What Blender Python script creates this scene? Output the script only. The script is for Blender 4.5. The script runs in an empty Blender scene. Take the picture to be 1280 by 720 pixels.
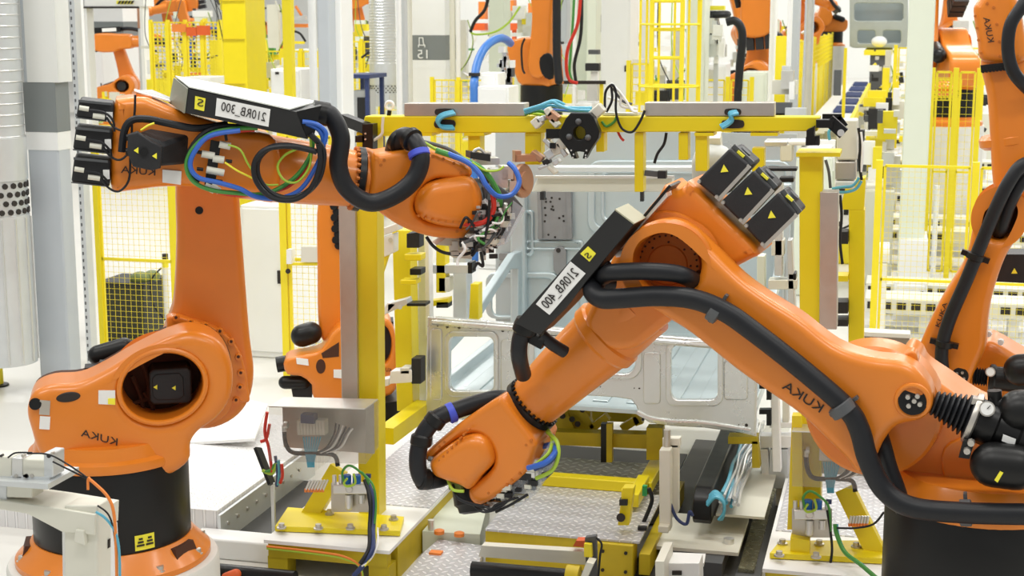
import bpy, bmesh, math, random
from mathutils import Vector, Matrix
random.seed(7)
V = Vector
PI = math.pi
sc = bpy.context.scene
COL = sc.collection
# ------------------------------------------------------------------ camera
F, HORIZ, VPX, CAMH = 1900.0, 20.0, 1130.0, 3.1
TH = math.atan((360 - HORIZ) / F)
PS = math.atan((VPX - 640) / F * math.cos(TH))
FH = V((-math.sin(PS), math.cos(PS), 0)); RT = V((math.cos(PS), math.sin(PS), 0)); ZZ = V((0, 0, 1))
FW = FH * math.cos(TH) - ZZ * math.sin(TH); UP = ZZ * math.cos(TH) + FH * math.sin(TH)
CAM = V((0, 0, CAMH))
cam = bpy.data.cameras.new('camera'); cam.sensor_width = 36; cam.lens = 36 * F / 1280; cam.clip_end = 300
co = bpy.data.objects.new('camera', cam); COL.objects.link(co)
M = Matrix((RT, UP, -FW)).transposed().to_4x4(); M.translation = CAM
co.matrix_world = M; sc.camera = co
cam.dof.use_dof = True; cam.dof.focus_distance = 8.2; cam.dof.aperture_fstop = 5.6
def ray(px, py): return FW * F + RT * (px - 640) + UP * (360 - py)
class Fr:
    """a working frame: local x along the thing, local y away, z up"""
    def __init__(s, o=(0, 0, 0), deg=0):
        s.o = V(o); a = math.radians(deg); s.deg = a
        s.ex = V((math.cos(a), math.sin(a), 0)); s.ey = V((-math.sin(a), math.cos(a), 0))
    def pt(s, px, py, d=0):
        r = ray(px, py); t = ((s.o - CAM).dot(s.ey) + d) / r.dot(s.ey)
        p = CAM + r * t - s.o
        return V((p.dot(s.ex), d, p.z))
    def onz(s, px, py, z):
        r = ray(px, py); t = (z + s.o.z - CAM.z) / r.z
        p = CAM + r * t - s.o
        return V((p.dot(s.ex), p.dot(s.ey), z))
    def m(s, px, py, d=0):
        r = ray(px, py); return ((s.o - CAM).dot(s.ey) + d) / r.dot(s.ey)
    def path(s, pts, d=0): return [s.pt(p[0], p[1], p[2] if len(p) > 2 else d) for p in pts]
W = Fr()
# ------------------------------------------------------------------ materials
def mat(name, col, rough=.5, metal=0, coat=0, noise=0, nscale=6, bump=0, bscale=80, alpha=1, emit=0, dirt=0, trans=0):
    m = bpy.data.materials.new(name); m.use_nodes = True
    nt = m.node_tree; b = nt.nodes['Principled BSDF']
    b.inputs['Base Color'].default_value = (*col, 1); b.inputs['Roughness'].default_value = rough
    b.inputs['Metallic'].default_value = metal; b.inputs['Coat Weight'].default_value = coat
    b.inputs['Coat Roughness'].default_value = .15
    if alpha < 1: b.inputs['Alpha'].default_value = alpha
    if trans: b.inputs['Transmission Weight'].default_value = trans
    if emit: b.inputs['Emission Color'].default_value = (*col, 1); b.inputs['Emission Strength'].default_value = emit
    L = nt.links.new
    tc = nt.nodes.new('ShaderNodeTexCoord')
    if noise:
        n = nt.nodes.new('ShaderNodeTexNoise'); n.inputs['Scale'].default_value = nscale; n.inputs['Detail'].default_value = 5
        L(tc.outputs['Object'], n.inputs['Vector'])
        mx = nt.nodes.new('ShaderNodeMix'); mx.data_type = 'RGBA'
        mx.inputs[6].default_value = (*[c * (1 - noise) for c in col], 1); mx.inputs[7].default_value = (*[min(1, c * (1 + noise * .6)) for c in col], 1)
        L(n.outputs['Fac'], mx.inputs[0]); L(mx.outputs[2], b.inputs['Base Color'])
        mr = nt.nodes.new('ShaderNodeMapRange'); mr.inputs[3].default_value = max(.02, rough - .08); mr.inputs[4].default_value = min(1, rough + .1)
        L(n.outputs['Fac'], mr.inputs[0]); L(mr.outputs[0], b.inputs['Roughness'])
    if bump:
        n2 = nt.nodes.new('ShaderNodeTexNoise'); n2.inputs['Scale'].default_value = bscale
        L(tc.outputs['Object'], n2.inputs['Vector'])
        bp = nt.nodes.new('ShaderNodeBump'); bp.inputs['Strength'].default_value = bump; bp.inputs['Distance'].default_value = .004
        L(n2.outputs['Fac'], bp.inputs['Height']); L(bp.outputs[0], b.inputs['Normal'])
    return m
def tread(name, c0, c1, rough, metal, pitch=.07):
    """diamond tread plate: alternating raised lozenges"""
    m = bpy.data.materials.new(name); m.use_nodes = True; nt = m.node_tree; b = nt.nodes['Principled BSDF']
    b.inputs['Roughness'].default_value = rough; b.inputs['Metallic'].default_value = metal
    N = nt.nodes.new; L = nt.links.new
    def mth(op, a, bb=None, c=None):
        n = N('ShaderNodeMath'); n.operation = op
        for i, x in enumerate((a, bb, c)):
            if x is None: continue
            if isinstance(x, (int, float)): n.inputs[i].default_value = x
            else: L(x, n.inputs[i])
        return n.outputs[0]
    tc = N('ShaderNodeTexCoord'); sp = N('ShaderNodeSeparateXYZ'); L(tc.outputs['Object'], sp.inputs[0])
    x, y = sp.outputs[0], sp.outputs[1]
    u = mth('DIVIDE', mth('ADD', x, y), pitch); v = mth('DIVIDE', mth('SUBTRACT', x, y), pitch)
    fu = mth('SUBTRACT', mth('FRACT', u), .5); fv = mth('SUBTRACT', mth('FRACT', v), .5)
    par = mth('MODULO', mth('ABSOLUTE', mth('ADD', mth('FLOOR', u), mth('FLOOR', v))), 2)
    sel = mth('GREATER_THAN', par, .5)
    def ell(a, bb): 
        p = mth('POWER', mth('DIVIDE', a, .5), 2); q = mth('POWER', mth('DIVIDE', bb, .17), 2)
        return mth('ADD', p, q)
    e = mth('ADD', mth('MULTIPLY', ell(fu, fv), sel), mth('MULTIPLY', ell(fv, fu), mth('SUBTRACT', 1, sel)))
    h = mth('MAXIMUM', mth('SUBTRACT', 1, e), 0)
    h = mth('MINIMUM', mth('MULTIPLY', h, 2), 1)
    bp = N('ShaderNodeBump'); bp.inputs['Strength'].default_value = 1; bp.inputs['Distance'].default_value = .006
    L(h, bp.inputs['Height']); L(bp.outputs[0], b.inputs['Normal'])
    mx = N('ShaderNodeMix'); mx.data_type = 'RGBA'; mx.inputs[6].default_value = (*c0, 1); mx.inputs[7].default_value = (*c1, 1)
    L(h, mx.inputs[0]); L(mx.outputs[2], b.inputs['Base Color'])
    return m
ORANGE = mat('orange_paint', (.78, .225, .014), .34, 0, .25, .07, 5)
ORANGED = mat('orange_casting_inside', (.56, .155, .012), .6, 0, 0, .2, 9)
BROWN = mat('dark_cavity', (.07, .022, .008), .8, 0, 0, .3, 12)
BLACK = mat('black_paint', (.009, .009, .009), .36, 0, 0, .3, 8)
MOTOR = mat('black_motor_casting', (.026, .026, .028), .5, 0, 0, .3, 20, .25, 120)
RUBBER = mat('dark_hose', (.014, .015, .018), .42, 0, 0, .25, 12)
for m_ in (BLACK, RUBBER, MOTOR): m_.node_tree.nodes['Principled BSDF'].inputs['Specular IOR Level'].default_value = .32
GREY = mat('dark_grey', (.09, .095, .1), .5, 0, 0, .15, 10)
STEEL = mat('brushed_steel', (.56, .53, .48), .36, .75, 0, .1, 18)
ALU = mat('aluminium', (.72, .72, .7), .32, .7, 0, .08, 14)
GALV = mat('galvanised_sheet', (.68, .71, .72), .4, .55, 0, .1, 7)
BODY = mat('bare_body_sheet', (.68, .70, .69), .27, .7, 0, .08, 5)
BODYB = mat('bluish_body_sheet', (.58, .66, .68), .3, .5, 0, .06, 4)
BODYD = mat('dark_body_bracket', (.30, .30, .30), .45, .4, 0, .15, 14)
YELLOW = mat('yellow_paint', (.85, .69, .005), .42, 0, .1, .06, 6)
YELLOW2 = mat('yellow_fence_paint', (.92, .76, .02), .5, 0, 0, .05, 6)
YELLOWD = mat('dark_yellow_paint', (.62, .47, .01), .5, 0, 0, .2, 8)  # darker yellow for skid, low beams and seams
STICK = mat('bright_yellow_sticker', (.95, .86, .05), .5, 0, 0, .03)
WHITE = mat('white_enamel', (.88, .89, .88), .4, 0, 0, .03, 4)
LABELW = mat('label_white', (.88, .88, .86), .5, 0, 0, .03, 30)
CREAM = mat('cream_enamel', (.74, .73, .63), .42, 0, 0, .06, 5)
CONC = mat('cream_concrete', (.74, .73, .68), .7, 0, 0, .1, 6, .15, 60)
PALEG = mat('pale_green_grey', (.73, .78, .66), .55, 0, 0, .04, 4)
BGREY = mat('blue_grey_paint', (.52, .56, .60), .5, 0, 0, .05, 4)
BAND = mat('grey_band', (.21, .23, .23), .55, 0, 0, .06, 6)
LGREY = mat('light_grey_paint', (.55, .57, .57), .5, 0, 0, .05, 6)
INK = mat('ink', (.02, .015, .012), .6)
BLUE = mat('blue_hose', (.03, .13, .55), .4, 0, .1, .1)
BLUEC = mat('blue_clip', (.06, .09, .60), .5, 0, 0, .05)
CYAN = mat('cyan_air_line', (.10, .42, .58), .35, 0, .1, .1)
GREEN = mat('green_cable', (.06, .28, .05), .45, 0, 0, .1)
LIME = mat('lime_cable', (.42, .62, .05), .45, 0, 0, .1)
RED = mat('red_cable', (.62, .03, .015), .42, 0, 0, .1)
ORC = mat('orange_cable', (.85, .25, .04), .45, 0, 0, .1)
NAVY = mat('navy_paint', (.03, .05, .16), .5, 0, 0, .1)
REDP = mat('red_orange_paint', (.75, .12, .02), .5, 0, 0, .1)
PLASTIC = mat('clear_polycarbonate', (.55, .60, .66), .12, 0, 0, 0, alpha=.30)
WIRE = mat('pale_fence_wire', (.93, .86, .45), .5)
STEELD = mat('dark_stainless', (.34, .32, .27), .35, .7, 0, .12, 10)
SMOKE = mat('frosted_cover', (.40, .39, .36), .2, .1, alpha=.2)
TREAD = tread('bright_tread_plate', (.56, .56, .59), (.97, .97, 1.0), .34, .25)
TREADW = tread('white_tread_plate', (.80, .80, .80), (.95, .95, .95), .5, 0)
TREADD = tread('dull_tread_plate', (.20, .18, .13), (.5, .48, .4), .4, .4, .09)
COPPER = mat('copper_alloy', (.52, .28, .17), .4, .5, 0, .15, 14)
# ------------------------------------------------------------------ mesh builder
def catmull(pts, n=6, closed=False):
    P = [V(p) for p in pts]
    if len(P) < 3 and not closed: return P
    out = []; N = len(P)
    for i in range(N if closed else N - 1):
        if closed: a, b, c, d = P[(i - 1) % N], P[i], P[(i + 1) % N], P[(i + 2) % N]
        else: a, b, c, d = P[max(i - 1, 0)], P[i], P[i + 1], P[min(i + 2, N - 1)]
        for k in range(n):
            t = k / n
            out.append(.5 * ((2 * b) + (c - a) * t + (2 * a - 5 * b + 4 * c - d) * t * t + (3 * b - a - 3 * c + d) * t ** 3))
    if not closed: out.append(P[-1])
    return out
SPLIT = {'black_plugs': 'plug', 'bolt_set': 'bolt', 'boss_set': 'bolt_boss', 'fitting_set': 'fitting', 'sensor_set': 'sensor', 'tool_valve': 'valve_block', 'hose_glands': 'hose_gland', 'pocket_set': 'forklift_pocket', 'edge_set': 'housing_edge', 'triangle_set': 'warning_triangle', 'plug_set': 'white_plug', 'hole_set': 'punched_hole', 'rivet_set': 'rivet', 'anchor_set': 'anchor_bolt', 'connector_set': 'connector', 'lower_set': 'lower_fitting', 'upper_set': 'upper_valve'}
class MB:
    def __init__(s): s.v = []; s.f = []; s.wn = False
    def add(s, vs, fs):
        o = len(s.v); s.v += [tuple(x) for x in vs]; s.f += [tuple(i + o for i in f) for f in fs]; return s
    def hexa(s, c):  # 8 corners: front 4 (around), back 4
        return s.add(c, [(0, 1, 2, 3), (7, 6, 5, 4), (0, 4, 5, 1), (1, 5, 6, 2), (2, 6, 7, 3), (3, 7, 4, 0)])
    def box(s, a, b):
        x0, y0, z0 = a; x1, y1, z1 = b
        return s.hexa([(x0, y0, z0), (x1, y0, z0), (x1, y0, z1), (x0, y0, z1), (x0, y1, z0), (x1, y1, z0), (x1, y1, z1), (x0, y1, z1)])
    def cbox(s, c, sx, sy, sz): return s.box((c[0] - sx / 2, c[1] - sy / 2, c[2] - sz / 2), (c[0] + sx / 2, c[1] + sy / 2, c[2] + sz / 2))
    def bar(s, p, q, w, h=None, up=ZZ):
        p, q = V(p), V(q); h = h or w; d = (q - p).normalized()
        x = d.cross(up)
        if x.length < 1e-4: x = d.cross(V((0, 1, 0)))
        x.normalize(); y = x.cross(d)
        x *= w / 2; y *= h / 2
        return s.hexa([p - x - y, p + x - y, p + x + y, p - x + y, q - x - y, q + x - y, q + x + y, q - x + y])
    def tube(s, pts, r, seg=10, n=6, smooth=True, cap=True):
        rr = r if isinstance(r, (list, tuple)) else None
        P = catmull(pts, n) if smooth else [V(p) for p in pts]
        N = len(P); rings = []
        t = (P[1] - P[0]).normalized()
        x = t.orthogonal().normalized()
        for i in range(N):
            t = ((P[min(i + 1, N - 1)] - P[max(i - 1, 0)])).normalized()
            x = (x - t * x.dot(t)).normalized(); y = t.cross(x)
            if rr:
                u = i / (N - 1) * (len(rr) - 1); k = min(int(u), len(rr) - 2); R = rr[k] + (rr[k + 1] - rr[k]) * (u - k)
            else: R = r
            rings.append([P[i] + (x * math.cos(2 * PI * k / seg) + y * math.sin(2 * PI * k / seg)) * R for k in range(seg)])
        vs = [p for g in rings for p in g]; fs = []
        for i in range(N - 1):
            for k in range(seg):
                a = i * seg + k; b = i * seg + (k + 1) % seg
                fs.append((a, b, b + seg, a + seg))
        if cap: fs += [tuple(range(seg))[::-1], tuple((N - 1) * seg + k for k in range(seg))]
        return s.add(vs, fs)
    def lathe(s, p, d, prof, seg=32, sx=1.0):
        p, d = V(p), V(d).normalized(); x = d.orthogonal().normalized(); y = d.cross(x)
        vs = []; fs = []
        for t, r in prof:
            r = max(r, 1e-4)
            vs += [p + d * t + (x * math.cos(2 * PI * k / seg) * sx + y * math.sin(2 * PI * k / seg)) * r for k in range(seg)]
        for i in range(len(prof) - 1):
            for k in range(seg):
                a = i * seg + k; b = i * seg + (k + 1) % seg
                fs.append((a, b, b + seg, a + seg))
        fs += [tuple(range(seg))[::-1], tuple((len(prof) - 1) * seg + k for k in range(seg))]
        return s.add(vs, fs)
    def cyl(s, p, q, r, r2=None, seg=16):
        p, q = V(p), V(q); L = (q - p).length
        return s.lathe(p, q - p, [(0, r), (L, r if r2 is None else r2)], seg)
    def caps(s, p, q, r, seg=20):  # capsule
        p, q = V(p), V(q); L = (q - p).length
        prof = [(r - r * math.cos(a), r * math.sin(a)) for a in [i * PI / 12 for i in range(0, 7)]]
        prof += [(L - r + r * math.sin(a), r * math.cos(a)) for a in [i * PI / 12 for i in range(0, 7)]]
        return s.lathe(p, q - p, prof, seg)
    def ring(s, c, ax, R, r, seg=28, rs=8, a0=0, a1=2 * PI):
        c, ax = V(c), V(ax).normalized(); x = ax.orthogonal().normalized(); y = ax.cross(x)
        n = max(3, int(seg * (a1 - a0) / (2 * PI))); pts = []
        full = abs(a1 - a0 - 2 * PI) < 1e-3
        for i in range(n + (0 if full else 1)):
            a = a0 + (a1 - a0) * i / n; e = x * math.cos(a) + y * math.sin(a)
            pts.append([c + e * (R + r * math.cos(2 * PI * k / rs)) + ax * r * math.sin(2 * PI * k / rs) for k in range(rs)])
        vs = [p for g in pts for p in g]; fs = []; N = len(pts)
        for i in range(N if full else N - 1):
            for k in range(rs):
                j = (i + 1) % N
                fs.append((i * rs + k, i * rs + (k + 1) % rs, j * rs + (k + 1) % rs, j * rs + k))
        return s.add(vs, fs)
    def ball(s, c, rx, ry=None, rz=None, seg=18):
        ry = ry or rx; rz = rz or rx; c = V(c); vs = []; fs = []; R = seg // 2
        for i in range(1, R):
            for k in range(seg):
                a, b = PI * i / R, 2 * PI * k / seg
                vs.append(c + V((rx * math.sin(a) * math.cos(b), ry * math.sin(a) * math.sin(b), rz * math.cos(a))))
        for i in range(R - 2):
            for k in range(seg):
                fs.append((i * seg + k, i * seg + (k + 1) % seg, (i + 1) * seg + (k + 1) % seg, (i + 1) * seg + k))
        fs += [tuple(range(seg)), tuple((R - 2) * seg + k for k in range(seg))[::-1]]
        return s.add(vs, fs)
    def curve_me(s, ob, fn):
        me = ob.to_mesh(); s.add([fn(v.co) for v in me.vertices], [tuple(p.vertices) for p in me.polygons])
        ob.to_mesh_clear(); cu = ob.data; bpy.data.objects.remove(ob); bpy.data.curves.remove(cu); return s
    def prism(s, outer, d0, d1, bev=.02, holes=(), res=3, fn=None):
        """outline in local x,z; extruded along local y"""
        cu = bpy.data.curves.new('t', 'CURVE'); cu.dimensions = '2D'; cu.fill_mode = 'BOTH'
        bev = min(bev, abs(d1 - d0) / 2 * .98)
        cu.extrude = abs(d1 - d0) / 2 - bev; cu.bevel_depth = bev; cu.bevel_resolution = res; cu.offset = -bev
        for p in [outer] + list(holes):
            sp = cu.splines.new('POLY'); sp.points.add(len(p) - 1)
            for q, c in zip(sp.points, p): q.co = (c[0], c[1], 0, 1)
            sp.use_cyclic_u = True
        mid = (d0 + d1) / 2; s.wn = True
        return s.curve_me(bpy.data.objects.new('t', cu), fn or (lambda c: V((c.x, mid - c.z, c.y))))
    def pprism(s, fr, px, dt, d0, d1, bev=.02, holes=(), n=4, smooth=True, res=3):
        """prism from an outline and holes"""
        def cv(p):
            q = [fr.pt(a, b, dt) for a, b in p]; q = [V((a.x, a.z, 0)) for a in q]
            return [(a.x, a.y) for a in (catmull(q, n, True) if smooth else q)]
        return s.prism(cv(px), d0, d1, bev, [cv(h) for h in holes], res)
    def text(s, body, P, Q, up, ext=.001):
        """lettering from P (first letter) to Q (last letter) along the baseline, UP is the letter height vector"""
        cu = bpy.data.curves.new('t', 'FONT'); cu.body = body; cu.size = 1; cu.extrude = .01; cu.resolution_u = 3
        ob = bpy.data.objects.new('t', cu); me = ob.to_mesh()
        xs = [v.co.x for v in me.vertices]; ys = [v.co.y for v in me.vertices]; ob.to_mesh_clear()
        x0, x1, y0, y1 = min(xs), max(xs), min(min(ys), 0), .7
        P, Q, up = V(P), V(Q), V(up); n = (Q - P).cross(up).normalized() * (ext / .01)
        return s.curve_me(ob, lambda c: P + (Q - P) * ((c.x - x0) / (x1 - x0)) + up * (c.y / y1) + n * c.z)
    def islands(s):
        par = list(range(len(s.v)))
        def find(a):
            while par[a] != a: par[a] = par[par[a]]; a = par[a]
            return a
        for f in s.f:
            r = find(f[0])
            for i in f[1:]: par[find(i)] = r
        g = {}
        for f in s.f: g.setdefault(find(f[0]), []).append(f)
        out = []
        for fs in g.values():
            ids = sorted({i for f in fs for i in f}); mp = {i: k for k, i in enumerate(ids)}; b = MB(); b.wn = s.wn
            b.v = [s.v[i] for i in ids]; b.f = [tuple(mp[i] for i in f) for f in fs]; out.append(b)
        return out
    def build(s, name, m, parent=None, smooth=True, label=None, ang=38, bevel=0):
        if name in SPLIT and parent:
            obs = [b.build(SPLIT[name] + '', m, parent, smooth, label, ang, bevel) for b in s.islands()]
            return obs[0]
        me = bpy.data.meshes.new(name); me.from_pydata(s.v, [], s.f)
        bm = bmesh.new(); bm.from_mesh(me)
        if s.wn: bmesh.ops.remove_doubles(bm, verts=bm.verts, dist=2e-5)
        bmesh.ops.recalc_face_normals(bm, faces=bm.faces); bm.to_mesh(me); bm.free()
        me.materials.append(m)
        if smooth:
            me.polygons.foreach_set('use_smooth', [True] * len(me.polygons)); me.set_sharp_from_angle(angle=math.radians(ang))
        o = bpy.data.objects.new(name, me); COL.objects.link(o)
        if parent: o.parent = parent
        if label: o['label'] = label
        if bevel:
            b = o.modifiers.new('bev', 'BEVEL'); b.width = bevel; b.segments = 2; b.limit_method = 'ANGLE'; b.angle_limit = math.radians(50)
        if s.wn or bevel:
            w = o.modifiers.new('wn', 'WEIGHTED_NORMAL'); w.keep_sharp = True
        return o
def tag(o, label, cat, group=None, kind=None):
    o['label'] = label
    if cat: o['category'] = cat
    if group: o['group'] = group
    if kind: o['kind'] = kind
    return o
def thing(name, label, cat, fr=None, group=None):
    o = bpy.data.objects.new(name, None); COL.objects.link(o); o.empty_display_size = .2
    if fr: o.location = fr.o; o.rotation_euler = (0, 0, fr.deg)
    return tag(o, label, cat, group)
def struct(o): o['kind'] = 'structure'; return o
def copy_tree(o, parent=None):
    c = o.copy(); COL.objects.link(c)
    if parent: c.parent = parent
    for ch in list(o.children): copy_tree(ch, c)
    return c
def ell(cx, cy, a, b, rot=0, n=20):
    r = math.radians(rot); out = []
    for i in range(n):
        t = 2 * PI * i / n; x, y = a * math.cos(t), b * math.sin(t)
        out.append((cx + x * math.cos(r) - y * math.sin(r), cy + x * math.sin(r) + y * math.cos(r)))
    return out
def quad(mb, fr, q, d, th=.003):
    c = [fr.pt(a, b, d) for a, b in q]; n = V((0, th, 0))
    return mb.hexa([p - n for p in c] + [p + n for p in c])
def hexpx(mb, fr, q, d0, d1, q1=None):
    """box: front corners at depth d0, back corners (default same outline) at depth d1"""
    f = [fr.pt(a, b, d0) for a, b in q]
    if q1: bk = [fr.pt(a, b, d1) for a, b in q1]
    else: bk = [V((p.x, d1, p.z)) for p in f]
    return mb.hexa(f + bk)
def bolts(mb, fr, pts, d, r=.010, h=.012):
    for p in pts:
        c = fr.pt(p[0], p[1], d); mb.cyl(c + V((0, .003, 0)), c - V((0, h, 0)), r, r * .85, 8)
    return mb
def stext(fr, body, p, q, up, d, m, parent, name='lettering'):
    P, Q = fr.pt(*p, d), fr.pt(*q, d); U = fr.pt(p[0] + up[0], p[1] + up[1], d) - P
    return MB().text(body, P, Q, U).build(name, m, parent, False)
# ================================================================== ROBOT A (left of the cell)
FA = Fr((-3.95, 6.96, 0), 28)
fa = FA
oA = fa.onz(143, 693, .3)
AX = V((oA.x, oA.y, 0))          # axis of the first joint
zb0, zb1, zb2 = .30, .405, .853
def at_axis(z): return V((AX.x, AX.y, z))
pd = MB().lathe(at_axis(0), ZZ, [(0, .545), (.275, .545), (.295, .535), (.30, .50)], 64)
rp = tag(pd.build('robot_pedestal', CONC), 'round cream pedestal under the robot whose box is marked 300', 'pedestal'); rp.location = fa.o; rp.rotation_euler = (0, 0, fa.deg)
RA = thing('industrial_robot', 'orange robot arm with control box marked 300, reaching right over the left fixture', 'robot', fa)
b = MB().lathe(at_axis(zb0), ZZ, [(.002, .50), (.03, .50), (.045, .485), (.09, .44), (.13, .41), (.13, .38)], 64)
bf = b.build('base_flange', ORANGE, RA)
m = MB()
for k in range(10):
    a = 2 * PI * k / 10 + .2; c = at_axis(zb0 + .035) + V((math.cos(a), math.sin(a), 0)) * .465
    m.lathe(c, ZZ, [(-.01, .03), (.006, .03), (.008, .022), (.03, .02)], 10)
m.build('bolt_set', STEEL, bf)
m = MB()
for ang in (-8, -150):
    a = math.radians(ang - 28); e = V((math.cos(a), math.sin(a), 0)); t = V((-e.y, e.x, 0)); c = at_axis(zb0 + .085)
    m.hexa([c + e * .462 - t * .09 - ZZ * .035, c + e * .462 + t * .09 - ZZ * .035, c + e * .442 + t * .08 + ZZ * .03, c + e * .442 - t * .08 + ZZ * .03,
            c + e * .38 - t * .09 - ZZ * .035, c + e * .38 + t * .09 - ZZ * .035, c + e * .38 + t * .08 + ZZ * .03, c + e * .38 - t * .08 + ZZ * .03])
m.build('pocket_set', BROWN, bf)
MB().lathe(at_axis(zb0 + .1), ZZ, [(0, .395), (.02, .402), (.43, .402), (.453, .395), (.46, .36)], 64).build('base_frame', BLACK, RA)
# warning sticker, a curved patch on the drum
def drum_patch(cx, w, z0, z1, r, axis):
    vs = []; fs = []
    for i in range(7):
        a = cx + (i / 6 - .5) * w / r
        for z in (z0, z1): vs.append(V((axis.x + math.cos(a) * r, axis.y + math.sin(a) * r, z)))
    for i in range(6): fs.append((2 * i, 2 * i + 2, 2 * i + 3, 2 * i + 1))
    return MB().add(vs, fs)
P1 = fa.pt(173, 672, -.36) - AX
ca = math.atan2(P1.y, P1.x)
st = drum_patch(ca, .105, P1.z - .04, P1.z + .04, .405, AX).build('warning_sticker', STICK, RA)
m = MB()
for k in range(2):
    pa = ca - .05 + k * .12
    c = V((AX.x + math.cos(pa) * .407, AX.y + math.sin(pa) * .407, P1.z)); t = V((-math.sin(pa), math.cos(pa), 0))
    for j in range(3):
        m.bar(c - t * (.012 + .006 * j) + ZZ * (.02 - .017 * j), c + t * (.008 + .004 * j) + ZZ * (.02 - .017 * j), .004, .009)
m.build('pictogram', INK, st)
# carousel
car = [(36, 503), (44, 488), (66, 479), (100, 476), (133, 461), (167, 441), (208, 421), (238, 413), (266, 420), (284, 439), (291, 465), (287, 497),
       (270, 521), (248, 537), (238, 552), (235, 575), (206, 594), (150, 603), (92, 602), (64, 587), (48, 562), (40, 537), (35, 518)]
hole = ell(203, 483, 51, 41, -16)
c1 = MB().pprism(fa, car, -.30, -.36, -.02, .06, [hole], res=5).build('carousel', ORANGE, RA)
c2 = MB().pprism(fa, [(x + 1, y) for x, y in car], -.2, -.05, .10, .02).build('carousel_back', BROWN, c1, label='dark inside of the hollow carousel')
MB().lathe(at_axis(zb2), ZZ, [(0, .404), (.02, .409), (.045, .404), (.06, .38), (.12, .36)], 64).build('turret_ring', ORANGE, c1)
MB().caps(fa.pt(226, 558, -.3), fa.pt(231, 549, -.2), .028).build('white_plug', LABELW, c1)
m = MB(); h2 = ell(203, 483, 55, 45, -16, 40)
pts = [fa.pt(x, y, -.355) for x, y in h2]; m.tube(pts + [pts[0]], .014, 8, 1, False, False); m.build('opening_rim', ORANGE, c1)
m = MB().pprism(fa, [(186, 466), (191, 461), (234, 458), (239, 463), (240, 498), (235, 503), (192, 505), (187, 500)], -.2, -.22, -.04, .012, n=1, smooth=False)
jm = m.build('joint_motor', MOTOR, RA)
MB().pprism(fa, [(190, 474), (195, 468), (224, 466), (229, 472), (230, 494), (225, 499), (197, 500), (191, 495)], -.22, -.226, -.2, .005, n=1, smooth=False).build('motor_face', MOTOR, jm)
m = MB()
for cx, cy in ((194, 484), (217, 485)):
    q = [fa.pt(cx - 2.5, cy, -.229), fa.pt(cx + 2.5, cy - 3, -.229), fa.pt(cx + 2.5, cy + 3, -.229)]; m.add(q, [(0, 1, 2)])
m.build('triangle_set', STICK, jm)
m = MB()
for x0, y0, x1, y1 in ((165, 470, 180, 525), (165, 505, 200, 490), (180, 490, 192, 522), (176, 450, 186, 500)):
    m.tube(fa.path([(x0, y0), ((x0 + x1) / 2 + 4, (y0 + y1) / 2), (x1, y1)], -.1), .012, 6, 4)
m.build('motor_cable', BROWN, jm)
m = MB(); quad(m, fa, [(123, 488), (144, 488), (144, 506), (123, 505)], -.363); lb = m.build('type_plate', LABELW, c1)
m = MB(); quad(m, fa, [(135, 498), (144, 498), (144, 506), (135, 505)], -.367); m.build('plate_mark', STICK, lb)
for z0, z1, mt in ((500, 518, STEEL), (520, 536, LABELW)):
    m = MB(); quad(m, fa, [(50, z0), (63, z0 + 1), (62, z1 + 1), (49, z1)], -.363); m.build('type_plate', mt, c1)
stext(fa, 'KUKA', (146.5, 557), (101, 545), (.8, -9), -.363, INK, c1)
m = MB().pprism(fa, ell(87, 487, 15, 6, -8), -.2, -.365, -.3, .005); m.build('recess', INK, c1)
m = MB().cyl(fa.pt(44, 505, -.37), fa.pt(44, 505, -.3), .03, .03, 16); m.build('plug', BLACK, c1)
# counterweight accumulator behind
g = MB(); g.caps(fa.pt(110, 448, .16), fa.pt(168, 431, .16), .055); g.cyl(fa.pt(160, 433, .16), fa.pt(176, 430, .16), .03)
bl = g.build('gas_accumulator', BLACK, RA)
m = MB(); m.cbox(fa.pt(120, 466, .0), .11, .1, .08); m.cbox(fa.pt(131, 458, .0), .05, .06, .06); m.cyl(fa.pt(100, 470, .0), fa.pt(112, 468, 0), .025); m.build('junction_box', MOTOR, RA)
# link arm
la = [(220, 238), (221, 300), (218, 370), (212, 395), (203, 420), (196, 460), (200, 500), (225, 528), (260, 535), (292, 522), (311, 498), (317, 463), (312, 420), (306, 345), (299, 245), (296, 195), (280, 170), (240, 170), (224, 190)]
lk = MB().pprism(fa, la, .16, .11, .34, .05, res=5).build('link_arm', ORANGE, RA)
hb = [(209, 394), (222, 393), (240, 398), (262, 405), (283, 417), (298, 436), (306, 460), (309, 480), (311, 498), (302, 500), (292, 497), (282, 515), (255, 530), (225, 520), (210, 490), (206, 440), (208, 404)]
fl = MB().pprism(fa, hb, .08, .02, .12, .012).build('link_flange', ORANGE, lk)
m = MB(); bolts(m, fa, [(220, 397), (238, 403), (257, 407), (275, 414), (289, 427), (298, 446), (301, 466), (300, 484), (295, 500)], .018, .02, .02); m.build('boss_set', ORANGE, fl)
m = MB(); bolts(m, fa, [(220, 397), (238, 403), (257, 407), (275, 414), (289, 427), (298, 446), (301, 466), (300, 484), (295, 500)], -.003, .009, .004); m.build('bolt_set', BROWN, fl)
m = MB().cyl(fa.pt(249, 263, .105), fa.pt(249, 263, .13), .021); m.build('plug', BLACK, lk)
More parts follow.
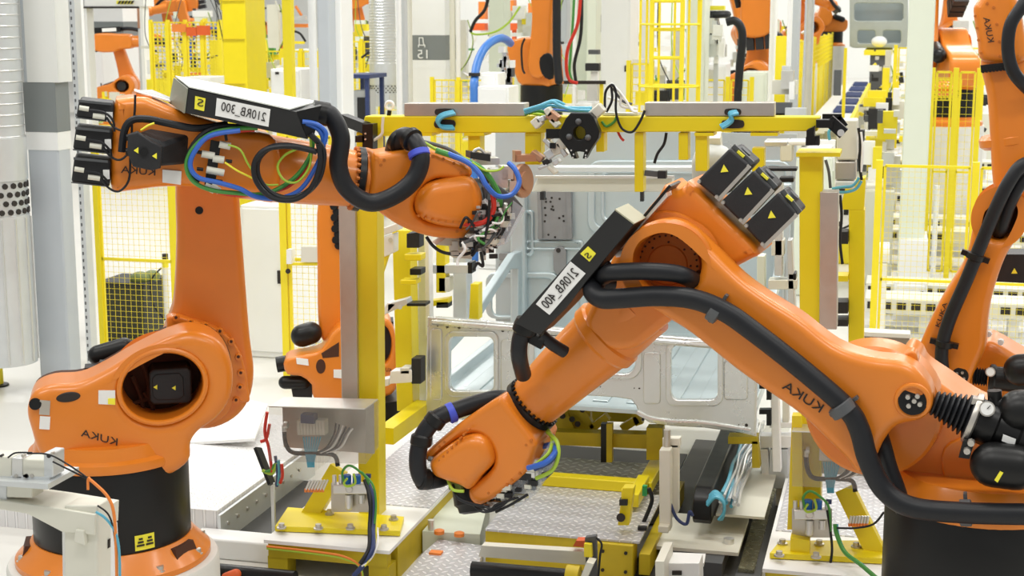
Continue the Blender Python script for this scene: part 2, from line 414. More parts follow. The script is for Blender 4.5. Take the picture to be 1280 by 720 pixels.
# forearm casting
fc = [(143, 131), (151, 123), (180, 121), (195, 126), (212, 133), (240, 143), (270, 152), (300, 162), (345, 175), (346, 248), (310, 246), (270, 238), (240, 233), (200, 233), (160, 238), (140, 236), (139, 190)]
fo = MB().pprism(fa, fc, -.27, -.33, .06, .05, res=5).build('forearm', ORANGE, RA)
axp = [fa.pt(300, 205, -.12), fa.pt(340, 211, -.12), fa.pt(400, 218, -.12), fa.pt(458, 225, -.12)]
MB().tube(axp, [.175, .172, .16, .14], 40, 4).build('forearm_tube', ORANGE, fo)
ln = (axp[-1] - axp[0]).normalized()
m = MB().lathe(axp[-1] - ln * .0, ln, [(-.065, .15), (-.06, .168), (-.028, .168), (-.02, .15)], 40)
cr = m.build('collar_ring', BLACK, fo)
m = MB()
for k in range(28):
    a = 2 * PI * k / 28; x = ln.orthogonal().normalized(); y = ln.cross(x); c = axp[-1] - ln * .078 + (x * math.cos(a) + y * math.sin(a)) * .158
    m.cyl(c, c + ln * .03, .01, .01, 6)
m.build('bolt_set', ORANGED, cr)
stext(fa, 'KUKA', (194, 219.5), (151, 216), (.5, -9), -.336, INK, fo)
m = MB(); quad(m, fa, [(203, 212), (227, 214), (226, 231), (203, 228)], -.336); m.build('type_plate', LABELW, fo)
m = MB(); quad(m, fa, [(168, 113), (190, 112), (216, 123), (212, 128)], -.1, .004)
hexpx(m, fa, [(168, 113.5), (172, 116), (213, 128), (213, 126)], -.22, .0); m.build('cover_plate', WHITE, fo)
m = MB(); hexpx(m, fa, [(170, 117), (190, 121), (190, 128), (170, 124)], -.25, -.02); m.build('plate_bracket', ORANGE, fo)
# wrist motors with connectors
for i, (x0, y0, x1, y1) in enumerate(((95, 124, 141, 153), (91, 158, 139, 193), (89, 196, 137, 234))):
    m = MB(); hexpx(m, fa, [(x0, y1 - 6), (x1, y1), (x1 + 2, y0 + 5), (x0 + 4, y0)], -.33, -.05)
    m.wn = True
    mo = m.build('wrist_motor', MOTOR, RA, bevel=.012)
    m = MB(); m.bar(fa.pt(x0 + 3, y0 + 2, -.345), fa.pt(x1 - 2, y0 + 6, -.345), .012, .012)
    m.bar(fa.pt(x0, y1 - 6, -.332), fa.pt(x1 - 2, y1 - 1, -.332), .006, .006); m.build('edge_set', GREY, mo)
    m = MB()
    ym = (y0 + y1) / 2
    m.cyl(fa.pt(x0 + 4, ym - 4, -.36), fa.pt(x0 + 16, ym - 2, -.36), .012, .012, 10); m.cyl(fa.pt(x0 + 21, ym + 6, -.36), fa.pt(x0 + 36, ym + 8, -.36), .013, .013, 10)
    m.build('connector_set', CREAM, mo)
    m = MB(); m.tube(fa.path([(x0 + 17, ym - 1), (x0 + 35, ym + 2), (x0 + 46, ym + 12), (x0 + 48, ym + 26 - 6 * i)], -.37), .006, 6)
    m.tube(fa.path([(x0 + 38, ym + 8), (x0 + 47, ym + 20), (x0 + 60, ym + 24), (x0 + 72, ym + 10), (x0 + 74, ym - 20)], -.37), .006, 6); m.build('motor_cable', RUBBER, mo)
    m = MB(); m.cbox(fa.pt(x1 - 4, y0 + 22, -.34), .03, .02, .045); m.build('connector_tag', LABELW, mo)
# elbow motor
m = MB().pprism(fa, [(160, 168), (172, 164), (190, 176), (203, 183), (201, 210), (190, 213), (166, 208), (159, 190)], -.5, -.52, -.46, .012, n=1, smooth=False)
em = m.build('elbow_motor', MOTOR, RA)
m = MB(); hexpx(m, fa, [(164, 206), (203, 208), (205, 180), (170, 166)], -.46, -.32, [(172, 204), (236, 205), (238, 168), (186, 160)]); m.build('motor_body', MOTOR, em, bevel=.015)
m = MB()
for cx, cy in ((170, 188), (193, 195)):
    m.add([fa.pt(cx - 3, cy, -.524), fa.pt(cx + 3, cy - 4, -.524), fa.pt(cx + 3, cy + 4, -.524)], [(0, 1, 2)])
m.build('triangle_set', STICK, em)
m = MB(); m.cyl(fa.pt(180, 190, -.53), fa.pt(180, 190, -.5), .02); m.cyl(fa.pt(157, 190, -.48), fa.pt(166, 190, -.48), .02); m.cyl(fa.pt(158, 172, -.48), fa.pt(166, 172, -.48), .016); m.build('black_plugs', BLACK, em)
# control box on top
m = MB(); hexpx(m, fa, [(232, 141), (384, 174), (370, 140), (236, 111)], -.50, -.16, [(213, 128), (398, 158), (398, 130), (219, 98)])
cb = m.build('control_box', mat('black_box_front', (.014, .014, .014), .45, 0, 0, .2), RA)
m = MB(); f = [fa.pt(236, 110.5, -.505), fa.pt(362, 138.5, -.505), fa.pt(397, 129, -.16), fa.pt(219, 97, -.16)]
m.hexa([p + ZZ * .004 for p in f] + [p + ZZ * .010 for p in f]); m.build('box_lid', mat('pale_lid', (.74, .77, .72), .4, .2, 0, .05, 3), cb)
m = MB(); q = [fa.pt(232, 141.5, -.505), fa.pt(236, 110.5, -.505), fa.pt(219, 97, -.16), fa.pt(213, 128.5, -.16)]
m.hexa([p - V((.003, 0, 0)) for p in q] + [p - V((.008, 0, 0)) for p in q]); m.build('box_end', mat('olive_grey', (.24, .25, .19), .5, 0, 0, .08), cb)
m = MB(); hexpx(m, fa, [(372, 172), (393, 168), (402, 132), (368, 140)], -.49, -.18); m.build('cable_entry', BLACK, cb)
m = MB(); quad(m, fa, [(271, 122.5), (338, 136.5), (335.5, 158.5), (269, 144.5)], -.505); nl = m.build('number_label', LABELW, cb)
stext(fa, '210RB_300', (331.5, 152), (276, 138), (1.6, -11), -.511, INK, nl)
m = MB(); quad(m, fa, [(244, 120), (257, 123), (255, 139), (243, 136)], -.505); yl = m.build('letter_label', STICK, cb)
stext(fa, 'S', (254, 133.5), (246.5, 132), (.6, -9), -.511, INK, yl)
# hoses and cables
m = MB(); hp = fa.path([(400, 141, -.34), (414, 145, -.36), (426, 172, -.38), (423, 207, -.38), (434, 236, -.38), (461, 253, -.38), (490, 246, -.38), (516, 226, -.38), (526, 200, -.37), (520, 180, -.33), (507, 170, -.26), (495, 179, -.2), (490, 200, -.1)])
bh = m.tube(hp, .047, 18, 8).build('dress_hose', RUBBER, RA)
m = MB()
for p, q in (((513, 190), (531, 192)), ((508, 178), (527, 183))):
    a, b2 = fa.pt(p[0], p[1], -.365), fa.pt(q[0], q[1], -.365); c = (a + b2) / 2
    d = (fa.pt(526, 200, -.37) - fa.pt(520, 180, -.33)).normalized()
    m.lathe(c - d * .015, d, [(0, .055), (.03, .055)], 20)
m2 = MB(); d = (fa.pt(526, 200, -.37) - fa.pt(520, 180, -.33)).normalized(); m2.lathe(fa.pt(524, 193, -.36) - d * .02, d, [(0, .05), (.004, .056), (.03, .056), (.034, .05)], 20); m2.build('hose_clip', BLUEC, bh, label='blue hose clip')
m2 = MB(); d2 = (fa.pt(520, 180, -.33) - fa.pt(507, 170, -.26)).normalized()
for px, py, dd in ((514, 174, -.30), (498, 176, -.22)): m2.lathe(fa.pt(px, py, dd) - d2 * .02, d2, [(0, .052), (.006, .062), (.034, .062), (.04, .052)], 20)
m2.lathe(fa.pt(403, 142, -.34), V((1, 0, -.2)), [(-.05, .06), (.03, .06), (.036, .05)], 20)
m2.build('hose_glands', BLACK, bh)
loops = [
 (GREEN, .011, [(322, 160), (290, 161), (262, 168), (241, 186), (233, 207), (241, 226), (262, 237), (292, 241), (332, 242), (366, 224), (386, 198), (391, 176), (384, 158)], -.47),
 (BLUE, .012, [(300, 163), (262, 170), (243, 190), (238, 208), (248, 222), (272, 228), (300, 236), (320, 246), (348, 248), (374, 238), (392, 214), (404, 185), (400, 164), (383, 154)], -.49),
 (BLUE, .011, [(378, 152), (395, 155), (407, 165), (405, 180), (397, 192)], -.5),
 (RED, .010, [(318, 162), (280, 166), (252, 178), (236, 200), (242, 224), (258, 236), (295, 244), (330, 241), (362, 232), (384, 206), (392, 178)], -.45),
 (RUBBER, .014, [(310, 160), (280, 158), (256, 166), (238, 188), (236, 212), (248, 228)], -.45),
 (RUBBER, .015, [(388, 168), (404, 188), (400, 220), (384, 240), (362, 248), (340, 242), (324, 224), (322, 202), (335, 186), (356, 182), (382, 186), (396, 190)], -.53),
 (RUBBER, .013, [(398, 180), (400, 206), (388, 236), (366, 250), (338, 246), (320, 226), (318, 204), (330, 188), (352, 183), (376, 184)], -.55),
 (LIME, .006, [(372, 186), (356, 194), (347, 208), (354, 224), (370, 228), (384, 214), (389, 196), (388, 172)], -.5),
 (LIME, .005, [(285, 181), (300, 187), (310, 205), (318, 216), (330, 230), (348, 231)], -.48),
 (STICK, .005, [(281, 203), (296, 213), (310, 220), (318, 224)], -.48),
 (RUBBER, .018, [(152, 190), (156, 162), (166, 150), (185, 149), (205, 153), (240, 160), (262, 159), (285, 155)], -.42),
 (STICK, .005, [(176, 163), (185, 157), (193, 154)], -.46)]
for mt, r, pts, d in loops: MB().tube(fa.path(pts, d), r, 8).build('cable_loop', mt, RA)
m = MB()
for x0, y0, x1, y1 in ((252, 192, 268, 195), (266, 198, 280, 200), (258, 212, 280, 216), (264, 232, 274, 239), (274, 180, 288, 183), (256, 232, 268, 238)):
    m.cyl(fa.pt(x0, y0, -.45), fa.pt(x1, y1, -.45), .018, .018, 10)
cn = m.build('connector_set', CREAM, RA)
m = MB(); m.bar(fa.pt(270, 176, -.43), fa.pt(262, 232, -.43), .025, .05); m.bar(fa.pt(281, 160, -.47), fa.pt(283, 176, -.47), .014, .014)
for x0, y0 in ((246, 190), (246, 211), (282, 201), (270, 226)): m.cyl(fa.pt(x0, y0, -.45), fa.pt(x0 + 8, y0 + 1, -.45), .009, .009, 8)
m.build('connector_rail', BLACK, RA)
# wrist
wf = [(464, 191), (476, 191), (500, 187), (520, 188), (546, 191), (568, 199), (586, 208), (587, 219), (572, 224), (548, 222), (532, 228), (520, 243), (516, 258), (524, 270), (540, 277), (583, 281), (582, 291), (572, 297), (540, 295), (512, 287), (490, 276), (470, 262), (461, 256), (462, 222)]
wr = MB().pprism(fa, wf, -.22, -.28, .05, .035, res=5).build('wrist_fork', ORANGE, RA)
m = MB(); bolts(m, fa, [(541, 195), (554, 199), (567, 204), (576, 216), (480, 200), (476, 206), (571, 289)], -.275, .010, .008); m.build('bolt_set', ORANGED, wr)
wb = [(517, 252), (522, 238), (536, 227), (560, 221), (584, 219), (596, 230), (601, 250), (596, 268), (588, 282), (565, 283), (538, 278), (521, 268)]
wbo = MB().pprism(fa, wb, -.24, -.34, .02, .07, res=6).build('wrist_body', ORANGE, RA)
m = MB(); bolts(m, fa, [(522 + 8.5 * i, 269 + [0, 3, 5, 6, 6.5, 7, 7, 7][i]) for i in range(8)], -.30, .007, .035)
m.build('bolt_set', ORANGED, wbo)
fd = (fa.pt(612, 256, -.16) - fa.pt(560, 250, -.16)).normalized()
m = MB().lathe(fa.pt(594, 252, -.16), fd, [(-.03, .12), (.0, .125), (.012, .12), (.015, .11), (.03, .11), (.034, .125), (.05, .125)], 36); m.build('tool_flange', GREY, RA)
for i, (mt, r, pts) in enumerate(((BLUE, .014, [(560, 192, -.3), (586, 204, -.33), (600, 218, -.36), (608, 232, -.38), (622, 245, -.38), (640, 243, -.38), (649, 228, -.36), (644, 212, -.33), (636, 204, -.28)]),
    (GREEN, .015, [(545, 188, -.3), (588, 203, -.3), (606, 215, -.32), (618, 232, -.32), (625, 250, -.32), (620, 275, -.3), (608, 292, -.28)]), (LIME, .006, [(590, 203, -.34), (606, 213, -.34), (622, 213, -.34), (630, 208, -.34)]),
    (RED, .014, [(616, 243, -.36), (617, 262, -.36), (608, 276, -.36), (590, 281, -.34), (578, 279, -.3)]), (RUBBER, .008, [(612, 250, -.38), (610, 280, -.38), (604, 305, -.38), (606, 318, -.36)]),
    (RUBBER, .009, [(533, 296, -.2), (542, 308, -.22), (556, 316, -.22), (580, 318, -.24), (598, 312, -.24)]), (LIME, .008, [(530, 178, -.25), (548, 188, -.28), (560, 192, -.3)]),
    (GREY, .01, [(525, 176, -.2), (560, 186, -.24), (586, 203, -.28)]))):
    MB().tube([fa.pt(*p) for p in pts], r, 8).build('tool_hose', mt, RA)
TA = thing('changer_tool', 'cluttered gripper tool with clear side plate on the wrist of the left robot', 'robot tool', fa)
rnd = random.Random(3)
m = MB().lathe(fa.pt(604, 254, -.16), fd, [(-.012, .12), (.03, .12), (.035, .10), (.06, .10)], 28); m.build('mounting_ring', STEEL, TA)
m = MB().pprism(fa, [(600, 232), (614, 226), (640, 244), (650, 256), (628, 300), (612, 310), (590, 306), (588, 288), (604, 276)], -.2, -.27, -.05, .01, n=1, smooth=False); m.build('tool_body', GREY, TA)
for k in range(14):
    u0, v0 = rnd.random(), rnd.random(); pts = []
    for j in range(4):
        u0 += rnd.uniform(-.25, .25); v0 += rnd.uniform(-.1, .3); pts.append(fa.pt(602 + 40 * u0 - 24 * v0, 242 + 14 * u0 + 56 * v0, -.36 - rnd.random() * .03))
    MB().tube(pts, rnd.choice([.004, .006, .008]), 6).build('tool_wire', [RUBBER, LABELW, RUBBER, GREY, LABELW, GREEN, GREY][k % 7], TA)
m = MB()
for k in range(64):
    u, v = rnd.random(), rnd.random(); x = 600 + 44 * u - 26 * v; y = 246 + 14 * u + 60 * v
    c = fa.pt(x, y, -.29 - rnd.random() * .06); s_ = .010 + rnd.random() * .016
    if rnd.random() < .5: m.cbox(c, s_ * 1.5, s_, s_)
    else: m.cyl(c, c + V((rnd.uniform(-1, 1), -.3, rnd.uniform(-1, 1))).normalized() * s_ * 2.2, s_ * .45, None, 8)
m.build('fitting_set', ALU, TA)
m = MB()
for k in range(50):
    u, v = rnd.random(), rnd.random(); x = 598 + 44 * u - 26 * v; y = 250 + 14 * u + 60 * v
    c = fa.pt(x, y, -.29 - rnd.random() * .06); m.cbox(c, .035 * rnd.random() + .008, .02, .03 * rnd.random() + .008)
m.build('sensor_set', MOTOR, TA)
m = MB()
for k in range(16):
    u, v = rnd.random(), rnd.random(); x = 606 + 36 * u - 20 * v; y = 248 + 14 * u + 50 * v
    c = fa.pt(x, y, -.30 - rnd.random() * .05); m.cbox(c, .04, .02, .03)
m.build('tool_valve', CREAM, TA)
m = MB(); quad(m, fa, [(608, 246), (630, 236), (656, 262), (632, 304), (626, 302), (645, 263)], -.34, .004) if False else None
m = MB().pprism(fa, [(641, 250), (657, 262), (634, 304), (620, 309), (640, 272)], -.37, -.375, -.365, .002, n=1, smooth=False); m.build('clear_plate', PLASTIC, TA)
m = MB().lathe(fa.pt(655, 226, -.1), V((1, -1.1, .1)), [(-.03, .085), (-.02, .092), (.0, .092), (.006, .085), (.006, .05), (.02, .05)], 28); m.build('copper_disc', COPPER, TA)
m = MB()
m.cbox(fa.pt(656, 197, -.05), .11, .1, .035); m.cbox(fa.pt(646, 195, -.05), .035, .06, .06); m.build('adapter_block', COPPER, TA)
m = MB()
for (x, y, sx, sz) in ((607, 201, .13, .035), (622, 222, .09, .1), (632, 215, .06, .07), (640, 232, .05, .06), (600, 192, .1, .02)): m.cbox(fa.pt(x, y, -.12), sx, .1, sz)
m.tube(fa.path([(592, 200), (592, 190), (599, 186), (606, 192), (606, 200)], -.2), .008, 6)
m.build('upper_set', ALU, TA)
m = MB(); hexpx(m, fa, [(588, 198), (613, 202), (613, 193), (588, 190)], -.22, -.1); m.cbox(fa.pt(606, 228, -.2), .05, .05, .08); m.build('sensor_box', MOTOR, TA)
m = MB(); hexpx(m, fa, [(545, 306), (588, 310), (588, 298), (560, 296)], -.14, -.02); hexpx(m, fa, [(566, 322), (590, 324), (590, 308), (568, 306)], -.14, -.04); m.build('lower_block', CREAM, TA)
# small random bits continuing below
m = MB()
for k in range(22):
    x = rnd.uniform(562, 606); y = rnd.uniform(288, 322); c = fa.pt(x, y, -.2 + rnd.uniform(-.05, .05)); m.cbox(c, rnd.uniform(.01, .05), .03, rnd.uniform(.01, .03))
m.build('lower_set', STEEL, TA)

# ================================================================== ROBOT B (right foreground)
FB = Fr((.42, 6.96, 0), -5); fb = FB
oB = fb.pt(1222, 645, 0); BX = V((oB.x, 0.05, 0))
zt = fb.pt(1222, 640, 0).z + .085
rp2 = tag(MB().lathe(BX, ZZ, [(0, .545), (.275, .545), (.295, .535), (.30, .50)], 64).build('robot_pedestal', CONC), 'cream pedestal hidden low under the foreground robot on the right', 'pedestal'); rp2.location = fb.o; rp2.rotation_euler = (0, 0, fb.deg)
RB = thing('industrial_robot', 'large foreground orange robot arm with control box marked 400, bent down to left', 'robot', fb)
MB().lathe(BX + ZZ * .3, ZZ, [(.002, .50), (.03, .50), (.045, .485), (.09, .45), (.13, .42), (.13, .39)], 48).build('base_flange', ORANGE, RB)
MB().lathe(BX + ZZ * .40, ZZ, [(0, .41), (.02, .418), (zt - .43, .418), (zt - .40, .40)], 64).build('base_frame', BLACK, RB)
carB = [(1122, 452), (1133, 440), (1147, 447), (1156, 462), (1185, 482), (1215, 503), (1250, 520), (1300, 540), (1345, 560), (1355, 630), (1330, 655), (1270, 662), (1200, 660), (1140, 650), (1112, 632), (1104, 590), (1100, 540), (1104, 490)]
cB = MB().pprism(fb, carB, .0, -.08, .36, .05, res=5).build('carousel', ORANGE, RB)
MB().lathe(BX + ZZ * (zt - .06), ZZ, [(0, .40), (.02, .42), (.07, .42), (.16, .36)], 48).build('turret_ring', ORANGE, cB)
m = MB().pprism(fb, [(1180, 560), (1230, 545), (1300, 560), (1330, 600), (1300, 640), (1230, 640), (1185, 610)], -.1, -.10, -.07, .012); m.build('carousel_rib', ORANGE, cB)
hubB = MB().lathe(fb.pt(1090, 515, -.18), V((0, 1, 0)), [(0, .25), (.0, .285), (.012, .30), (.10, .31), (.16, .31)], 56).build('link_hub', ORANGE, RB)
laB = [(782, 327), (784, 307), (794, 290), (812, 279), (833, 275), (853, 280), (873, 294), (893, 313), (927, 346), (960, 370), (1000, 395), (1045, 429), (1087, 444), (1128, 450), (1150, 463), (1165, 486), (1165, 508), (1152, 522), (1122, 530), (1106, 548), (1094, 572), (1076, 590), (1060, 572), (1045, 557), (1003, 517), (962, 488), (920, 458), (866, 415), (833, 394), (806, 374), (790, 352)]
lB = MB().pprism(fb, laB, -.34, -.40, -.18, .05, [ell(835, 330, 43, 40)], res=5).build('link_arm', ORANGE, RB)
m = MB().lathe(fb.pt(835, 331, -.22), V((0, 1, 0)), [(-.012, .0), (-.012, .09), (-.004, .095), (-.004, .148), (.02, .155), (.04, .155)], 48)
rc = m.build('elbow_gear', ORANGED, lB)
m = MB()
for R, n, r in ((.135, 30, .005), (.105, 8, .005)):
    c = fb.pt(835, 331, -.23)
    for k in range(n):
        a = 2 * PI * k / n; e = c + V((math.cos(a) * R, 0, math.sin(a) * R)); m.cyl(e + V((0, .01, 0)), e - V((0, .0, 0)), r, None, 8)
m.build('bolt_set', BROWN, rc)
m = MB(); pts = [fb.pt(835 + 52 * math.cos(a), 328 + 49 * math.sin(a), -.36) for a in [i * 2 * PI / 40 for i in range(41)]]
m.tube(pts, .02, 8, 1, False, False); m.build('elbow_rim', ORANGE, lB)
m = MB().cyl(fb.pt(1141, 501, -.408), fb.pt(1141, 501, -.38), .062, .062, 28); pv = m.build('pivot_pin', BLACK, lB)
m = MB(); bolts(m, fb, [(1135, 496), (1147, 495), (1150, 505), (1136, 507), (1143, 501)], -.408, .012, .014); m.build('bolt_set', STEEL, pv)
m = MB(); c = fb.pt(1141, 501, -.40); m.ring(c, V((0, 1, 0)), .068, .012, 32); m.build('pivot_rim', ORANGE, pv)
stext(fb, 'KUKA', (1024.5, 516), (977, 485), (6, -9.5), -.404, INK, lB)
m = MB().pprism(fb, [(1128, 452), (1130, 443), (1140, 438), (1147, 444), (1146, 456)], -.2, -.22, -.12, .01); m.build('lifting_lug', ORANGE, lB)
# counterbalance
cx = [fb.pt(1166, 503, -.3), fb.pt(1215, 522, -.3)]; ax = (cx[1] - cx[0]); L = ax.length
prof = []
for k in range(8):
    t = L * k / 8; prof += [(t, .045 + .004 * k), (t + L / 24, .056 + .006 * k), (t + L / 12, .056 + .006 * k), (t + L / 9, .045 + .004 * k)]
cbal = MB().lathe(cx[0], ax, prof, 24).build('counterbalance', RUBBER, RB)
m = MB().lathe(cx[1], ax, [(-.01, .11), (0, .115), (.012, .115), (.02, .10)], 28); m.build('end_ring', STEEL, cbal)
m = MB().lathe(cx[1], ax, [(.01, .095), (.1, .10), (.11, .085), (.2, .085), (.21, .10), (.65, .10), (.66, .08)], 28); m.build('cylinder', BLACK, cbal)
m = MB(); quad(m, fb, [(1254, 543), (1270, 549), (1268, 557), (1252, 551)], -.405); m.build('type_plate', LABELW, cbal)
m = MB().caps(fb.pt(1212, 577, -.42), fb.pt(1300, 588, -.42), .098); m.build('lower_accumulator', BLACK, cbal)
m = MB(); quad(m, fb, [(1250, 589), (1254, 591), (1247, 603), (1243, 600)], -.52); m.build('yellow_tag', STICK, cbal)
m = MB().caps(fb.pt(1246, 512, -.3), fb.pt(1340, 520, -.3), .095); m.cyl(fb.pt(1236, 500, -.3), fb.pt(1252, 506, -.3), .03); m.cyl(fb.pt(1243, 488, -.3), fb.pt(1244, 505, -.3), .03); m.build('upper_accumulator', BLACK, cbal)
m = MB().cyl(fb.pt(1234, 511, -.42), fb.pt(1234, 511, -.38), .033, .033, 24); gg = m.build('pressure_gauge', STEEL, cbal)
m = MB().cyl(fb.pt(1234, 511, -.424), fb.pt(1234, 511, -.419), .027, .027, 24); gd = m.build('dial', LABELW, gg)
m = MB(); m.bar(fb.pt(1234, 511, -.427), fb.pt(1238, 507, -.427), .003, .003); m.build('needle', INK, gd)
m = MB(); hexpx(m, fb, [(1198, 572), (1212, 574), (1218, 553), (1204, 551)], -.44, -.36); m.build('mount_bracket', BLACK, cbal)
m = MB(); bolts(m, fb, [(1209, 563), (1214, 553)], -.44, .017, .02); m.build('bolt_set', STEEL, cbal)
m = MB(); hexpx(m, fb, [(1214, 505), (1228, 508), (1230, 500), (1216, 498)], -.36, -.3); m.build('filler_block', STEEL, cbal)
# elbow casting, forearm
ec = [(836, 229), (843, 233), (852, 236), (862, 229), (870, 226), (912, 268), (953, 309), (940, 322), (918, 335), (885, 372), (850, 392), (815, 420), (795, 432), (760, 430), (738, 402), (746, 376), (760, 345), (772, 318), (788, 296), (812, 262), (828, 243)]
eB = MB().pprism(fb, ec, -.05, -.16, .24, .045, res=5).build('elbow_casting', ORANGE, RB)
m = MB(); bolts(m, fb, [(789 + 0, 293), (800, 282), (814, 273), (832, 270), (852, 273), (868, 281), (880, 292)], -.165, .01, .006); m.build('bolt_set', BROWN, eB)
m = MB(); c = fb.pt(833, 322, -.165); m.lathe(c, V((0, 1, 0)), [(-.02, .20), (-.015, .215), (0, .22), (.01, .21)], 48); m.build('elbow_flange', ORANGE, eB)
fx = [fb.pt(800, 378, .02), fb.pt(757, 420, .02), fb.pt(705, 467, .02), fb.pt(657, 513, .02)]
MB().tube(fx, [.185, .175, .155, .128], 40, 4).build('forearm_tube', ORANGE, eB)
fdr = (fx[-1] - fx[0]).normalized()
MB().lathe(fx[1] - fdr * .05, fdr, [(0, .17), (.02, .188), (.07, .188), (.09, .172)], 40).build('tube_collar', ORANGE, eB)
m = MB().lathe(fx[-1], fdr, [(-.062, .13), (-.058, .152), (-.028, .152), (-.022, .13)], 40); cr = m.build('collar_ring', BLACK, eB)
m = MB(); x_ = fdr.orthogonal().normalized(); y_ = fdr.cross(x_)
for k in range(28):
    a = 2 * PI * k / 28; c = fx[-1] - fdr * .075 + (x_ * math.cos(a) + y_ * math.sin(a)) * .142; m.cyl(c, c + fdr * .028, .009, .009, 6)
m.build('bolt_set', BLACK, cr)
for i, q in enumerate(([(870, 227), (897, 250), (937, 207), (912, 185)], [(900, 253), (927, 279), (966, 237), (942, 213)], [(929, 282), (954, 309), (996, 268), (973, 240)])):
    m = MB(); hexpx(m, fb, q, -.18, .12); m.wn = True; mo = m.build('wrist_motor', MOTOR, RB, bevel=.012)
    (xa, ya), (xb, yb), (xc, yc), (xd, yd) = q; mx, my = (xa + xb + xc * 1.3 + xd * 1.3) / 4.6 - 1, (ya + yb + yc * 1.3 + yd * 1.3) / 4.6 - 3
    m = MB(); m.add([fb.pt(mx - 5, my + 4, -.186), fb.pt(mx + 5, my + 3, -.186), fb.pt(mx - 1, my - 6, -.186)], [(0, 1, 2)]); m.build('triangle_set', STICK, mo)
    m = MB(); bolts(m, fb, [(xa + 4, ya), (xb - 1, yb - 4)], -.182, .010, .008); m.build('bolt_set', STEEL, mo)
    m = MB(); m.bar(fb.pt(xd + 2, yd, -.13), fb.pt(xc + 1, yc, -.13), .02, .05)
    m.cyl(fb.pt(xd + 16, yd + 8, -.05), fb.pt(xd + 21, yd + 3, -.05), .028); m.build('connector', GREY, mo)
    m = MB(); m.bar(fb.pt(xb, yb, -.175), fb.pt(xc, yc, -.175), .006, .02); m.build('edge_set', STEEL, mo)
    m = MB(); m.bar(fb.pt(xd + 10, yd + 4, -.15), fb.pt(xd + 18, yd + 11, -.15), .012, .012); m.build('yellow_strip', STICK, mo)
m = MB().cyl(fb.pt(770, 317, -.2), fb.pt(780, 316, -.2), .018); m.build('white_plug', LABELW, eB)
# control box 400
m = MB(); hexpx(m, fb, [(768, 264), (792, 282), (690, 410), (673, 421), (643, 405)], -.44, -.2) if False else None
ctr = [(768, 263), (792, 281), (733, 352), (708, 385), (674, 419), (643, 404), (700, 340)]
m = MB().pprism(fb, ctr, -.46, -.46, -.24, .006, n=1, smooth=False); cbB = m.build('control_box', mat('black_box_front', (.014, .014, .014), .45, 0, 0, .2), RB)
m = MB(); q = [fb.pt(768, 262.5, -.46), fb.pt(792, 280.5, -.46)]; m.hexa([q[0], q[1], q[1] + V((.004, 0, .005)), q[0] + V((.004, 0, .005)), q[0] + V((0, .22, 0)), q[1] + V((0, .22, 0)), q[1] + V((.004, .22, .005)), q[0] + V((.004, .22, .005))])
m.build('box_end', mat('pale_olive', (.45, .43, .30), .5, 0, 0, .08), cbB)
m = MB(); quad(m, fb, [(713, 327), (732, 342), (687, 393.5), (670, 380)], -.463); nl = m.build('number_label', LABELW, cbB)
stext(fb, '210RB_400', (724, 342), (684, 386.5), (-9, -8), -.469, INK, nl)
m = MB(); quad(m, fb, [(735, 308), (745, 317), (737, 327), (725.5, 317)], -.463); yl = m.build('letter_label', STICK, cbB)
stext(fb, 'S', (740, 320.5), (735.5, 324), (-6, -5.5), -.469, INK, yl)
m = MB(); m.bar(fb.pt(838, 232, -.2), fb.pt(770, 314, -.2), .012, .16, up=V((0, 1, 0))) if False else None
q = [fb.pt(836, 231, -.25), fb.pt(839, 233, -.25), fb.pt(770, 315, -.25), fb.pt(767, 313, -.25)]
m = MB().hexa(q + [p + V((0, .2, 0)) for p in q]); m.build('cover_plate', BLACK, eB)
m = MB(); q = [fb.pt(832, 240, -.245), fb.pt(834, 246, -.245), fb.pt(775, 312, -.245), fb.pt(772, 309, -.245)]; m.hexa(q + [p + V((0, .18, 0)) for p in q]); m.build('plate_bracket', ALU, eB)
# hoses
mh = MB().tube(fb.path([(872, 354, -.3), (858, 346, -.42), (838, 341, -.46), (800, 339, -.47), (764, 341, -.45), (752, 346, -.36), (754, 330, -.3)]), .040, 18, 8).build('elbow_hose', RUBBER, RB)
m = MB(); hexpx(m, fb, [(862, 364), (874, 368), (878, 346), (866, 342)], -.34, -.22); m.build('hose_glands', BLACK, mh)
mh = MB().tube(fb.path([(765, 352, -.3), (746, 354, -.36), (741, 364, -.43), (752, 373, -.47), (775, 373, -.48), (823, 370, -.48), (867, 374, -.48), (905, 389, -.48), (940, 413, -.47), (1003, 462, -.46), (1057, 509, -.46), (1074, 536, -.46), (1085, 574, -.46), (1105, 612, -.46), (1140, 634, -.48), (1207, 641, -.5), (1300, 643, -.5)]), .046, 18, 8).build('main_hose', RUBBER, RB)
for (px, py, dx, dy) in ((895, 388, 18, 12), (1053, 511, 6, 8), (1207, 641, 10, 0)):
    a = fb.pt(px, py, -.47); d = (fb.pt(px + dx, py + dy, -.47) - a).normalized()
    m = MB().lathe(a - d * .025, d, [(0, .05), (.004, .058), (.046, .058), (.05, .05)], 20)
    n = V((0, -1, 0)).cross(d).normalized(); m.bar(a - n * .07 + V((0, .045, 0)), a + n * .075 + V((0, .045, 0)), .014, .04, up=V((0, 1, 0))); m.build('hose_clamp', GREY, mh)
MB().tube(fb.path([(1098, 536, -.2), (1104, 556, -.3), (1112, 585, -.3), (1122, 612, -.3), (1130, 640, -.3)]), .036, 14, 6).build('short_hose', RUBBER, RB)
MB().tube(fb.path([(657, 405, -.36), (650, 425, -.36), (649, 446, -.34), (654, 468, -.2)]), .040, 16, 6).build('box_hose', RUBBER, RB)
MB().tube(fb.path([(676, 418, -.33), (690, 430, -.3), (706, 440, -.25)]), .03, 12, 6).build('box_hose', RUBBER, RB)
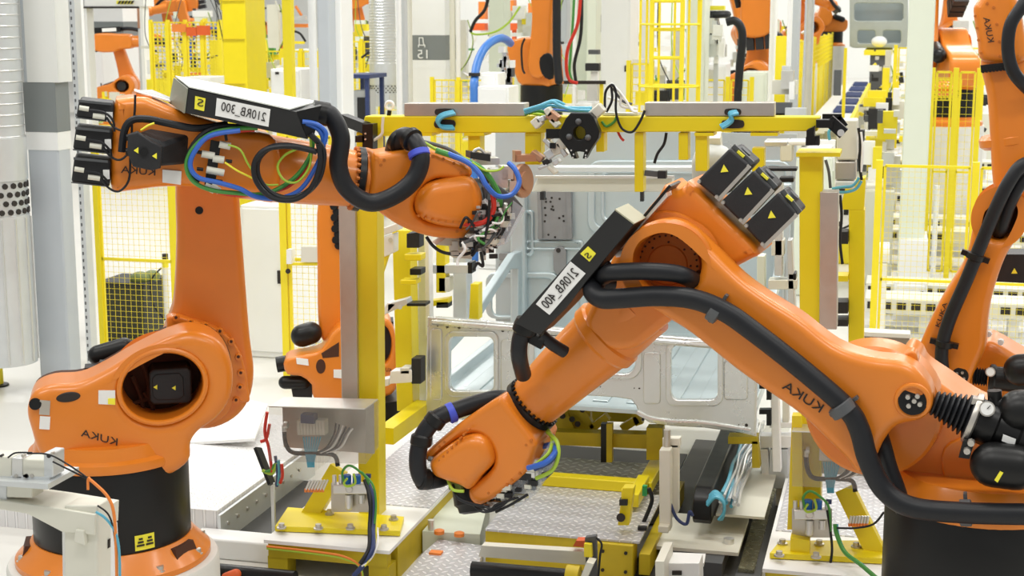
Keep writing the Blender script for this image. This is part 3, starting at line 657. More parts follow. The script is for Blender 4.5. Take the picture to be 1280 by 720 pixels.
m = MB(); m.lathe(fb.pt(660, 400, -.36), fb.pt(648, 438, -.36) - fb.pt(660, 400, -.36), [(0, .055), (.03, .06), (.06, .06), (.07, .05)], 18); m.bar(fb.pt(646, 412, -.33), fb.pt(680, 430, -.33), .04, .05); m.build('hose_bracket', BLACK, RB)
wh = MB().tube(fb.path([(640, 500, .05), (617, 499, -.05), (578, 510, -.12), (545, 524, -.2), (527, 548, -.24), (522, 578, -.26), (528, 599, -.24), (544, 600, -.18), (556, 596, -.1)]), .044, 18, 8).build('wrist_hose', RUBBER, RB)
d = (fb.pt(578, 510, -.12) - fb.pt(545, 524, -.2)).normalized(); MB().lathe(fb.pt(564, 516, -.15), d, [(-.02, .045), (-.016, .052), (.016, .052), (.02, .045)], 20).build('hose_clip', BLUEC, wh, label='blue hose clip')
m = MB()
for p, q in (((527, 548, -.24), (522, 578, -.26)), ((528, 599, -.24), (544, 600, -.18)), ((545, 524, -.2), (527, 548, -.24))):
    a, b3 = fb.pt(*p), fb.pt(*q); m.lathe(a, b3 - a, [(-.02, .045), (-.01, .054), (.03, .054), (.04, .045)], 20)
m.build('hose_glands', BLACK, wh)
# wrist
wfB = [(636, 494), (626, 494), (608, 505), (584, 522), (556, 545), (540, 560), (537, 567), (545, 570), (562, 556), (580, 543), (596, 537), (610, 540), (621, 553), (625, 570), (618, 584), (600, 600), (593, 608), (596, 620), (608, 625), (628, 614), (652, 596), (668, 580), (676, 558), (676, 546), (655, 518)]
wB = MB().pprism(fb, wfB, -.1, -.20, .17, .035, res=5).build('wrist_fork', ORANGE, RB)
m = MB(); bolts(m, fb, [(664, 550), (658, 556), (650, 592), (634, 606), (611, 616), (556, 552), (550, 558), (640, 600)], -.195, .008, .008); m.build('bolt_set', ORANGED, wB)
wbB = [(545, 572), (560, 557), (580, 544), (600, 538), (614, 543), (622, 558), (622, 574), (608, 590), (594, 606), (582, 601), (562, 594), (550, 588)]
wbb = MB().pprism(fb, wbB, -.14, -.26, .12, .06, res=6).build('wrist_body', ORANGE, RB)
m = MB(); bolts(m, fb, [(552 + 5 * i, 574 - 5.4 * i) for i in range(8)], -.225, .007, .03); m.build('bolt_set', ORANGED, wbb)
m = MB(); m.cyl(fb.pt(536, 573, -.2), fb.pt(548, 576, -.2), .014, None, 12); m.build('pin', ALU, wbb)
for mt, r, pts in ((BLUE, .014, [(672, 560, 0), (690, 556, -.1), (694, 565, -.2), (682, 578, -.25), (660, 585, -.22)]), (LIME, .01, [(684, 540, -.05), (696, 552, -.16), (698, 570, -.2), (690, 588, -.2), (670, 598, -.2)]),
   (LIME, .009, [(683, 535, 0), (690, 548, -.1), (686, 566, -.2), (670, 580, -.22)]), (RED, .012, [(548, 590, -.16), (560, 596, -.2), (575, 598, -.2)]), (NAVY, .014, [(690, 545, 0), (695, 560, -.16), (688, 576, -.22), (668, 586, -.22)]),
   (RUBBER, .008, [(566, 606, -.2), (572, 622, -.24), (590, 630, -.24), (612, 634, -.2)]), (RUBBER, .007, [(660, 618, -.2), (640, 630, -.22), (620, 640, -.2)]), (LIME, .008, [(560, 600, -.2), (566, 612, -.24), (580, 614, -.24)])):
    MB().tube([fb.pt(*p) for p in pts], r, 8).build('tool_hose', mt, RB)
for k in range(3): MB().tube(fb.path([(592 + 6 * k, 632), (604 + 5 * k, 640 - 2 * k), (622, 636 - 3 * k), (640 + 4 * k, 622)], -.22), .006, 6).build('tool_hose', RUBBER, RB)
TB = thing('changer_tool', 'black and clear gripper tool hanging below the wrist of the foreground robot', 'robot tool', fb)
tdir = (fb.pt(597, 640, -.1) - fb.pt(590, 590, -.05)).normalized()
m = MB().lathe(fb.pt(590, 604, -.05), tdir, [(0, .10), (.02, .105), (.10, .105), (.115, .09), (.14, .085), (.15, .06)], 32); m.build('mounting_ring', BLACK, TB)
m = MB(); hexpx(m, fb, [(561, 612), (575, 614), (578, 600), (560, 600)], -.2, -.1); m.build('green_cover', mat('olive_green', (.18, .24, .05), .5, 0, 0, .1), TB)
m = MB().pprism(fb, [(640, 606), (668, 584), (688, 552), (698, 548), (692, 584), (672, 616), (648, 634), (634, 628)], -.14, -.15, -.14, .003, n=1, smooth=False); m.build('clear_plate', PLASTIC, TB)
m = MB().pprism(fb, [(620, 620), (650, 590), (690, 570), (682, 600), (655, 615), (628, 636), (612, 640)], -.05, -.06, .08, .01, n=1, smooth=False); m.build('tool_body', GREY, TB)
m = MB(); m2 = MB(); m3 = MB()
for k in range(60):
    t = rnd.random(); s_ = rnd.uniform(-1, 1); x = 606 + 74 * t + 8 * s_; y = 638 - 52 * t + 12 * s_
    c = fb.pt(x, y, -.13 + rnd.uniform(-.05, .04)); z = rnd.uniform(.012, .035)
    [m, m2, m3][k % 3].cbox(c, z * 1.6, z, z)
m.build('fitting_set', ALU, TB); m2.build('sensor_set', MOTOR, TB); m3.build('tool_valve', CREAM, TB)
m = MB(); m.bar(fb.pt(612, 634, -.12), fb.pt(652, 622, -.12), .03, .03); m.cyl(fb.pt(625, 620, -.1), fb.pt(660, 620, -.1), .012); m.build('yellow_cylinder', YELLOW, TB)

# ================================================================== ROBOT C (far right behind)
FC = Fr((2.0, 9.05, 0), -5); fc_ = FC
RC = thing('industrial_robot', 'orange robot arm at right edge with a black hose down its upright link', 'robot', fc_)
cC = fc_.pt(1290, 560, .2)
MB().lathe((cC.x, .2, 0), ZZ, [(0, .5), (.03, .5), (.1, .43), (.13, .40)], 40).build('base_flange', ORANGE, RC)
MB().lathe((cC.x, .2, .12), ZZ, [(0, .40), (.45, .40)], 40).build('base_frame', BLACK, RC)
carC = [(1188, 462), (1205, 440), (1232, 425), (1250, 430), (1285, 450), (1330, 470), (1400, 500), (1400, 600), (1340, 640), (1230, 640), (1200, 600), (1186, 520)]
k1 = MB().pprism(fc_, carC, .05, -.02, .42, .05).build('carousel', ORANGE, RC)
laC = [(1228, 252), (1220, 265), (1209, 317), (1194, 345), (1178, 371), (1162, 402), (1149, 433), (1148, 449), (1151, 464), (1168, 474), (1187, 484), (1200, 490), (1211, 484), (1217, 467), (1226, 448), (1233, 430), (1236, 395), (1242, 363), (1256, 322), (1272, 295), (1283, 268), (1280, 250), (1268, 240), (1250, 235), (1236, 241)]
k2 = MB().pprism(fc_, laC, -.22, -.28, -.04, .045, [ell(1250, 270, 25, 29, 20)], res=5).build('link_arm', ORANGE, RC)
MB().lathe(fc_.pt(1251, 271, -.1), V((0, 1, 0)), [(0, .14), (.05, .14)], 32).build('elbow_gear', BROWN, k2)
m = MB().cyl(fc_.pt(1200, 470, -.29), fc_.pt(1200, 470, -.25), .048, None, 24); pv = m.build('pivot_pin', BLACK, k2)
m = MB(); bolts(m, fc_, [(1196, 467), (1203, 466), (1205, 473), (1198, 475)], -.29, .009, .01); m.build('bolt_set', STEEL, pv)
stext(fc_, 'KUKA', (1174, 409), (1184, 379), (-5, -2), -.284, INK, k2)
lr = MB().lathe(fc_.pt(1155, 455, -.0), V((0, 1, 0)), [(-.1, .2), (.1, .2)], 30)
fC = [(1226, 76), (1234, 120), (1238, 180), (1240, 215), (1244, 238), (1258, 244), (1284, 250), (1302, 232), (1300, 170), (1292, 110), (1282, 70), (1250, 66)]
k3 = MB().pprism(fc_, fC, -.1, -.16, .2, .06, res=5).build('forearm', ORANGE, RC)
m = MB().lathe(fc_.pt(1266, 178, .02), fc_.pt(1258, 120, .02) - fc_.pt(1266, 178, .02), [(-.02, .16), (0, .185), (.04, .185), (.06, .165)], 32); m.build('tube_collar', ORANGE, k3)
wC = [(1217, 14), (1222, 2), (1235, -12), (1262, -14), (1274, 10), (1280, 40), (1284, 70), (1268, 80), (1228, 76), (1222, 50)]
k4 = MB().pprism(fc_, wC, -.14, -.20, .2, .05, res=5).build('wrist_fork', ORANGE, RC)
m = MB(); bolts(m, fc_, [(1219, 20), (1221, 35), (1223, 50), (1226, 66), (1242, 9), (1246, 30), (1249, 52), (1250, 70), (1234, 4)], -.2, .009, .006); m.build('bolt_set', ORANGED, k4)
stext(fc_, 'KUKA', (1235, 53), (1229, 22), (8, -1), -.204, INK, k4)
m = MB(); m.bar(fc_.pt(1226, 86, -.2), fc_.pt(1262, 82, -.2), .03, .04)
for k in range(8): m.cbox(fc_.pt(1229 + 4.4 * k, 89 - .5 * k, -.21), .014, .03, .02)
m.build('cable_clamp', BLACK, k3)
hC = MB().tube(fc_.path([(1300, 200, -.3), (1277, 207, -.34), (1261, 228, -.36), (1246, 258, -.36), (1228, 301, -.34), (1209, 348, -.34), (1186, 402, -.34), (1177, 441, -.34), (1182, 476, -.3), (1195, 495, -.2)]), .038, 16, 7).build('main_hose', RUBBER, RC)
MB().tube(fc_.path([(1300, 208, -.26), (1277, 228, -.3), (1262, 255, -.3), (1252, 285, -.26), (1248, 292, -.12)]), .036, 14, 6).build('elbow_hose', RUBBER, RC)
MB().tube(fc_.path([(1290, -10, -.3), (1276, 10, -.33), (1263, 32, -.34), (1260, 62, -.34), (1266, 88, -.34), (1280, 106, -.3), (1296, 120, -.2)]), .036, 14, 6).build('wrist_hose', RUBBER, RC)
for px, py, dx, dy in ((1219, 321, -8, 20), (1180, 430, -4, 18)):
    a = fc_.pt(px, py, -.34); d = (fc_.pt(px + dx, py + dy, -.34) - a).normalized(); m = MB().lathe(a - d * .02, d, [(0, .042), (.004, .05), (.036, .05), (.04, .042)], 18)
    n = V((0, -1, 0)).cross(d).normalized(); m.bar(a - n * .08 + V((0, .02, 0)), a + n * .08 + V((0, .02, 0)), .03, .04, up=V((0, 1, 0))); m.build('hose_clamp', BLACK, hC)
m = MB(); pr = []
c0, c1_ = fc_.pt(1216, 470, -.2), fc_.pt(1236, 472, -.2); ax = c1_ - c0
for k in range(6): pr += [(ax.length * k / 6, .04), (ax.length * (k + .5) / 6, .055)]
kb = MB().lathe(c0, ax, pr, 20).build('counterbalance', RUBBER, RC)
m = MB().lathe(c1_, ax, [(0, .07), (.01, .08), (.03, .08), (.04, .07), (.1, .07), (.5, .07)], 24); m.build('cylinder', BLACK, kb)
m = MB().caps(fc_.pt(1254, 464, -.32), fc_.pt(1330, 458, -.32), .09); m.build('gas_accumulator', BLACK, kb)
m = MB().cyl(fc_.pt(1238, 465, -.3), fc_.pt(1238, 465, -.27), .028, None, 20); gg = m.build('pressure_gauge', STEEL, kb)
MB().cyl(fc_.pt(1238, 465, -.304), fc_.pt(1238, 465, -.299), .022, None, 20).build('dial', LABELW, gg)
m = MB(); hexpx(m, fc_, [(1242, 352), (1300, 355), (1300, 318), (1258, 318)], .15, .4); m.build('wrist_motor', MOTOR, RC)
m = MB().add([fc_.pt(1264, 342, .146), fc_.pt(1272, 342, .146), fc_.pt(1268, 335, .146)], [(0, 1, 2)]); m.build('triangle_set', STICK, RC)
m = MB(); bolts(m, fc_, [(1236, 417), (1251, 427), (1247, 227)], -.04, .02, .03); m.build('plug_set', LABELW, RC)
# ================================================================== the work cell (hall-aligned, W frame: depth = world Y)
FLOORM = mat('pale_floor', (.68, .67, .63), .35, 0, 0, .05, 1.5)
fl_ = MB().add([(-60, -3, 0), (40, -3, 0), (40, 90, 0), (-60, 90, 0)], [(0, 1, 2, 3)]).build('floor', FLOORM, None, False); struct(fl_)
def one(mb, name, m, label, cat, group=None, bevel=0, **k): return tag(mb.build(name, m, None, bevel=bevel, **k), label, cat, group)
rc_ = random.Random(11)
# ---- left and right fixture platforms
def fix_platform(name, label, x0, x1, y0, y1, z):
    t = thing(name, label, 'platform')
    MB().box((x0, y0, z - .02), (x1, y1, z)).build('deck', WHITE, t)
    m = MB(); m.box((x0 + (.16 if x0 < -1 else .02), y0 + (.75 if x0 < -1 else .62), z), (x1 - .005, y1 - .02, z + .006)); m.build('tread_plate', TREAD, t)
    f = MB().box((x0 + .02, y0 + .012, z - .10), (x1 - .02, y0 + .08, z - .021)).build('front_beam', YELLOWD, t)
    for xx in (x0 + .012, x1 - .13): MB().box((xx, y0 + .02, .0), (xx + .118, y0 + .14, z - .101)).build('foot', YELLOWD, t)
    for xx in (x0 + .004, x1 - .06): MB().box((xx, y0 + .15, .0), (xx + .056, y1 - .01, z - .021)).build('side_beam', YELLOWD, t)
    return t
LP_ = fix_platform('fixture_platform', 'yellow platform with white deck under the left valve box', -3.34, -2.60, 7.52, 10.2, .22)
RP_ = fix_platform('fixture_platform', 'yellow platform with white deck beside the foreground robot base', -.60, .10, 7.75, 10.4, .22)
m = MB()
for k, (mt, dz) in enumerate(((ORC, 0), (LIME, .012))):
    MB().tube([(-3.32, 7.515, .185 - dz), (-3.0, 7.51, .18 - dz), (-2.85, 7.50, .17 - dz), (-2.76, 7.49, .12), (-2.75, 7.47, .02), (-2.77, 7.3, .012)], .007, 8).build('edge_cable', mt, LP_)
# ---- gantry
G = thing('gantry_frame', 'yellow gantry of two posts and a cross beam in front of the van body', 'gantry')
YG = 8.05
m = MB(); hexpx(m, W, [(450, 167), (1022, 164), (1025, 146), (456, 145)], YG, YG + .13); bm_ = m.build('cross_beam', YELLOW, G, bevel=.006)
m = MB(); hexpx(m, W, [(448, 650), (474, 650), (470, 165), (445, 165)], YG + .01, YG + .14); m.build('post', YELLOW, G, bevel=.006)
m = MB(); hexpx(m, W, [(1000, 656), (1026, 656), (1028, 194), (999, 194)], YG + .05, YG + .2); m.build('post', YELLOW, G, bevel=.006)
m = MB(); hexpx(m, W, [(427, 506), (447, 506), (444, 256), (423, 256)], YG - .02, YG + .12); m.build('steel_cover', STEEL, G, bevel=.004)
m = MB(); hexpx(m, W, [(1024, 412), (1046, 412), (1048, 240), (1025, 240)], YG + .02, YG + .15); m.build('steel_cover', STEEL, G, bevel=.004)
def hanger(x0, x1, y0, y1, dy=.12):
    m = MB(); hexpx(m, W, [(x0, y1), (x1, y1), (x1, y0), (x0, y0)], YG + .02, YG + dy); m.build('hanger', YELLOW, G, bevel=.004)
for a in ((585, 600, 166, 192), (656, 676, 166, 206), (793, 804, 166, 240), (869, 884, 166, 214), (848, 860, 166, 200), (745, 755, 166, 190), (940, 955, 185, 215)): hanger(*a)
for x0, x1 in ((455, 540), (580, 605), (868, 892), (938, 972), (995, 1050)):
    y = 170 if x0 < 990 else 113
    m = MB(); hexpx(m, W, [(x0, y), (x1, y), (x1, y - 4), (x0, y - 4)], YG + .0, YG + .16) if x0 < 990 else hexpx(m, W, [(x0, 196), (x1, 196), (x1, 191), (x0, 191)], YG - .02, YG + .25); m.build('flange_plate', YELLOW, G)
# cover plates on top of the beam, with slots and blue hoses
def slot(cx, cy, a, b, d, m_=None):
    q = [fx for fx in ell(cx, cy, a, b, 0, 20)]
    q = [(cx + max(-a + b, min(a - b, (x - cx) * 1.3)) + (x - cx) * (b / a) * .9, y) for x, y in q]
    return MB().pprism(W, q, d, d - .004, d + .004, .001, n=1, smooth=False)
for (x0, x1, y0, y1, sx, pts) in ((505, 656, 129, 145, 556, [(567, 139), (552, 143), (546, 150), (551, 157), (566, 158)]), (806, 968, 128, 145, 916, [(921, 139), (912, 141), (913, 148), (906, 154), (900, 157)])):
    m = MB(); hexpx(m, W, [(x0, y1), (x1, y1), (x1, y0), (x0, y0)], YG + .0, YG + .1); cvp = m.build('top_cover', STEEL, G, bevel=.004)
    slot(sx - (0 if sx < 700 else 0), 140, 13 if sx < 700 else 11, 4.5, YG - .004).build('cable_slot', INK, cvp)
    slot(sx, 155, 14 if sx < 700 else 15, 5.5, YG - .004).build('cable_slot', INK, bm_)
    for k in range(3): MB().tube(W.path([(x + k * 1.2, y + k * 1.6) for x, y in pts], YG - .02 - .01 * k), .009, 8).build('air_line', CYAN, G)
# base plates with bolts and braces
for (bp, bl, br, pn) in (([(344, 664), (500, 670), (505, 652), (360, 640)], [(352, 660), (398, 661), (438, 661), (480, 662), (412, 643), (492, 650)], [(372, 652), (393, 652), (415, 598), (404, 588)], 0), ([(962, 698), (1105, 705), (1105, 682), (975, 682)], [(974, 695), (1020, 697), (1024, 681), (1070, 684), (978, 680)], [(1085, 700), (1106, 700), (1092, 660), (1062, 622)], 1)):
    c = [W.onz(x, y, .225) for x, y in bp]; m = MB().hexa([p for p in c] + [p + ZZ * .03 for p in c]); pl = m.build('base_plate', YELLOW, G)
    m = MB()
    for x, y in bl:
        p = W.onz(x, y, .255); m.lathe(p, ZZ, [(0, .028), (.008, .028), (.01, .018), (.028, .017)], 10)
    m.build('anchor_set', STEEL, pl)
m = MB(); m.bar(W.pt(382, 655, 7.95), W.pt(424, 585, 8.05), .10, .09, up=V((0, 1, 0))); m.build('brace', YELLOW, G)
m = MB(); m.bar(W.pt(1100, 700, 8.1), W.pt(1056, 610, 8.2), .10, .09, up=V((0, 1, 0))); m.build('brace', YELLOW, G)
m = MB(); hexpx(m, W, [(984, 662), (1004, 662), (1002, 520), (990, 520)], 8.02, 8.1); m.build('lower_bracket', YELLOW, G)
m = MB(); hexpx(m, W, [(988, 692), (1012, 694), (1012, 676), (988, 672)], 7.95, 8.03); m.build('lower_bracket', YELLOW, G)
m = MB(); m.bar(W.pt(482, 545, 8.3), W.pt(530, 510, 9.0), .1, .1); m.build('brace', YELLOW, G)
# black hexagonal docking plate at the beam centre
D = thing('docking_plate', 'black hexagonal tool docking plate hanging from the middle of the gantry beam', 'tool plate')
hexo = [(708, 148), (714, 141), (738, 141), (743, 146), (750, 164), (749, 172), (739, 187), (733, 198), (729, 198), (731, 190), (725, 189), (719, 190), (722, 198), (716, 198), (711, 187), (701, 174), (699, 166)]
hp_ = MB().pprism(W, hexo, 7.9, 7.88, 7.95, .006, [ell(725, 166, 7.5, 8.5)], n=1, smooth=False).build('plate', BLACK, D)
for x, y in ((723, 152), (711.5, 171), (735, 172)):
    MB().ball(W.pt(x, y, 7.878), .017).build('locating_ball', GREY, hp_)
for x, y in ((714, 188), (717, 193), (733, 188), (732, 194), (716, 197), (732, 197)): MB().cyl(W.pt(x, y, 7.873), W.pt(x, y, 7.89), .005, None, 8).build('pin', ALU, hp_)
m = MB(); m.bar(W.pt(683, 167, 7.95), W.pt(701, 167, 7.95), .02, .05); m.build('side_arm', BLACK, D)
m = MB(); m.cbox(W.pt(725, 166, 8.0), .12, .08, .14); m.build('back_block', YELLOWD, D)
D2 = thing('clamp_unit', 'beige clamp blocks beside the black docking plate on the beam', 'clamp')
for i, (x, y, sx, sz, mt) in enumerate(((672, 153, .035, .05, CREAM), (677, 149, .04, .03, GALV), (692, 146, .05, .05, COPPER), (687, 140, .03, .05, CREAM), (694, 153, .04, .03, CREAM), (697, 186, .05, .06, CREAM), (703, 180, .04, .05, CREAM), (686, 178, .02, .06, ALU), (745, 141, .035, .10, CREAM), (694, 170, .05, .02, ALU), (688, 192, .03, .05, GALV), (684, 202, .035, .03, MOTOR), (672, 195, .06, .035, COPPER), (696, 202, .03, .03, GALV), (706, 190, .03, .03, ALU), (680, 208, .05, .02, GALV), (691, 212, .04, .02, CREAM))):
    m = MB(); c = W.pt(x, y, 7.98); m.bar(c - V((sx / 2, 0, (.01 if i % 2 else -.02))), c + V((sx / 2, 0, (.01 if i % 2 else -.02))), .07, sz); m.build('clamp_block', mt, D2, bevel=.006)
MB().cbox(W.pt(691, 182, 7.93), .03, .02, .03).build('clamp_screw', BLACK, D2)
AB = thing('air_hose_bundle', 'blue and green air lines lying on the middle of the gantry beam', 'hoses')
for k, (mt, pts) in enumerate(((CYAN, [(655, 138), (675, 132), (690, 127), (698, 131), (715, 137), (738, 138)]), (CYAN, [(656, 141), (672, 136), (688, 132), (700, 134), (720, 135), (740, 135)]), (GREEN, [(656, 143), (668, 139), (680, 140), (690, 147), (697, 152)]), (LABELW, [(656, 140), (670, 137), (684, 143), (692, 150)]), (CYAN, [(668, 136), (682, 129), (694, 126), (706, 131)]), (LIME, [(656, 139), (668, 142), (682, 144)]), (BLUE, [(676, 137), (700, 138), (736, 140)]))):
    MB().tube(W.path(pts, 8.0 + .02 * k), .009, 8).build('air_line', mt, AB)
CB = thing('cable_bundle', 'black and white cables looping over the beam right of the docking plate', 'cables')
for k, (mt, pts) in enumerate(((RUBBER, [(756, 136), (757, 115), (765, 106), (770, 116), (770, 140), (777, 160), (790, 165), (800, 152), (806, 138)]), (RUBBER, [(758, 140), (765, 125), (764, 108)]), (GREEN, [(752, 152), (758, 158), (768, 152), (771, 144)]), (LABELW, [(762, 106), (772, 112), (782, 125), (790, 138), (797, 140)]), (LABELW, [(764, 104), (776, 118), (776, 132), (792, 136)]), (GREY, [(766, 110), (778, 126), (790, 130)]), (RED, [(772, 164), (776, 172), (780, 176)]), (LIME, [(752, 156), (762, 160), (771, 162)]), (LABELW, [(760, 122), (774, 126), (786, 133), (796, 136)]))):
    MB().tube(W.path(pts, 8.02 + .01 * k), .007, 8).build('cable', mt, CB)
MB().cbox(W.pt(776, 142, 8.15), .2, .1, .012).build('tray', ALU, CB)
# hoses under the beam
SU = thing('sensor_unit', 'black sensor block with a curved cable under the right part of the beam', 'sensor')
MB().tube(W.path([(833, 166), (830, 180), (822, 192), (818, 204)], 8.1), .008, 8).build('cable', RUBBER, SU)
MB().cbox(W.pt(828, 218, 8.1), .045, .05, .04).build('sensor_head', MOTOR, SU)
MB().bar(W.pt(806, 216, 8.1), W.pt(826, 218, 8.1), .02, .03).build('sensor_arm', GREY, SU)
for nm, lab, tz in (('left', 'black bracket arm on the left end of the gantry beam', 0),):
    t = thing('locating_bracket', lab, 'bracket')
    m = MB(); hexpx(m, W, [(453, 188), (466, 188), (466, 155), (453, 155)], 7.95, 8.03); m.build('bracket_plate', BLACK, t)
    m = MB(); hexpx(m, W, [(444, 178), (455, 178), (455, 170), (444, 170)], 7.95, 8.03); m.build('bracket_arm', BLACK, t)
    m = MB(); m.bar(W.pt(430, 149, 8.2), W.pt(458, 160, 8.0), .05, .06); m.build('bracket_arm', BLACK, t)
    MB().tube(W.path([(479, 146), (478, 158), (477, 168), (466, 176)], 7.97), .008, 8).build('cable', CREAM, t)
    bolts(MB(), W, [(457, 167), (457, 174)], 7.95, .006, .006).build('bolt_set', ALU, t)
t = thing('eye_bolt', 'white lifting eye bolt on the left end of the gantry beam', 'eye bolt')
MB().ring(W.pt(487, 132, 8.1), V((0, 1, 0)), .022, .009).build('eye', LABELW, t)
MB().cyl(W.pt(487, 138, 8.1), W.pt(486, 145, 8.1), .012).build('shank', BLACK, t)
t = thing('locating_bracket', 'black hook bracket on the right end of the gantry beam', 'bracket')
for q in ([(1020, 160), (1040, 160), (1042, 150), (1020, 150)], [(1008, 180), (1018, 180), (1018, 158), (1008, 163)]):
    m = MB(); hexpx(m, W, q, 7.95, 8.05); m.build('bracket_arm', BLACK, t)
m = MB(); m.bar(W.pt(1036, 150, 8.0), W.pt(1055, 167, 8.0), .06, .06, up=V((0, 1, 0))); m.build('bracket_arm', BLACK, t)
m = MB(); m.bar(W.pt(1028, 146, 8.15), W.pt(1052, 146, 8.15), .03, .03); m.bar(W.pt(1048, 146, 8.15), W.pt(1057, 158, 8.15), .03, .03, up=V((0, 1, 0))); m.build('bracket_arm', BLACK, t)
MB().cyl(W.pt(1051, 166, 7.94), W.pt(1051, 166, 8.06), .018, None, 14).build('pivot_pin', ALU, t)
m = MB(); hexpx(m, W, [(1007, 182), (1024, 182), (1024, 170), (1007, 172)], 8.0, 8.08); m.build('bracket_foot', MOTOR, t)
# right hand clamp column with cream blocks
t = thing('clamp_column', 'yellow column with cream cylinder blocks and cables behind the right gantry post', 'clamp column')
m = MB(); hexpx(m, W, [(1060, 520), (1079, 520), (1081, 262), (1061, 262)], 8.9, 9.05); m.build('post', YELLOW, t, bevel=.005)
m = MB(); hexpx(m, W, [(1048, 266), (1082, 266), (1082, 232), (1062, 224), (1048, 236)], 8.9, 9.05, None) if False else hexpx(m, W, [(1050, 262), (1080, 262), (1082, 222), (1058, 230)], 8.9, 9.05); m.build('gusset', YELLOW, t)
for i, (x0, y0, x1, y1, mt) in enumerate(((1046, 150, 1072, 200, CREAM), (1044, 202, 1070, 225, STEEL), (1044, 226, 1068, 236, LABELW), (1000, 184, 1040, 192, LABELW), (975, 180, 990, 202, CREAM), (955, 176, 985, 184, ALU), (985, 176, 1010, 182, LABELW))):
    m = MB(); hexpx(m, W, [(x0, y1), (x1, y1), (x1, y0), (x0, y0)], 8.5, 8.68); m.build('cylinder_block', mt, t, bevel=.008)
for x0, y0, x1, y1 in ((1046, 290, 1060, 305), (1046, 345, 1060, 352), (1046, 378, 1060, 392), (1046, 400, 1060, 408)):
    m = MB(); hexpx(m, W, [(x0, y1), (x1, y1), (x1, y0), (x0, y0)], 8.8, 8.95); m.build('clamp_arm', YELLOW if y0 in (345,) else MOTOR, t)
for mt, pts in ((RUBBER, [(1073, 160), (1076, 180), (1074, 200), (1077, 225)]), (CYAN, [(1040, 236), (1052, 234), (1066, 232), (1074, 222)]), (CYAN, [(1044, 240), (1058, 240), (1070, 236), (1077, 226)]), (LABELW, [(1076, 165), (1078, 190), (1076, 215)]), (RUBBER, [(1050, 244), (1052, 270), (1050, 300), (1053, 330)]), (CYAN, [(1040, 160), (1036, 165), (1037, 175)]), (GREY, [(1032, 200), (1036, 215), (1038, 235)])):
    MB().tube(W.path(pts, 8.45), .008, 8).build('cable', mt, t)
t = thing('clamp_column', 'small yellow framed clamp post right of the van body with black arms', 'clamp column')
for q, mt in (([(958, 214), (996, 214), (996, 210), (958, 210)], BLACK), ([(974, 228), (992, 228), (992, 222), (974, 222)], BLACK), ([(968, 345), (978, 345), (978, 225), (968, 225)], GALV), ([(960, 362), (996, 362), (996, 350), (960, 350)], CREAM), ([(985, 350), (995, 350), (995, 342), (985, 342)], BLACK), ([(946, 372), (956, 372), (956, 320), (946, 320)], PALEG), ([(985, 405), (995, 405), (990, 300), (984, 300)], GALV), ([(964, 320), (980, 320), (980, 300), (964, 300)], CREAM)):
    m = MB(); hexpx(m, W, q, 9.3, 9.42); m.build('clamp_arm', mt, t, bevel=.005)
# left hand clamp columns
t = thing('clamp_column', 'yellow column with white jointed clamp arms behind the left gantry post', 'clamp column')
m = MB(); hexpx(m, W, [(496, 514), (516, 514), (512, 288), (490, 288)], 8.95, 9.1); m.build('post', YELLOW, t, bevel=.005)
m = MB(); hexpx(m, W, [(470, 326), (492, 316), (492, 292), (470, 300)], 8.7, 8.8); m.build('clamp_plate', LABELW, t, bevel=.006)
for q, mt in (([(466, 299), (498, 288), (498, 278), (466, 290)], LABELW), ([(470, 400), (484, 392), (496, 380), (484, 378), (470, 388)][:4], LABELW), ([(484, 392), (510, 380), (508, 373), (484, 380)], GALV), ([(508, 383), (532, 383), (532, 379), (508, 379)], BLACK), ([(470, 486), (486, 482), (486, 473), (470, 476)], LABELW), ([(486, 480), (516, 478), (518, 462), (488, 464)], LABELW), ([(514, 480), (526, 480), (526, 448), (514, 448)], MOTOR), ([(500, 468), (512, 468), (512, 460), (500, 460)], CREAM), ([(512, 344), (526, 344), (526, 336), (512, 336)], BLACK), ([(500, 356), (520, 356), (520, 350), (500, 350)], YELLOW), ([(508, 310), (524, 310), (524, 290), (508, 292)], MOTOR), ([(505, 326), (526, 326), (526, 318), (505, 318)], YELLOW)):
    m = MB(); hexpx(m, W, q, 8.7, 8.8); m.build('clamp_arm', mt, t, bevel=.005)
for x, y in ((476, 312), (488, 300), (478, 395), (500, 384)): MB().cyl(W.pt(x, y, 8.69), W.pt(x, y, 8.72), .014, None, 12).build('pivot_pin', ALU, t)
MB().bar(W.pt(472, 350, 8.7), W.pt(488, 300, 8.75), .04, .04, up=V((0, 1, 0))).build('brace', YELLOW, t)
t = thing('support_column', 'silver profile column with clamp fork left of the van body', 'support column')
m = MB(); hexpx(m, W, [(566, 400), (584, 400), (582, 300), (566, 300)], 9.6, 9.75); m.build('post', GALV, t, bevel=.008)
m = MB(); hexpx(m, W, [(522, 560), (537, 560), (536, 290), (522, 290)], 9.2, 9.28); m.build('post', GALV, t, bevel=.006)
m = MB(); hexpx(m, W, [(532, 420), (538, 420), (536, 290), (530, 290)], 9.12, 9.2); m.build('post', LABELW, t, bevel=.006)
for q, mt in (([(538, 342), (586, 342), (586, 331), (538, 331)], GALV), ([(584, 342), (590, 342), (590, 328), (584, 328)], BLACK), ([(548, 340), (554, 340), (554, 334), (548, 334)], STICK), ([(535, 384), (560, 380), (560, 373), (535, 377)], YELLOW), ([(545, 366), (557, 366), (556, 300), (545, 300)], YELLOW), ([(586, 400), (598, 400), (598, 355), (588, 355)], YELLOW), ([(545, 385), (560, 385), (560, 377), (545, 377)], MOTOR), ([(548, 365), (562, 365), (562, 347), (548, 347)], CREAM)):
    m = MB(); hexpx(m, W, q, 9.3, 9.4); m.build('clamp_arm', mt, t, bevel=.004)
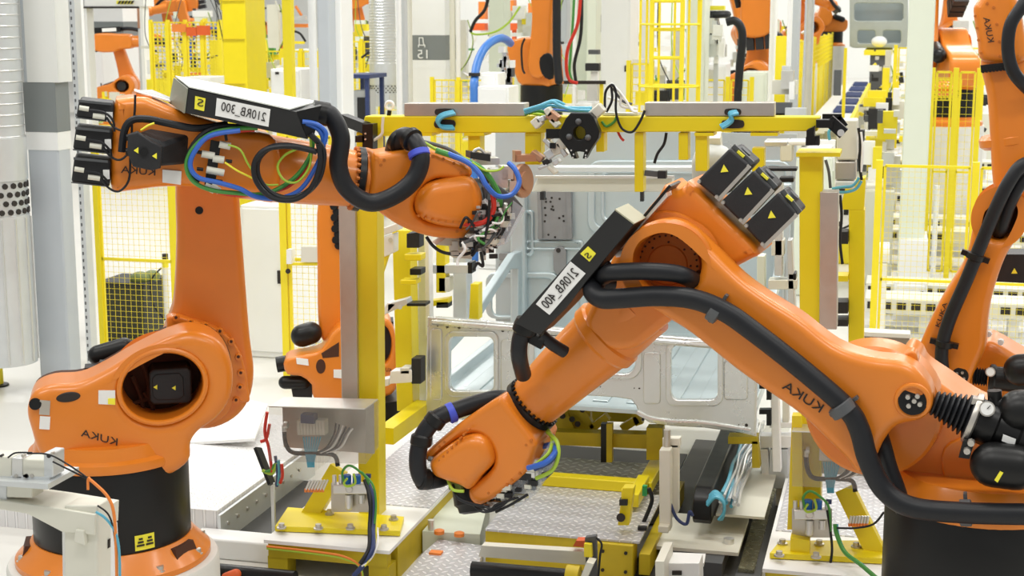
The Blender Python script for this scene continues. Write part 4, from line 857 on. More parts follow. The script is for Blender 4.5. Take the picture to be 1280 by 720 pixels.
# ---- van body
VB = thing('van_body', 'bare metal van body shell held behind the gantry', 'van body')
def rr(x0, y0, x1, y1, r=8, k=4, sl=0):
    out = []
    for cx, cy, a0 in ((x1 - r, y0 + r, -90), (x1 - r, y1 - r, 0), (x0 + r, y1 - r, 90), (x0 + r, y0 + r, 180)):
        for i in range(k + 1):
            a = math.radians(a0 + 90 * i / k); x = cx + r * math.cos(a); out.append((x, cy + r * math.sin(a) + sl * (x - x0)))
    return out
YP = 8.9
pout = [(534, 396), (590, 400), (644, 405), (730, 413), (811, 419), (880, 424), (936, 430), (944, 440), (946, 490), (945, 546), (925, 541), (880, 535), (840, 533), (812, 529), (800, 521), (795, 508), (789, 500), (770, 497), (700, 493), (668, 491), (656, 500), (648, 518), (630, 526), (590, 526), (560, 524), (532, 520), (532, 460)]
w1 = rr(562, 421, 617, 489, 8); w2 = rr(839, 432, 897, 500, 9); w3 = rr(668, 424, 794, 462, 14, sl=.05)
ep = MB().pprism(W, pout, YP, YP, YP + .05, .012, [w1, w2, w3], n=1, smooth=False).build('end_panel', BODY, VB)
for w, g in ((rr(556, 414, 623, 496, 11), w1), (rr(832, 426, 904, 508, 12), w2), (rr(660, 418, 802, 468, 18, sl=.05), w3)):
    MB().pprism(W, w, YP - .01, YP - .016, YP + .012, .008, [g], n=1, smooth=False).build('opening_rim', BODY, ep)
MB().tube(W.path([(540, 403), (644, 411), (730, 419), (811, 426), (934, 436)], YP - .006), .018, 8, 1, False).build('top_bead', BODY, ep)
MB().tube(W.path([(796, 515), (812, 523), (840, 527), (880, 529), (938, 538)], YP - .006), .014, 8, 4).build('lower_bead', BODY, ep)
m = MB()
for k in range(52):
    x = rc_.choice([rc_.uniform(545, 940)]); y = (407 + (x - 540) * .07) if k % 2 else (510 + (x - 540) * .055 if x < 650 or x > 800 else 480 + (x - 660) * .04)
    r = rc_.choice([.004, .005, .01]); c = W.pt(x, y, YP - .003); m.cyl(c, c + V((0, .004, 0)), r, None, 8)
m.build('hole_set', INK, ep)
for x0, x1, y0, y1, mt in ((626, 652, 424, 490, BODY), (804, 826, 440, 505, BODY), (905, 935, 450, 500, BODY), (538, 553, 410, 500, BODY)):
    MB().pprism(W, rr(x0, y0, x1, y1, 5), YP, YP - .01, YP + .01, .008, n=1, smooth=False).build('pressing', mt, ep)
MB().box((-2.80, 8.96, .695), (-.80, 11.3, .72)).build('floor_panel', BODYB, VB)
m = MB()
for k in range(9):
    x = -2.65 + k * .215; m.box((x, 9.1, .72), (x + .1, 11.2, .732))
m.build('floor_rib', BODYB, VB, bevel=.01)
bw = MB(); bw.box((-3.0, 11.3, .70), (-.72, 11.34, 2.25)); bwo = bw.build('back_wall', BODYB, VB)
YB = 11.3
for (o, h) in ((rr(735, 200, 990, 292, 16), rr(744, 207, 982, 284, 12)), (rr(752, 212, 970, 278, 10), rr(756, 216, 966, 274, 8)), (rr(608, 340, 700, 398, 12), rr(616, 347, 692, 394, 9)), (rr(640, 262, 668, 320, 6), rr(644, 266, 664, 316, 5)), (rr(725, 325, 860, 400, 14), rr(734, 333, 852, 396, 10)), (rr(655, 300, 730, 312, 4), rr(660, 303, 726, 309, 2))):
    MB().pprism(W, o, YB, YB - .03, YB + .005, .012, [h], n=1, smooth=False).build('pressing', BODYB, bwo)
for q in ([(672, 300), (714, 300), (714, 236), (672, 236)],):
    m = MB(); hexpx(m, W, q, YB - .06, YB); br_ = m.build('wall_bracket', BODYD, bwo, bevel=.01)
    m = MB()
    for k in range(16): c = W.pt(rc_.uniform(680, 706), rc_.uniform(245, 298), YB - .063); m.cyl(c, c + V((0, .004, 0)), .009, None, 8)
    m.build('hole_set', INK, br_)
    for x in (674, 711):
        m = MB(); m.bar(W.pt(x, 238, YB - .065), W.pt(x + 2, 298, YB - .065), .03, .03, up=V((0, 1, 0))); m.build('bracket_rib', BODYD, br_)
MB().pprism(W, rr(692, 308, 708, 342, 7), YB - .02, YB - .035, YB - .01, .004, n=1, smooth=False).build('slotted_bracket', BODYD, bwo)
MB().cyl(W.pt(698, 313, YB - .04), W.pt(698, 313, YB - .03), .018).build('hole_set', INK, bwo)
for y0, y1 in ((316, 325), (329, 337)):
    MB().pprism(W, rr(624, y0, 651, y1, 2), YB - .02, YB - .035, YB - .01, .004, n=1, smooth=False).build('slotted_bracket', BODYD, bwo)
# left side frame of the body (open ring frame) and right one
def side(x, lab):
    s = thing('side', '', None); bpy.data.objects.remove(s)
    def yz(c): return V((x + c.z, c.x, c.y))
    o = [(8.96, .70), (11.29, .70), (11.29, 1.32), (11.0, 1.33), (9.9, 1.08), (8.96, 1.0)]
    h = [(9.1, .78), (11.12, .78), (11.12, 1.2), (10.9, 1.23), (9.9, 1.0), (9.1, .92)]
    return MB().prism(o, -.03, .03, .01, [h], fn=yz).build('side_frame', BODYB, VB)
side(-2.8, ''); side(-.8, '')
MB().box((-2.86, 11.2, .70), (-2.74, 11.3, 1.9)).build('corner_pillar', BODYB, VB, bevel=.02)
MB().box((-.86, 11.2, .70), (-.74, 11.3, 1.9)).build('corner_pillar', BODYB, VB, bevel=.02)
# roof header rails above the body
t = thing('header_rail', 'silver double header rail across the top of the van body', 'rail')
m = MB(); hexpx(m, W, [(664, 240), (840, 240), (840, 222), (672, 222)], 10.2, 10.32); m.build('lower_rail', CREAM, t, bevel=.008)
m = MB(); hexpx(m, W, [(690, 216), (868, 216), (868, 208), (690, 208)], 10.5, 10.62); m.build('upper_rail', GALV, t, bevel=.008)
m = MB(); hexpx(m, W, [(668, 223), (842, 223), (842, 220), (668, 220)], 10.15, 10.2); m.build('rail_lip', ALU, t)
for x0, y0, x1, y1 in ((675, 240, 680, 250), (800, 240, 804, 252)):
    m = MB(); hexpx(m, W, [(x0, y1), (x1, y1), (x1, y0), (x0, y0)], 10.15, 10.2); m.build('stop', MOTOR, t)
# ---- skid carrying the body
S = thing('body_skid', 'dark yellow skid frame with black posts under the van body', 'skid')
m = MB(); hexpx(m, W, [(690, 556), (830, 562), (830, 544), (690, 540)], 9.25, 9.35); m.build('cross_beam', YELLOWD, S)
m = MB(); hexpx(m, W, [(690, 525), (800, 528), (800, 515), (690, 512)], 10.2, 10.3); m.build('cross_beam', YELLOWD, S)
for x in (751, 758): 
    m = MB(); hexpx(m, W, [(x, 578), (x + 7, 578), (x + 7, 530), (x, 530)], 9.2, 9.25); m.build('post', BLACK if x == 751 else YELLOWD, S)
for p, q in (((724, 505), (740, 535)), ((740, 535), (760, 520)), ((790, 505), (800, 530)), ((778, 535), (798, 523)), ((700, 500), (716, 540))):
    MB().bar(W.pt(*p, 9.5), W.pt(*q, 9.5), .05, .06, up=V((0, 1, 0))).build('strut', YELLOWD, S)
m = MB()
for x, y in ((703, 520), (715, 524), (728, 512), (722, 530), (735, 505)): m.cyl(W.pt(x, y, 9.42), W.pt(x, y, 9.46), .02, None, 10)
m.build('bolt_set', INK, S)
for x0, x1 in ((690, 745),):
    m = MB(); hexpx(m, W, [(690, 545), (738, 545), (738, 500), (690, 500)], 9.5, 9.56); m.build('web_plate', YELLOWD, S)
m = MB(); hexpx(m, W, [(808, 575), (828, 575), (828, 535), (808, 535)], 9.2, 9.3); m.build('corner_post', YELLOWD, S)
m = MB(); hexpx(m, W, [(910, 555), (947, 555), (947, 546), (910, 546)], 9.2, 9.3); m.build('corner_post', YELLOWD, S)
m = MB(); hexpx(m, W, [(940, 585), (950, 585), (947, 552), (940, 552)], 9.2, 9.3); m.build('corner_post', YELLOWD, S)
# ---- centre lifting platform
CP = thing('lift_platform', 'low yellow platform with shiny tread plate in front of the van body', 'platform')
z = .22
MB().box((-2.19, 8.0, z - .012), (-1.30, 8.86, z)).build('tread_plate', TREAD, CP)
MB().box((-2.19, 8.01, 0.02), (-1.55, 8.06, z - .013)).build('front_beam', YELLOWD, CP)
MB().box((-1.54, 7.97, .0), (-1.33, 8.12, z - .015)).build('corner_box', YELLOWD, CP, bevel=.006)
m = MB()
for x in (-1.5, -1.37):
    for zz in (.05, .16): m.cyl((x, 7.962, zz), (x, 7.975, zz), .01, None, 8)
m.build('bolt_set', INK, CP)
MB().box((-1.30, 8.0, .03), (-1.24, 9.4, .15)).build('side_beam', YELLOWD, CP)
MB().box((-2.2, 8.9, .02), (-1.3, 9.6, .19)).build('inner_deck', TREADD, CP)
MB().box((-2.25, 8.86, z), (-1.38, 8.95, z + .07)).build('front_rail', YELLOW, CP, bevel=.006)
MB().box((-1.46, 8.86, z), (-1.37, 9.7, z + .075)).build('side_rail', YELLOW, CP, bevel=.006)
MB().box((-1.46, 8.5, z + .03), (-1.39, 8.9, z + .11)).build('side_rail', YELLOW, CP, bevel=.006)
m = MB(); hexpx(m, W, [(772, 657), (786, 657), (792, 610), (778, 610)], 8.12, 8.2); lv = m.build('sensor_post', YELLOW, CP, bevel=.004)
MB().cyl(W.pt(776, 647, 8.08), W.pt(776, 647, 8.14), .025, None, 16).build('lens', INK, lv)
m = MB(); hexpx(m, W, [(774, 632), (784, 632), (784, 625), (774, 625)], 8.1, 8.16); m.build('sensor_block', MOTOR, lv)
m = MB(); m.cbox(W.pt(784, 617, 8.4), .06, .06, .06); m.build('latch', YELLOW, CP)
m = MB(); m.cbox(W.pt(806, 613, 8.4), .025, .03, .06); m.build('green_plug', mat('green_plastic', (.02, .3, .08), .5), CP)
MB().tube(W.path([(811, 610), (815, 625), (808, 645), (803, 656)], 8.35), .012, 8).build('cable', RUBBER, CP)
m = MB(); m.cbox(W.pt(803, 660, 8.2), .05, .03, .02); m.build('limit_switch', MOTOR, CP)
# ---- cream stand, base plate, black cable chain
ST = thing('support_stand', 'cream steel stand with bolted base plate right of the tread plate platform', 'stand')
c = [W.onz(x, y, .12) for x, y in ((816, 682), (923, 691), (936, 648), (830, 640))]; MB().hexa([p - ZZ * .02 for p in c] + c).build('base_plate', CREAM, ST)
m = MB(); hexpx(m, W, [(824, 664), (838, 664), (838, 563), (824, 563)], 8.2, 8.28); m.build('post', CREAM, ST, bevel=.004)
m = MB(); hexpx(m, W, [(838, 650), (848, 640), (848, 556), (838, 556)], 8.3, 8.36); m.build('post', CREAM, ST, bevel=.004)
m = MB(); hexpx(m, W, [(828, 560), (850, 560), (850, 548), (828, 548)], 8.3, 8.36); m.build('top_bracket', CREAM, ST, bevel=.004)
MB().cyl(W.pt(834, 560, 8.28), W.pt(834, 537, 8.28), .02).build('locating_pin', STEEL, ST)
m = MB(); m.cbox(W.pt(830, 660, 8.18), .06, .06, .04); m.build('foot_block', CREAM, ST, bevel=.005)
MB().cyl(W.onz(911, 679, .12), W.onz(911, 679, .12) + ZZ * .03, .03).build('locating_pin', ALU, ST)
MB().tube(W.path([(838, 630), (846, 648), (858, 655), (862, 640), (866, 645)], 8.25), .01, 8).build('cable', NAVY, ST)
MB().box((-1.15, 8.1, 0.012), (-.85, 8.7, .098)).build('support_frame', GREY, ST)
struct(MB().box((-1.36, 7.0, .001), (-.67, 10.9, .01)).build('floor_shade', mat('painted_shade', (.05, .048, .042), .6, 0, 0, .3), None, False))  # dark sheet on the floor, standing in for shade between the platforms
LB = thing('small_table', 'white box bracket at the bottom edge right of the yellow platform', 'bracket')
m = MB(); hexpx(m, W, [(834, 772), (876, 772), (874, 704), (832, 704)], 7.45, 7.6); m.build('body', WHITE, LB, bevel=.004)
m = MB(); hexpx(m, W, [(820, 778), (832, 778), (830, 702), (819, 702)], 7.3, 7.6); m.build('side_plate', CREAM, LB)
c = [W.onz(x, y, .19) for x, y in ((819, 702), (880, 704), (882, 692), (832, 690))]; MB().hexa([p - ZZ * .02 for p in c] + c).build('top_plate', WHITE, LB)
m = MB(); hexpx(m, W, [(840, 719), (852, 719), (852, 714), (840, 714)], 7.44, 7.45); m.build('slot', INK, LB)
CC = thing('cable_chain', 'long black cable chain cover lying below the right half of the van body', 'cable chain')
bx0 = W.pt(865, 655, 8.4); bx1 = W.pt(888, 655, 8.4)
z0, z1 = bx0.z, bx0.z + .20
def yz_(c): return V((bx0.x + .055 + c.z, c.x, c.y))
MB().prism([(8.4, z0 + .03), (8.43, z0), (10.6, z0 + .05), (10.6, z0 + .2), (8.5, z1), (8.42, z1 - .04), (8.4, z1 - .08)], -.055, .055, .012, fn=yz_).build('cover', BLACK, CC)
m = MB()
for k in range(14): pass
for k in range(12):
    x = bx0.x + .15 + .022 * (k % 5) + rc_.uniform(0, .01); zz = z0 + .08 + .03 * (k // 5) + rc_.uniform(0, .02); pts = [(x + rc_.uniform(-.015, .015), 8.5 + .3 * j, zz + rc_.uniform(-.015, .02)) for j in range(7)]
    MB().tube(pts, .011, 8).build('tube', [ALU, PLASTIC, CYAN, GALV][k % 4], CC)
for k in range(5):
    MB().tube(W.path([(884, 632 - 2 * k), (894, 622 - 2 * k), (904, 628 - k), (905, 640), (898 + k, 650)], 8.38 + .015 * k), .009, 8).build('tube', CYAN, CC)
MB().box((bx0.x + .12, 8.55, z0 + .01), (bx0.x + .40, 10.6, z0 + .025)).build('tray', CREAM, CC)
for y in (8.9, 10.4): MB().box((bx0.x + .2, y, 0.011), (bx0.x + .26, y + .06, z0 + .0099)).build('tray_leg', GREY, CC)
# gutter between platform and right fixture
struct(MB().box((-2.58, 9.64, .001), (-1.37, 10.5, .01)).build('floor_shade', bpy.data.materials['painted_shade'], None, False))  # second dark sheet, painting the shade beneath the van body
gt = thing('floor_channel', 'dark metal floor channel with foil strip left of the right fixture platform', 'channel')
MB().box((-.78, 7.3, .0), (-.64, 10.6, .02)).build('channel', GREY, gt)
m = MB(); m.box((-.77, 8.2, .021), (-.68, 10.2, .04)); m.build('foil_strip', mat('foil', (.45, .43, .30), .25, .9, 0, .3, 40, .8, 30), gt)
# ---- foreground roller and tread plate
RL = thing('roller_unit', 'black roller in a cream frame at the bottom edge of the picture', 'roller')
a, b2 = W.pt(590, 712, 7.35), W.pt(712, 722, 7.35)
MB().cyl(a, b2, .045, None, 24).build('roller', BLACK, RL)
m = MB(); m.cyl(W.pt(708, 720, 7.35), W.pt(724, 722, 7.35), .06, None, 20); m.build('roller_end', YELLOWD, RL)
m = MB(); hexpx(m, W, [(598, 696), (732, 706), (732, 690), (602, 682)], 7.5, 7.56); m.build('frame_rail', CREAM, RL)
m = MB(); hexpx(m, W, [(716, 745), (724, 745), (742, 705), (733, 703)], 7.3, 7.38); m.build('frame_leg', CREAM, RL)
m = MB(); hexpx(m, W, [(733, 735), (746, 735), (745, 670), (731, 672)], 7.42, 7.46); m.build('control_post', GREY, RL, bevel=.004)
m = MB(); hexpx(m, W, [(730, 696), (740, 697), (739, 681), (730, 680)], 7.38, 7.41); m.build('yellow_plate', YELLOW, RL)
m = MB(); hexpx(m, W, [(716, 683), (730, 684), (730, 676), (720, 676)], 7.5, 7.56); m.build('reflector', REDP, RL)
MB().tube(W.path([(745, 672), (752, 680), (750, 695), (748, 720)], 7.4), .006, 8).build('cable', RUBBER, RL)
t = thing('tread_step', 'shiny diamond tread step plate at the bottom left of the roller', 'step')
c = [W.onz(x, y, .10) for x, y in ((495, 735), (592, 735), (604, 682), (548, 674), (530, 690))]
MB().add(c + [p - ZZ * .09 for p in c], [(0, 1, 2, 3, 4), (9, 8, 7, 6, 5), (0, 5, 6, 1), (1, 6, 7, 2), (2, 7, 8, 3), (3, 8, 9, 4), (4, 9, 5, 0)]).build('plate', TREAD, t, False)
m = MB(); m.cbox(W.onz(545, 691, .105), .07, .05, .015); m.build('orange_reflector', ORC, t)
t = thing('low_deck', 'pale green grey deck plate below the wrist of the foreground robot', 'deck')
c = [W.onz(x, y, .14) for x, y in ((528, 664), (600, 668), (612, 620), (566, 618))]; MB().hexa([p - ZZ * .13 for p in c] + c).build('plate', PALEG, t)
for x, y, mt in ((549, 667, ORC), (574, 670, ORC)): MB().lathe(W.onz(x, y, .142), ZZ, [(0, .03), (.02, .03), (.025, .02)], 16).build('reflector', mt, t)
MB().cyl(W.onz(539, 662, .142), W.onz(539, 662, .142) + ZZ * .06, .02).build('eye_bolt', ALU, t)
# ---- valve boxes
def valve_box(lab, X, Y, px, s):
    t = thing('valve_box', lab, 'valve box')
    (x0, x1, y0, y1, Yf, dp) = px
    f = [W.pt(x0, y1, Yf), W.pt(x1, y1 + 4, Yf), W.pt(x1, y0 + 3, Yf), W.pt(x0, y0, Yf)]
    h = MB().hexa([f[3], f[2], f[2] + ZZ * .006, f[3] + ZZ * .006, f[3] + V((0, dp, 0)), f[2] + V((0, dp, 0)), f[2] + V((0, dp, .006)), f[3] + V((0, dp, .006))]).build('hood', ALU, t)
    MB().hexa(f + [p + V((0, .006, 0)) for p in f]).build('front_cover', SMOKE, t)
    e = [f[1], f[2]]; MB().hexa([e[0], e[0] + V((0, dp, .04)), e[1] + V((0, dp, 0)), e[1]] + [p + V((.006, 0, 0)) for p in (e[0], e[0] + V((0, dp, .04)), e[1] + V((0, dp, 0)), e[1])]).build('side_cover', SMOKE, t)
    MB().box((f[0].x, Yf + dp - .005, f[0].z + .02), (f[1].x - .02, Yf + dp + .004, f[3].z - .001)).build('back_panel', STEEL, t)
    Wd = x1 - x0; Ht = y1 - y0
    def P(u, v, d=.12): return W.pt(x0 + u * Wd, y0 + v * Ht, Yf + d)
    for k in range(9):
        m = MB(); c = P(.33 + .032 * k, .36); m.cbox(c, .016, .06, .085); m.build('valve', CREAM, t)
    m = MB(); m.cbox(P(.42, .2, .10), .08, .06, .05); m.build('bus_module', NAVY, t)
    for k in range(7):
        MB().tube([P(.36 + .03 * k, .55, .10), P(.38 + .02 * k, .8, .09), P(.40 + .012 * k, 1.0, .07), P(.41 + .01 * k, 1.12, .07)], .005, 6).build('air_line', CYAN, t)
    for k in range(6): MB().tube([P(.7 + .035 * k, .3 + .02 * k, .1), P(.68 + .03 * k, .5, .08), P(.6 + .03 * k, .75, .08), P(.5 + .02 * k, .85, .08)], .006, 6).build('cable', [RUBBER, GREY, LABELW][k % 3], t)
    MB().tube([P(.16, .45, .1), P(.18, .7, .09), P(.26, .85, .09), P(.5, .86, .09), P(.68, .9, .08), P(.72, 1.1, .06)], .013, 8).build('supply_hose', RUBBER, t)
    m = MB(); m.cyl(P(.16, .33, .1), P(.2, .33, .1), .02); m.cyl(P(.16, .33, .1), P(.16, .45, .1), .014); m.build('elbow_fitting', ALU, t)
    return t, P
VL, PL = valve_box('frosted metal valve box on the yellow post of the left fixture', 0, 0, (336, 456, 509, 576, 7.72, .22), 1)
VR, PR = valve_box('frosted metal valve box half hidden by the foreground robot link arm', 0, 0, (990, 1100, 540, 608, 7.95, .22), 1)
def regulator(lab, x, y, Yf, s=1):
    t = thing('air_regulator', lab, 'regulator')
    def P(u, v, d=0): return W.pt(x + u * s, y + v * s, Yf + d)
    m = MB(); hexpx(m, W, [(x, y + 38 * s), (x + 50 * s, y + 38 * s), (x + 50 * s, y + 2), (x, y + 2)], Yf + .06, Yf + .07); m.build('mount_plate', PLASTIC if s < 1 else STEEL, t)
    m = MB(); hexpx(m, W, [(x + 2, y + 16 * s), (x + 46 * s, y + 16 * s), (x + 46 * s, y + 4), (x + 2, y + 4)], Yf, Yf + .06); m.build('manifold', ALU, t, bevel=.006)
    for k in range(2):
        c = P(20 + 12 * k, 2, .03); MB().lathe(c, ZZ, [(0, .024), (.045, .024), (.05, .02)], 18).build('blue_knob', mat('blue_plastic', (.01, .14, .48), .35) if 'blue_plastic' not in bpy.data.materials else bpy.data.materials['blue_plastic'], t)
    c = P(22, 10, -.004); g = MB().cyl(c, c + V((0, .02, 0)), .02, None, 18).build('pressure_gauge', LABELW, t)
    MB().ring(c, V((0, 1, 0)), .02, .004, 20).build('gauge_rim', ALU, g)
    MB().lathe(P(22, 16, .03), -ZZ, [(0, .022), (.08, .022), (.09, .012)], 16).build('filter_bowl', ALU, t)
    MB().lathe(P(38, 16, .03), -ZZ, [(0, .018), (.05, .018)], 14).build('filter_bowl', ALU, t)
    for u in (4, 12, 44): MB().cyl(P(u, 4, .03), P(u, -8, .03), .012).build('fitting', ALU, t)
    m = MB(); m.cbox(P(46, -7, .03), .03, .02, .022); m.build('switch', NAVY, t)
    for mt, pts in ((GREEN, [(16, 0), (14, -12), (22, -20), (34, -14), (46, 0), (48, 30)]), (LIME, [(20, -4), (16, 2), (20, 6), (30, 2), (28, -10)]), (RUBBER, [(44, 4), (48, 30), (50, 55), (46, 80)])):
        MB().tube([P(u, v, -.02) for u, v in pts], .007, 8).build('air_line', mt, t)
    return t
rgL = regulator('air regulator with blue knobs under the left valve box', 414, 602, 7.75, 1)
rgR = regulator('air regulator with blue knobs under the right valve box', 990, 634, 7.95, 1.0)
hs = thing('hose_run', 'dark hoses dropping from the left regulator over the platform edge', 'hoses')
for k, (mt, r, pts) in enumerate(((NAVY, .014, [(460, 604, 7.74), (467, 625, 7.70), (466, 660, 7.62), (466, 685, 7.47), (455, 705, 7.42), (442, 720, 7.40)]), (RUBBER, .012, [(456, 600, 7.74), (463, 625, 7.68), (462, 660, 7.6), (461, 686, 7.46), (450, 705, 7.40)]), (STICK, .005, [(470, 640, 7.69), (470, 670, 7.6), (466, 690, 7.46), (456, 708, 7.41)]), (LABELW, .005, [(472, 660, 7.66), (472, 680, 7.5), (464, 698, 7.44), (452, 708, 7.40)]), (GREEN, .006, [(452, 590, 7.73), (466, 606, 7.7), (470, 630, 7.68), (468, 655, 7.63)]))):
    MB().tube([W.pt(*p) for p in pts], r, 8).build('hose', mt, hs)
hs = thing('hose_run', 'dark green hose dropping from the right regulator beside the robot base', 'hoses')
for k, (mt, r, pts) in enumerate(((GREEN, .012, [(1044, 655, 7.92), (1046, 668, 7.9), (1056, 690, 7.85), (1075, 705, 7.75), (1095, 722, 7.65)]), (CYAN, .008, [(1046, 655, 7.92), (1048, 670, 7.9), (1058, 692, 7.84), (1078, 706, 7.74), (1096, 724, 7.64)]), (RUBBER, .006, [(1046, 660, 7.9), (1070, 660, 7.9), (1092, 655, 7.9), (1105, 640, 7.9)]))):
    MB().tube([W.pt(*p) for p in pts], r, 8).build('hose', mt, hs)
tb = thing('terminal_strip', 'row of small orange tipped connectors on the left fixture brace', 'connectors')
for k in range(7): 
    x = 382 + 3.6 * k; MB().cyl(W.pt(x, 613, 7.8), W.pt(x + 6, 600, 7.8), .007, None, 8).build('connector', ALU, tb); MB().cyl(W.pt(x, 615, 7.8), W.pt(x, 611, 7.8), .008, None, 8).build('orange_tip', ORC, tb)
tb = thing('terminal_strip', 'row of small orange tipped connectors on the right fixture brace', 'connectors')
for k in range(7): 
    x = 1062 + 3.6 * k; MB().cyl(W.pt(x, 655, 8.05), W.pt(x + 2, 645, 8.05), .007, None, 8).build('connector', ALU, tb); MB().cyl(W.pt(x, 658, 8.05), W.pt(x, 654, 8.05), .008, None, 8).build('orange_tip', ORC, tb)
# wires left of left valve box
tb = thing('wire_tray', 'dark tilted cable tray with red and green wires left of the left valve box', 'cable tray')
m = MB(); m.bar(W.pt(322, 560, 8.1), W.pt(340, 606, 8.0), .02, .06, up=V((0, 1, 0))); m.build('tray_edge', BLACK, tb)
p_ = W.pt(340, 604, 8.0); MB().box((p_.x - .01, 8.0, .021), (p_.x + .01, 8.02, p_.z)).build('tray_leg', GALV, tb)
for mt, pts in ((RED, [(334, 515), (331, 540), (336, 560), (340, 590)]), (RED, [(326, 552), (333, 548), (337, 530)]), (GREEN, [(330, 590), (338, 588), (344, 580)]), (LIME, [(328, 588), (340, 592), (346, 578)]), (NAVY, [(344, 570), (347, 590), (346, 608)]), (RED, [(352, 580), (353, 595), (350, 604)]), (CYAN, [(348, 575), (349, 590), (347, 606)])):
    MB().tube(W.path(pts, 8.0), .01, 8).build('wire', mt, tb)
# ---- white tread walkway left of the left fixture, sloped cover, trench
one(MB().box((-5.4, 7.92, .0), (-3.81, 10.05, .22)), 'walkway', TREADW, 'white tread plate walkway between the left robot and the left fixture', 'walkway')
c = [W.pt(234, 553, 9.2), W.pt(318, 548, 9.2), W.pt(335, 505, 9.7), W.pt(300, 497, 9.9), W.pt(236, 532, 9.6)]
MB().add(c + [p - ZZ * .02 for p in c], [(0, 1, 2, 3, 4), (9, 8, 7, 6, 5), (0, 5, 6, 1), (1, 6, 7, 2), (2, 7, 8, 3), (3, 8, 9, 4), (4, 9, 5, 0)]).build('sloped_cover', WHITE, None, False); tag(bpy.data.objects['sloped_cover'], 'white sloped cover sheet behind the base of the left robot', 'cover')
t = thing('trench', 'dark open trench box with riveted grey edge left of the left fixture platform', 'trench')
MB().box((-3.79, 7.95, 0.0), (-3.37, 9.2, .02)).build('bottom', mat('trench_dark', (.035, .035, .033), .5, 0, 0, .2), t)
MB().box((-3.80, 7.9, .0), (-3.78, 9.4, .20)).build('edge_plate', GALV, t)
m = MB()
for k in range(9): m.cyl((-3.782, 8.0 + .14 * k, .12), (-3.772, 8.0 + .14 * k, .12), .012, None, 8)
m.build('rivet_set', STEEL, t)
one(MB().box((-3.9, 7.72, 0), (-3.37, 7.9, .12)), 'cable_cover', WHITE, 'long white floor cable cover at the foot of the left platform', 'cover', bevel=.01)
t = thing('floor_pipe', 'black pipe on the floor with a red end left of the left platform', 'pipe')
MB().cyl((-3.62, 7.38, .06), (-3.1, 7.38, .06), .05, None, 16).build('pipe', BLACK, t); MB().caps((-3.5, 7.30, .05), (-3.40, 7.34, .09), .03).build('red_end', REDP, t)
# ---- cream post and gripper, bottom left foreground
FG = thing('bracket_post', 'cream steel post with cantilever arm in the bottom left foreground', 'post')
YF_ = 5.7
m = MB(); hexpx(m, W, [(82, 990), (124, 990), (122, 632), (80, 632)], YF_, YF_ + .12, None); m.build('post', CREAM, FG, bevel=.008)
q = [(0, 634), (122, 648), (120, 620), (0, 606)]
m = MB(); hexpx(m, W, [(0, 634), (34, 640), (82, 662), (122, 664), (122, 642), (0, 620)][:4], YF_ - .02, YF_ + .18) if False else m.prism([(W.pt(x, y, YF_).x, W.pt(x, y, YF_).z) for x, y in ((-40, 628), (4, 636), (36, 641), (80, 664), (120, 668), (121, 642), (60, 632), (-40, 618))], YF_ - .015, YF_ + .2, .006); m.build('arm', CREAM, FG)
MB().pprism(W, [(80, 640), (121, 644), (136, 660), (152, 980), (84, 980)], YF_ + .12, YF_ + .10, YF_ + .2, .004, n=1, smooth=False).build('side_plate', WHITE, FG)
m = MB(); hexpx(m, W, [(92, 678), (106, 682), (104, 664), (94, 662)], YF_ - .03, YF_); m.build('latch', CREAM, FG, bevel=.004)
m = MB(); hexpx(m, W, [(122, 691), (136, 685), (136, 674), (122, 681)], YF_ + .085, YF_ + .1); m.build('name_plate', INK, FG)
GR = thing('gripper_unit', 'silver and cream gripper block on the cream post in the bottom left corner', 'gripper')
m = MB(); hexpx(m, W, [(-20, 606), (60, 612), (60, 605), (-20, 600)], YF_ - .06, YF_ + .2); m.build('base_plate', GALV, GR)
for x0, y0, x1, y1, mt in ((-20, 570, 14, 596, CREAM), (14, 572, 28, 598, ALU), (28, 574, 56, 596, CREAM), (54, 566, 66, 596, GALV), (-20, 594, 62, 604, GALV), (8, 604, 40, 622, CREAM), (-20, 606, 8, 632, GALV)):
    m = MB(); hexpx(m, W, [(x0, y1), (x1, y1 + 1), (x1, y0 + 1), (x0, y0)], YF_, YF_ + .1); m.build('block', mt, GR, bevel=.006)
for k in range(16): c = W.pt(rc_.uniform(-6, 66), rc_.choice([567, 570, 600, 604, 595]), YF_ - .004); MB().cyl(c, c + V((0, .02, 0)), rc_.uniform(.005, .012), None, 10).build('screw', [MOTOR, STEEL][k % 2], GR)
CBL = thing('cable_set', 'orange and light blue cables hanging down the cream foreground post', 'cables')
for mt, r, pts in ((ORC, .007, [(110, 598), (118, 604), (134, 620), (142, 640), (145, 680), (146, 730)]), (CYAN, .006, [(120, 640), (132, 648), (144, 665), (149, 690), (150, 730)]), (RUBBER, .004, [(34, 567), (60, 568), (84, 580), (110, 598), (126, 612)]), (RUBBER, .004, [(66, 577), (92, 590), (112, 600)]), (RUBBER, .004, [(122, 632), (136, 644), (143, 670), (146, 715)]), (ORC, .006, [(110, 612), (110, 600), (112, 597)]), (RUBBER, .004, [(10, 572), (20, 566), (40, 566)])):
    MB().tube(W.path(pts, YF_ - .03), r, 8).build('cable', mt, CBL)
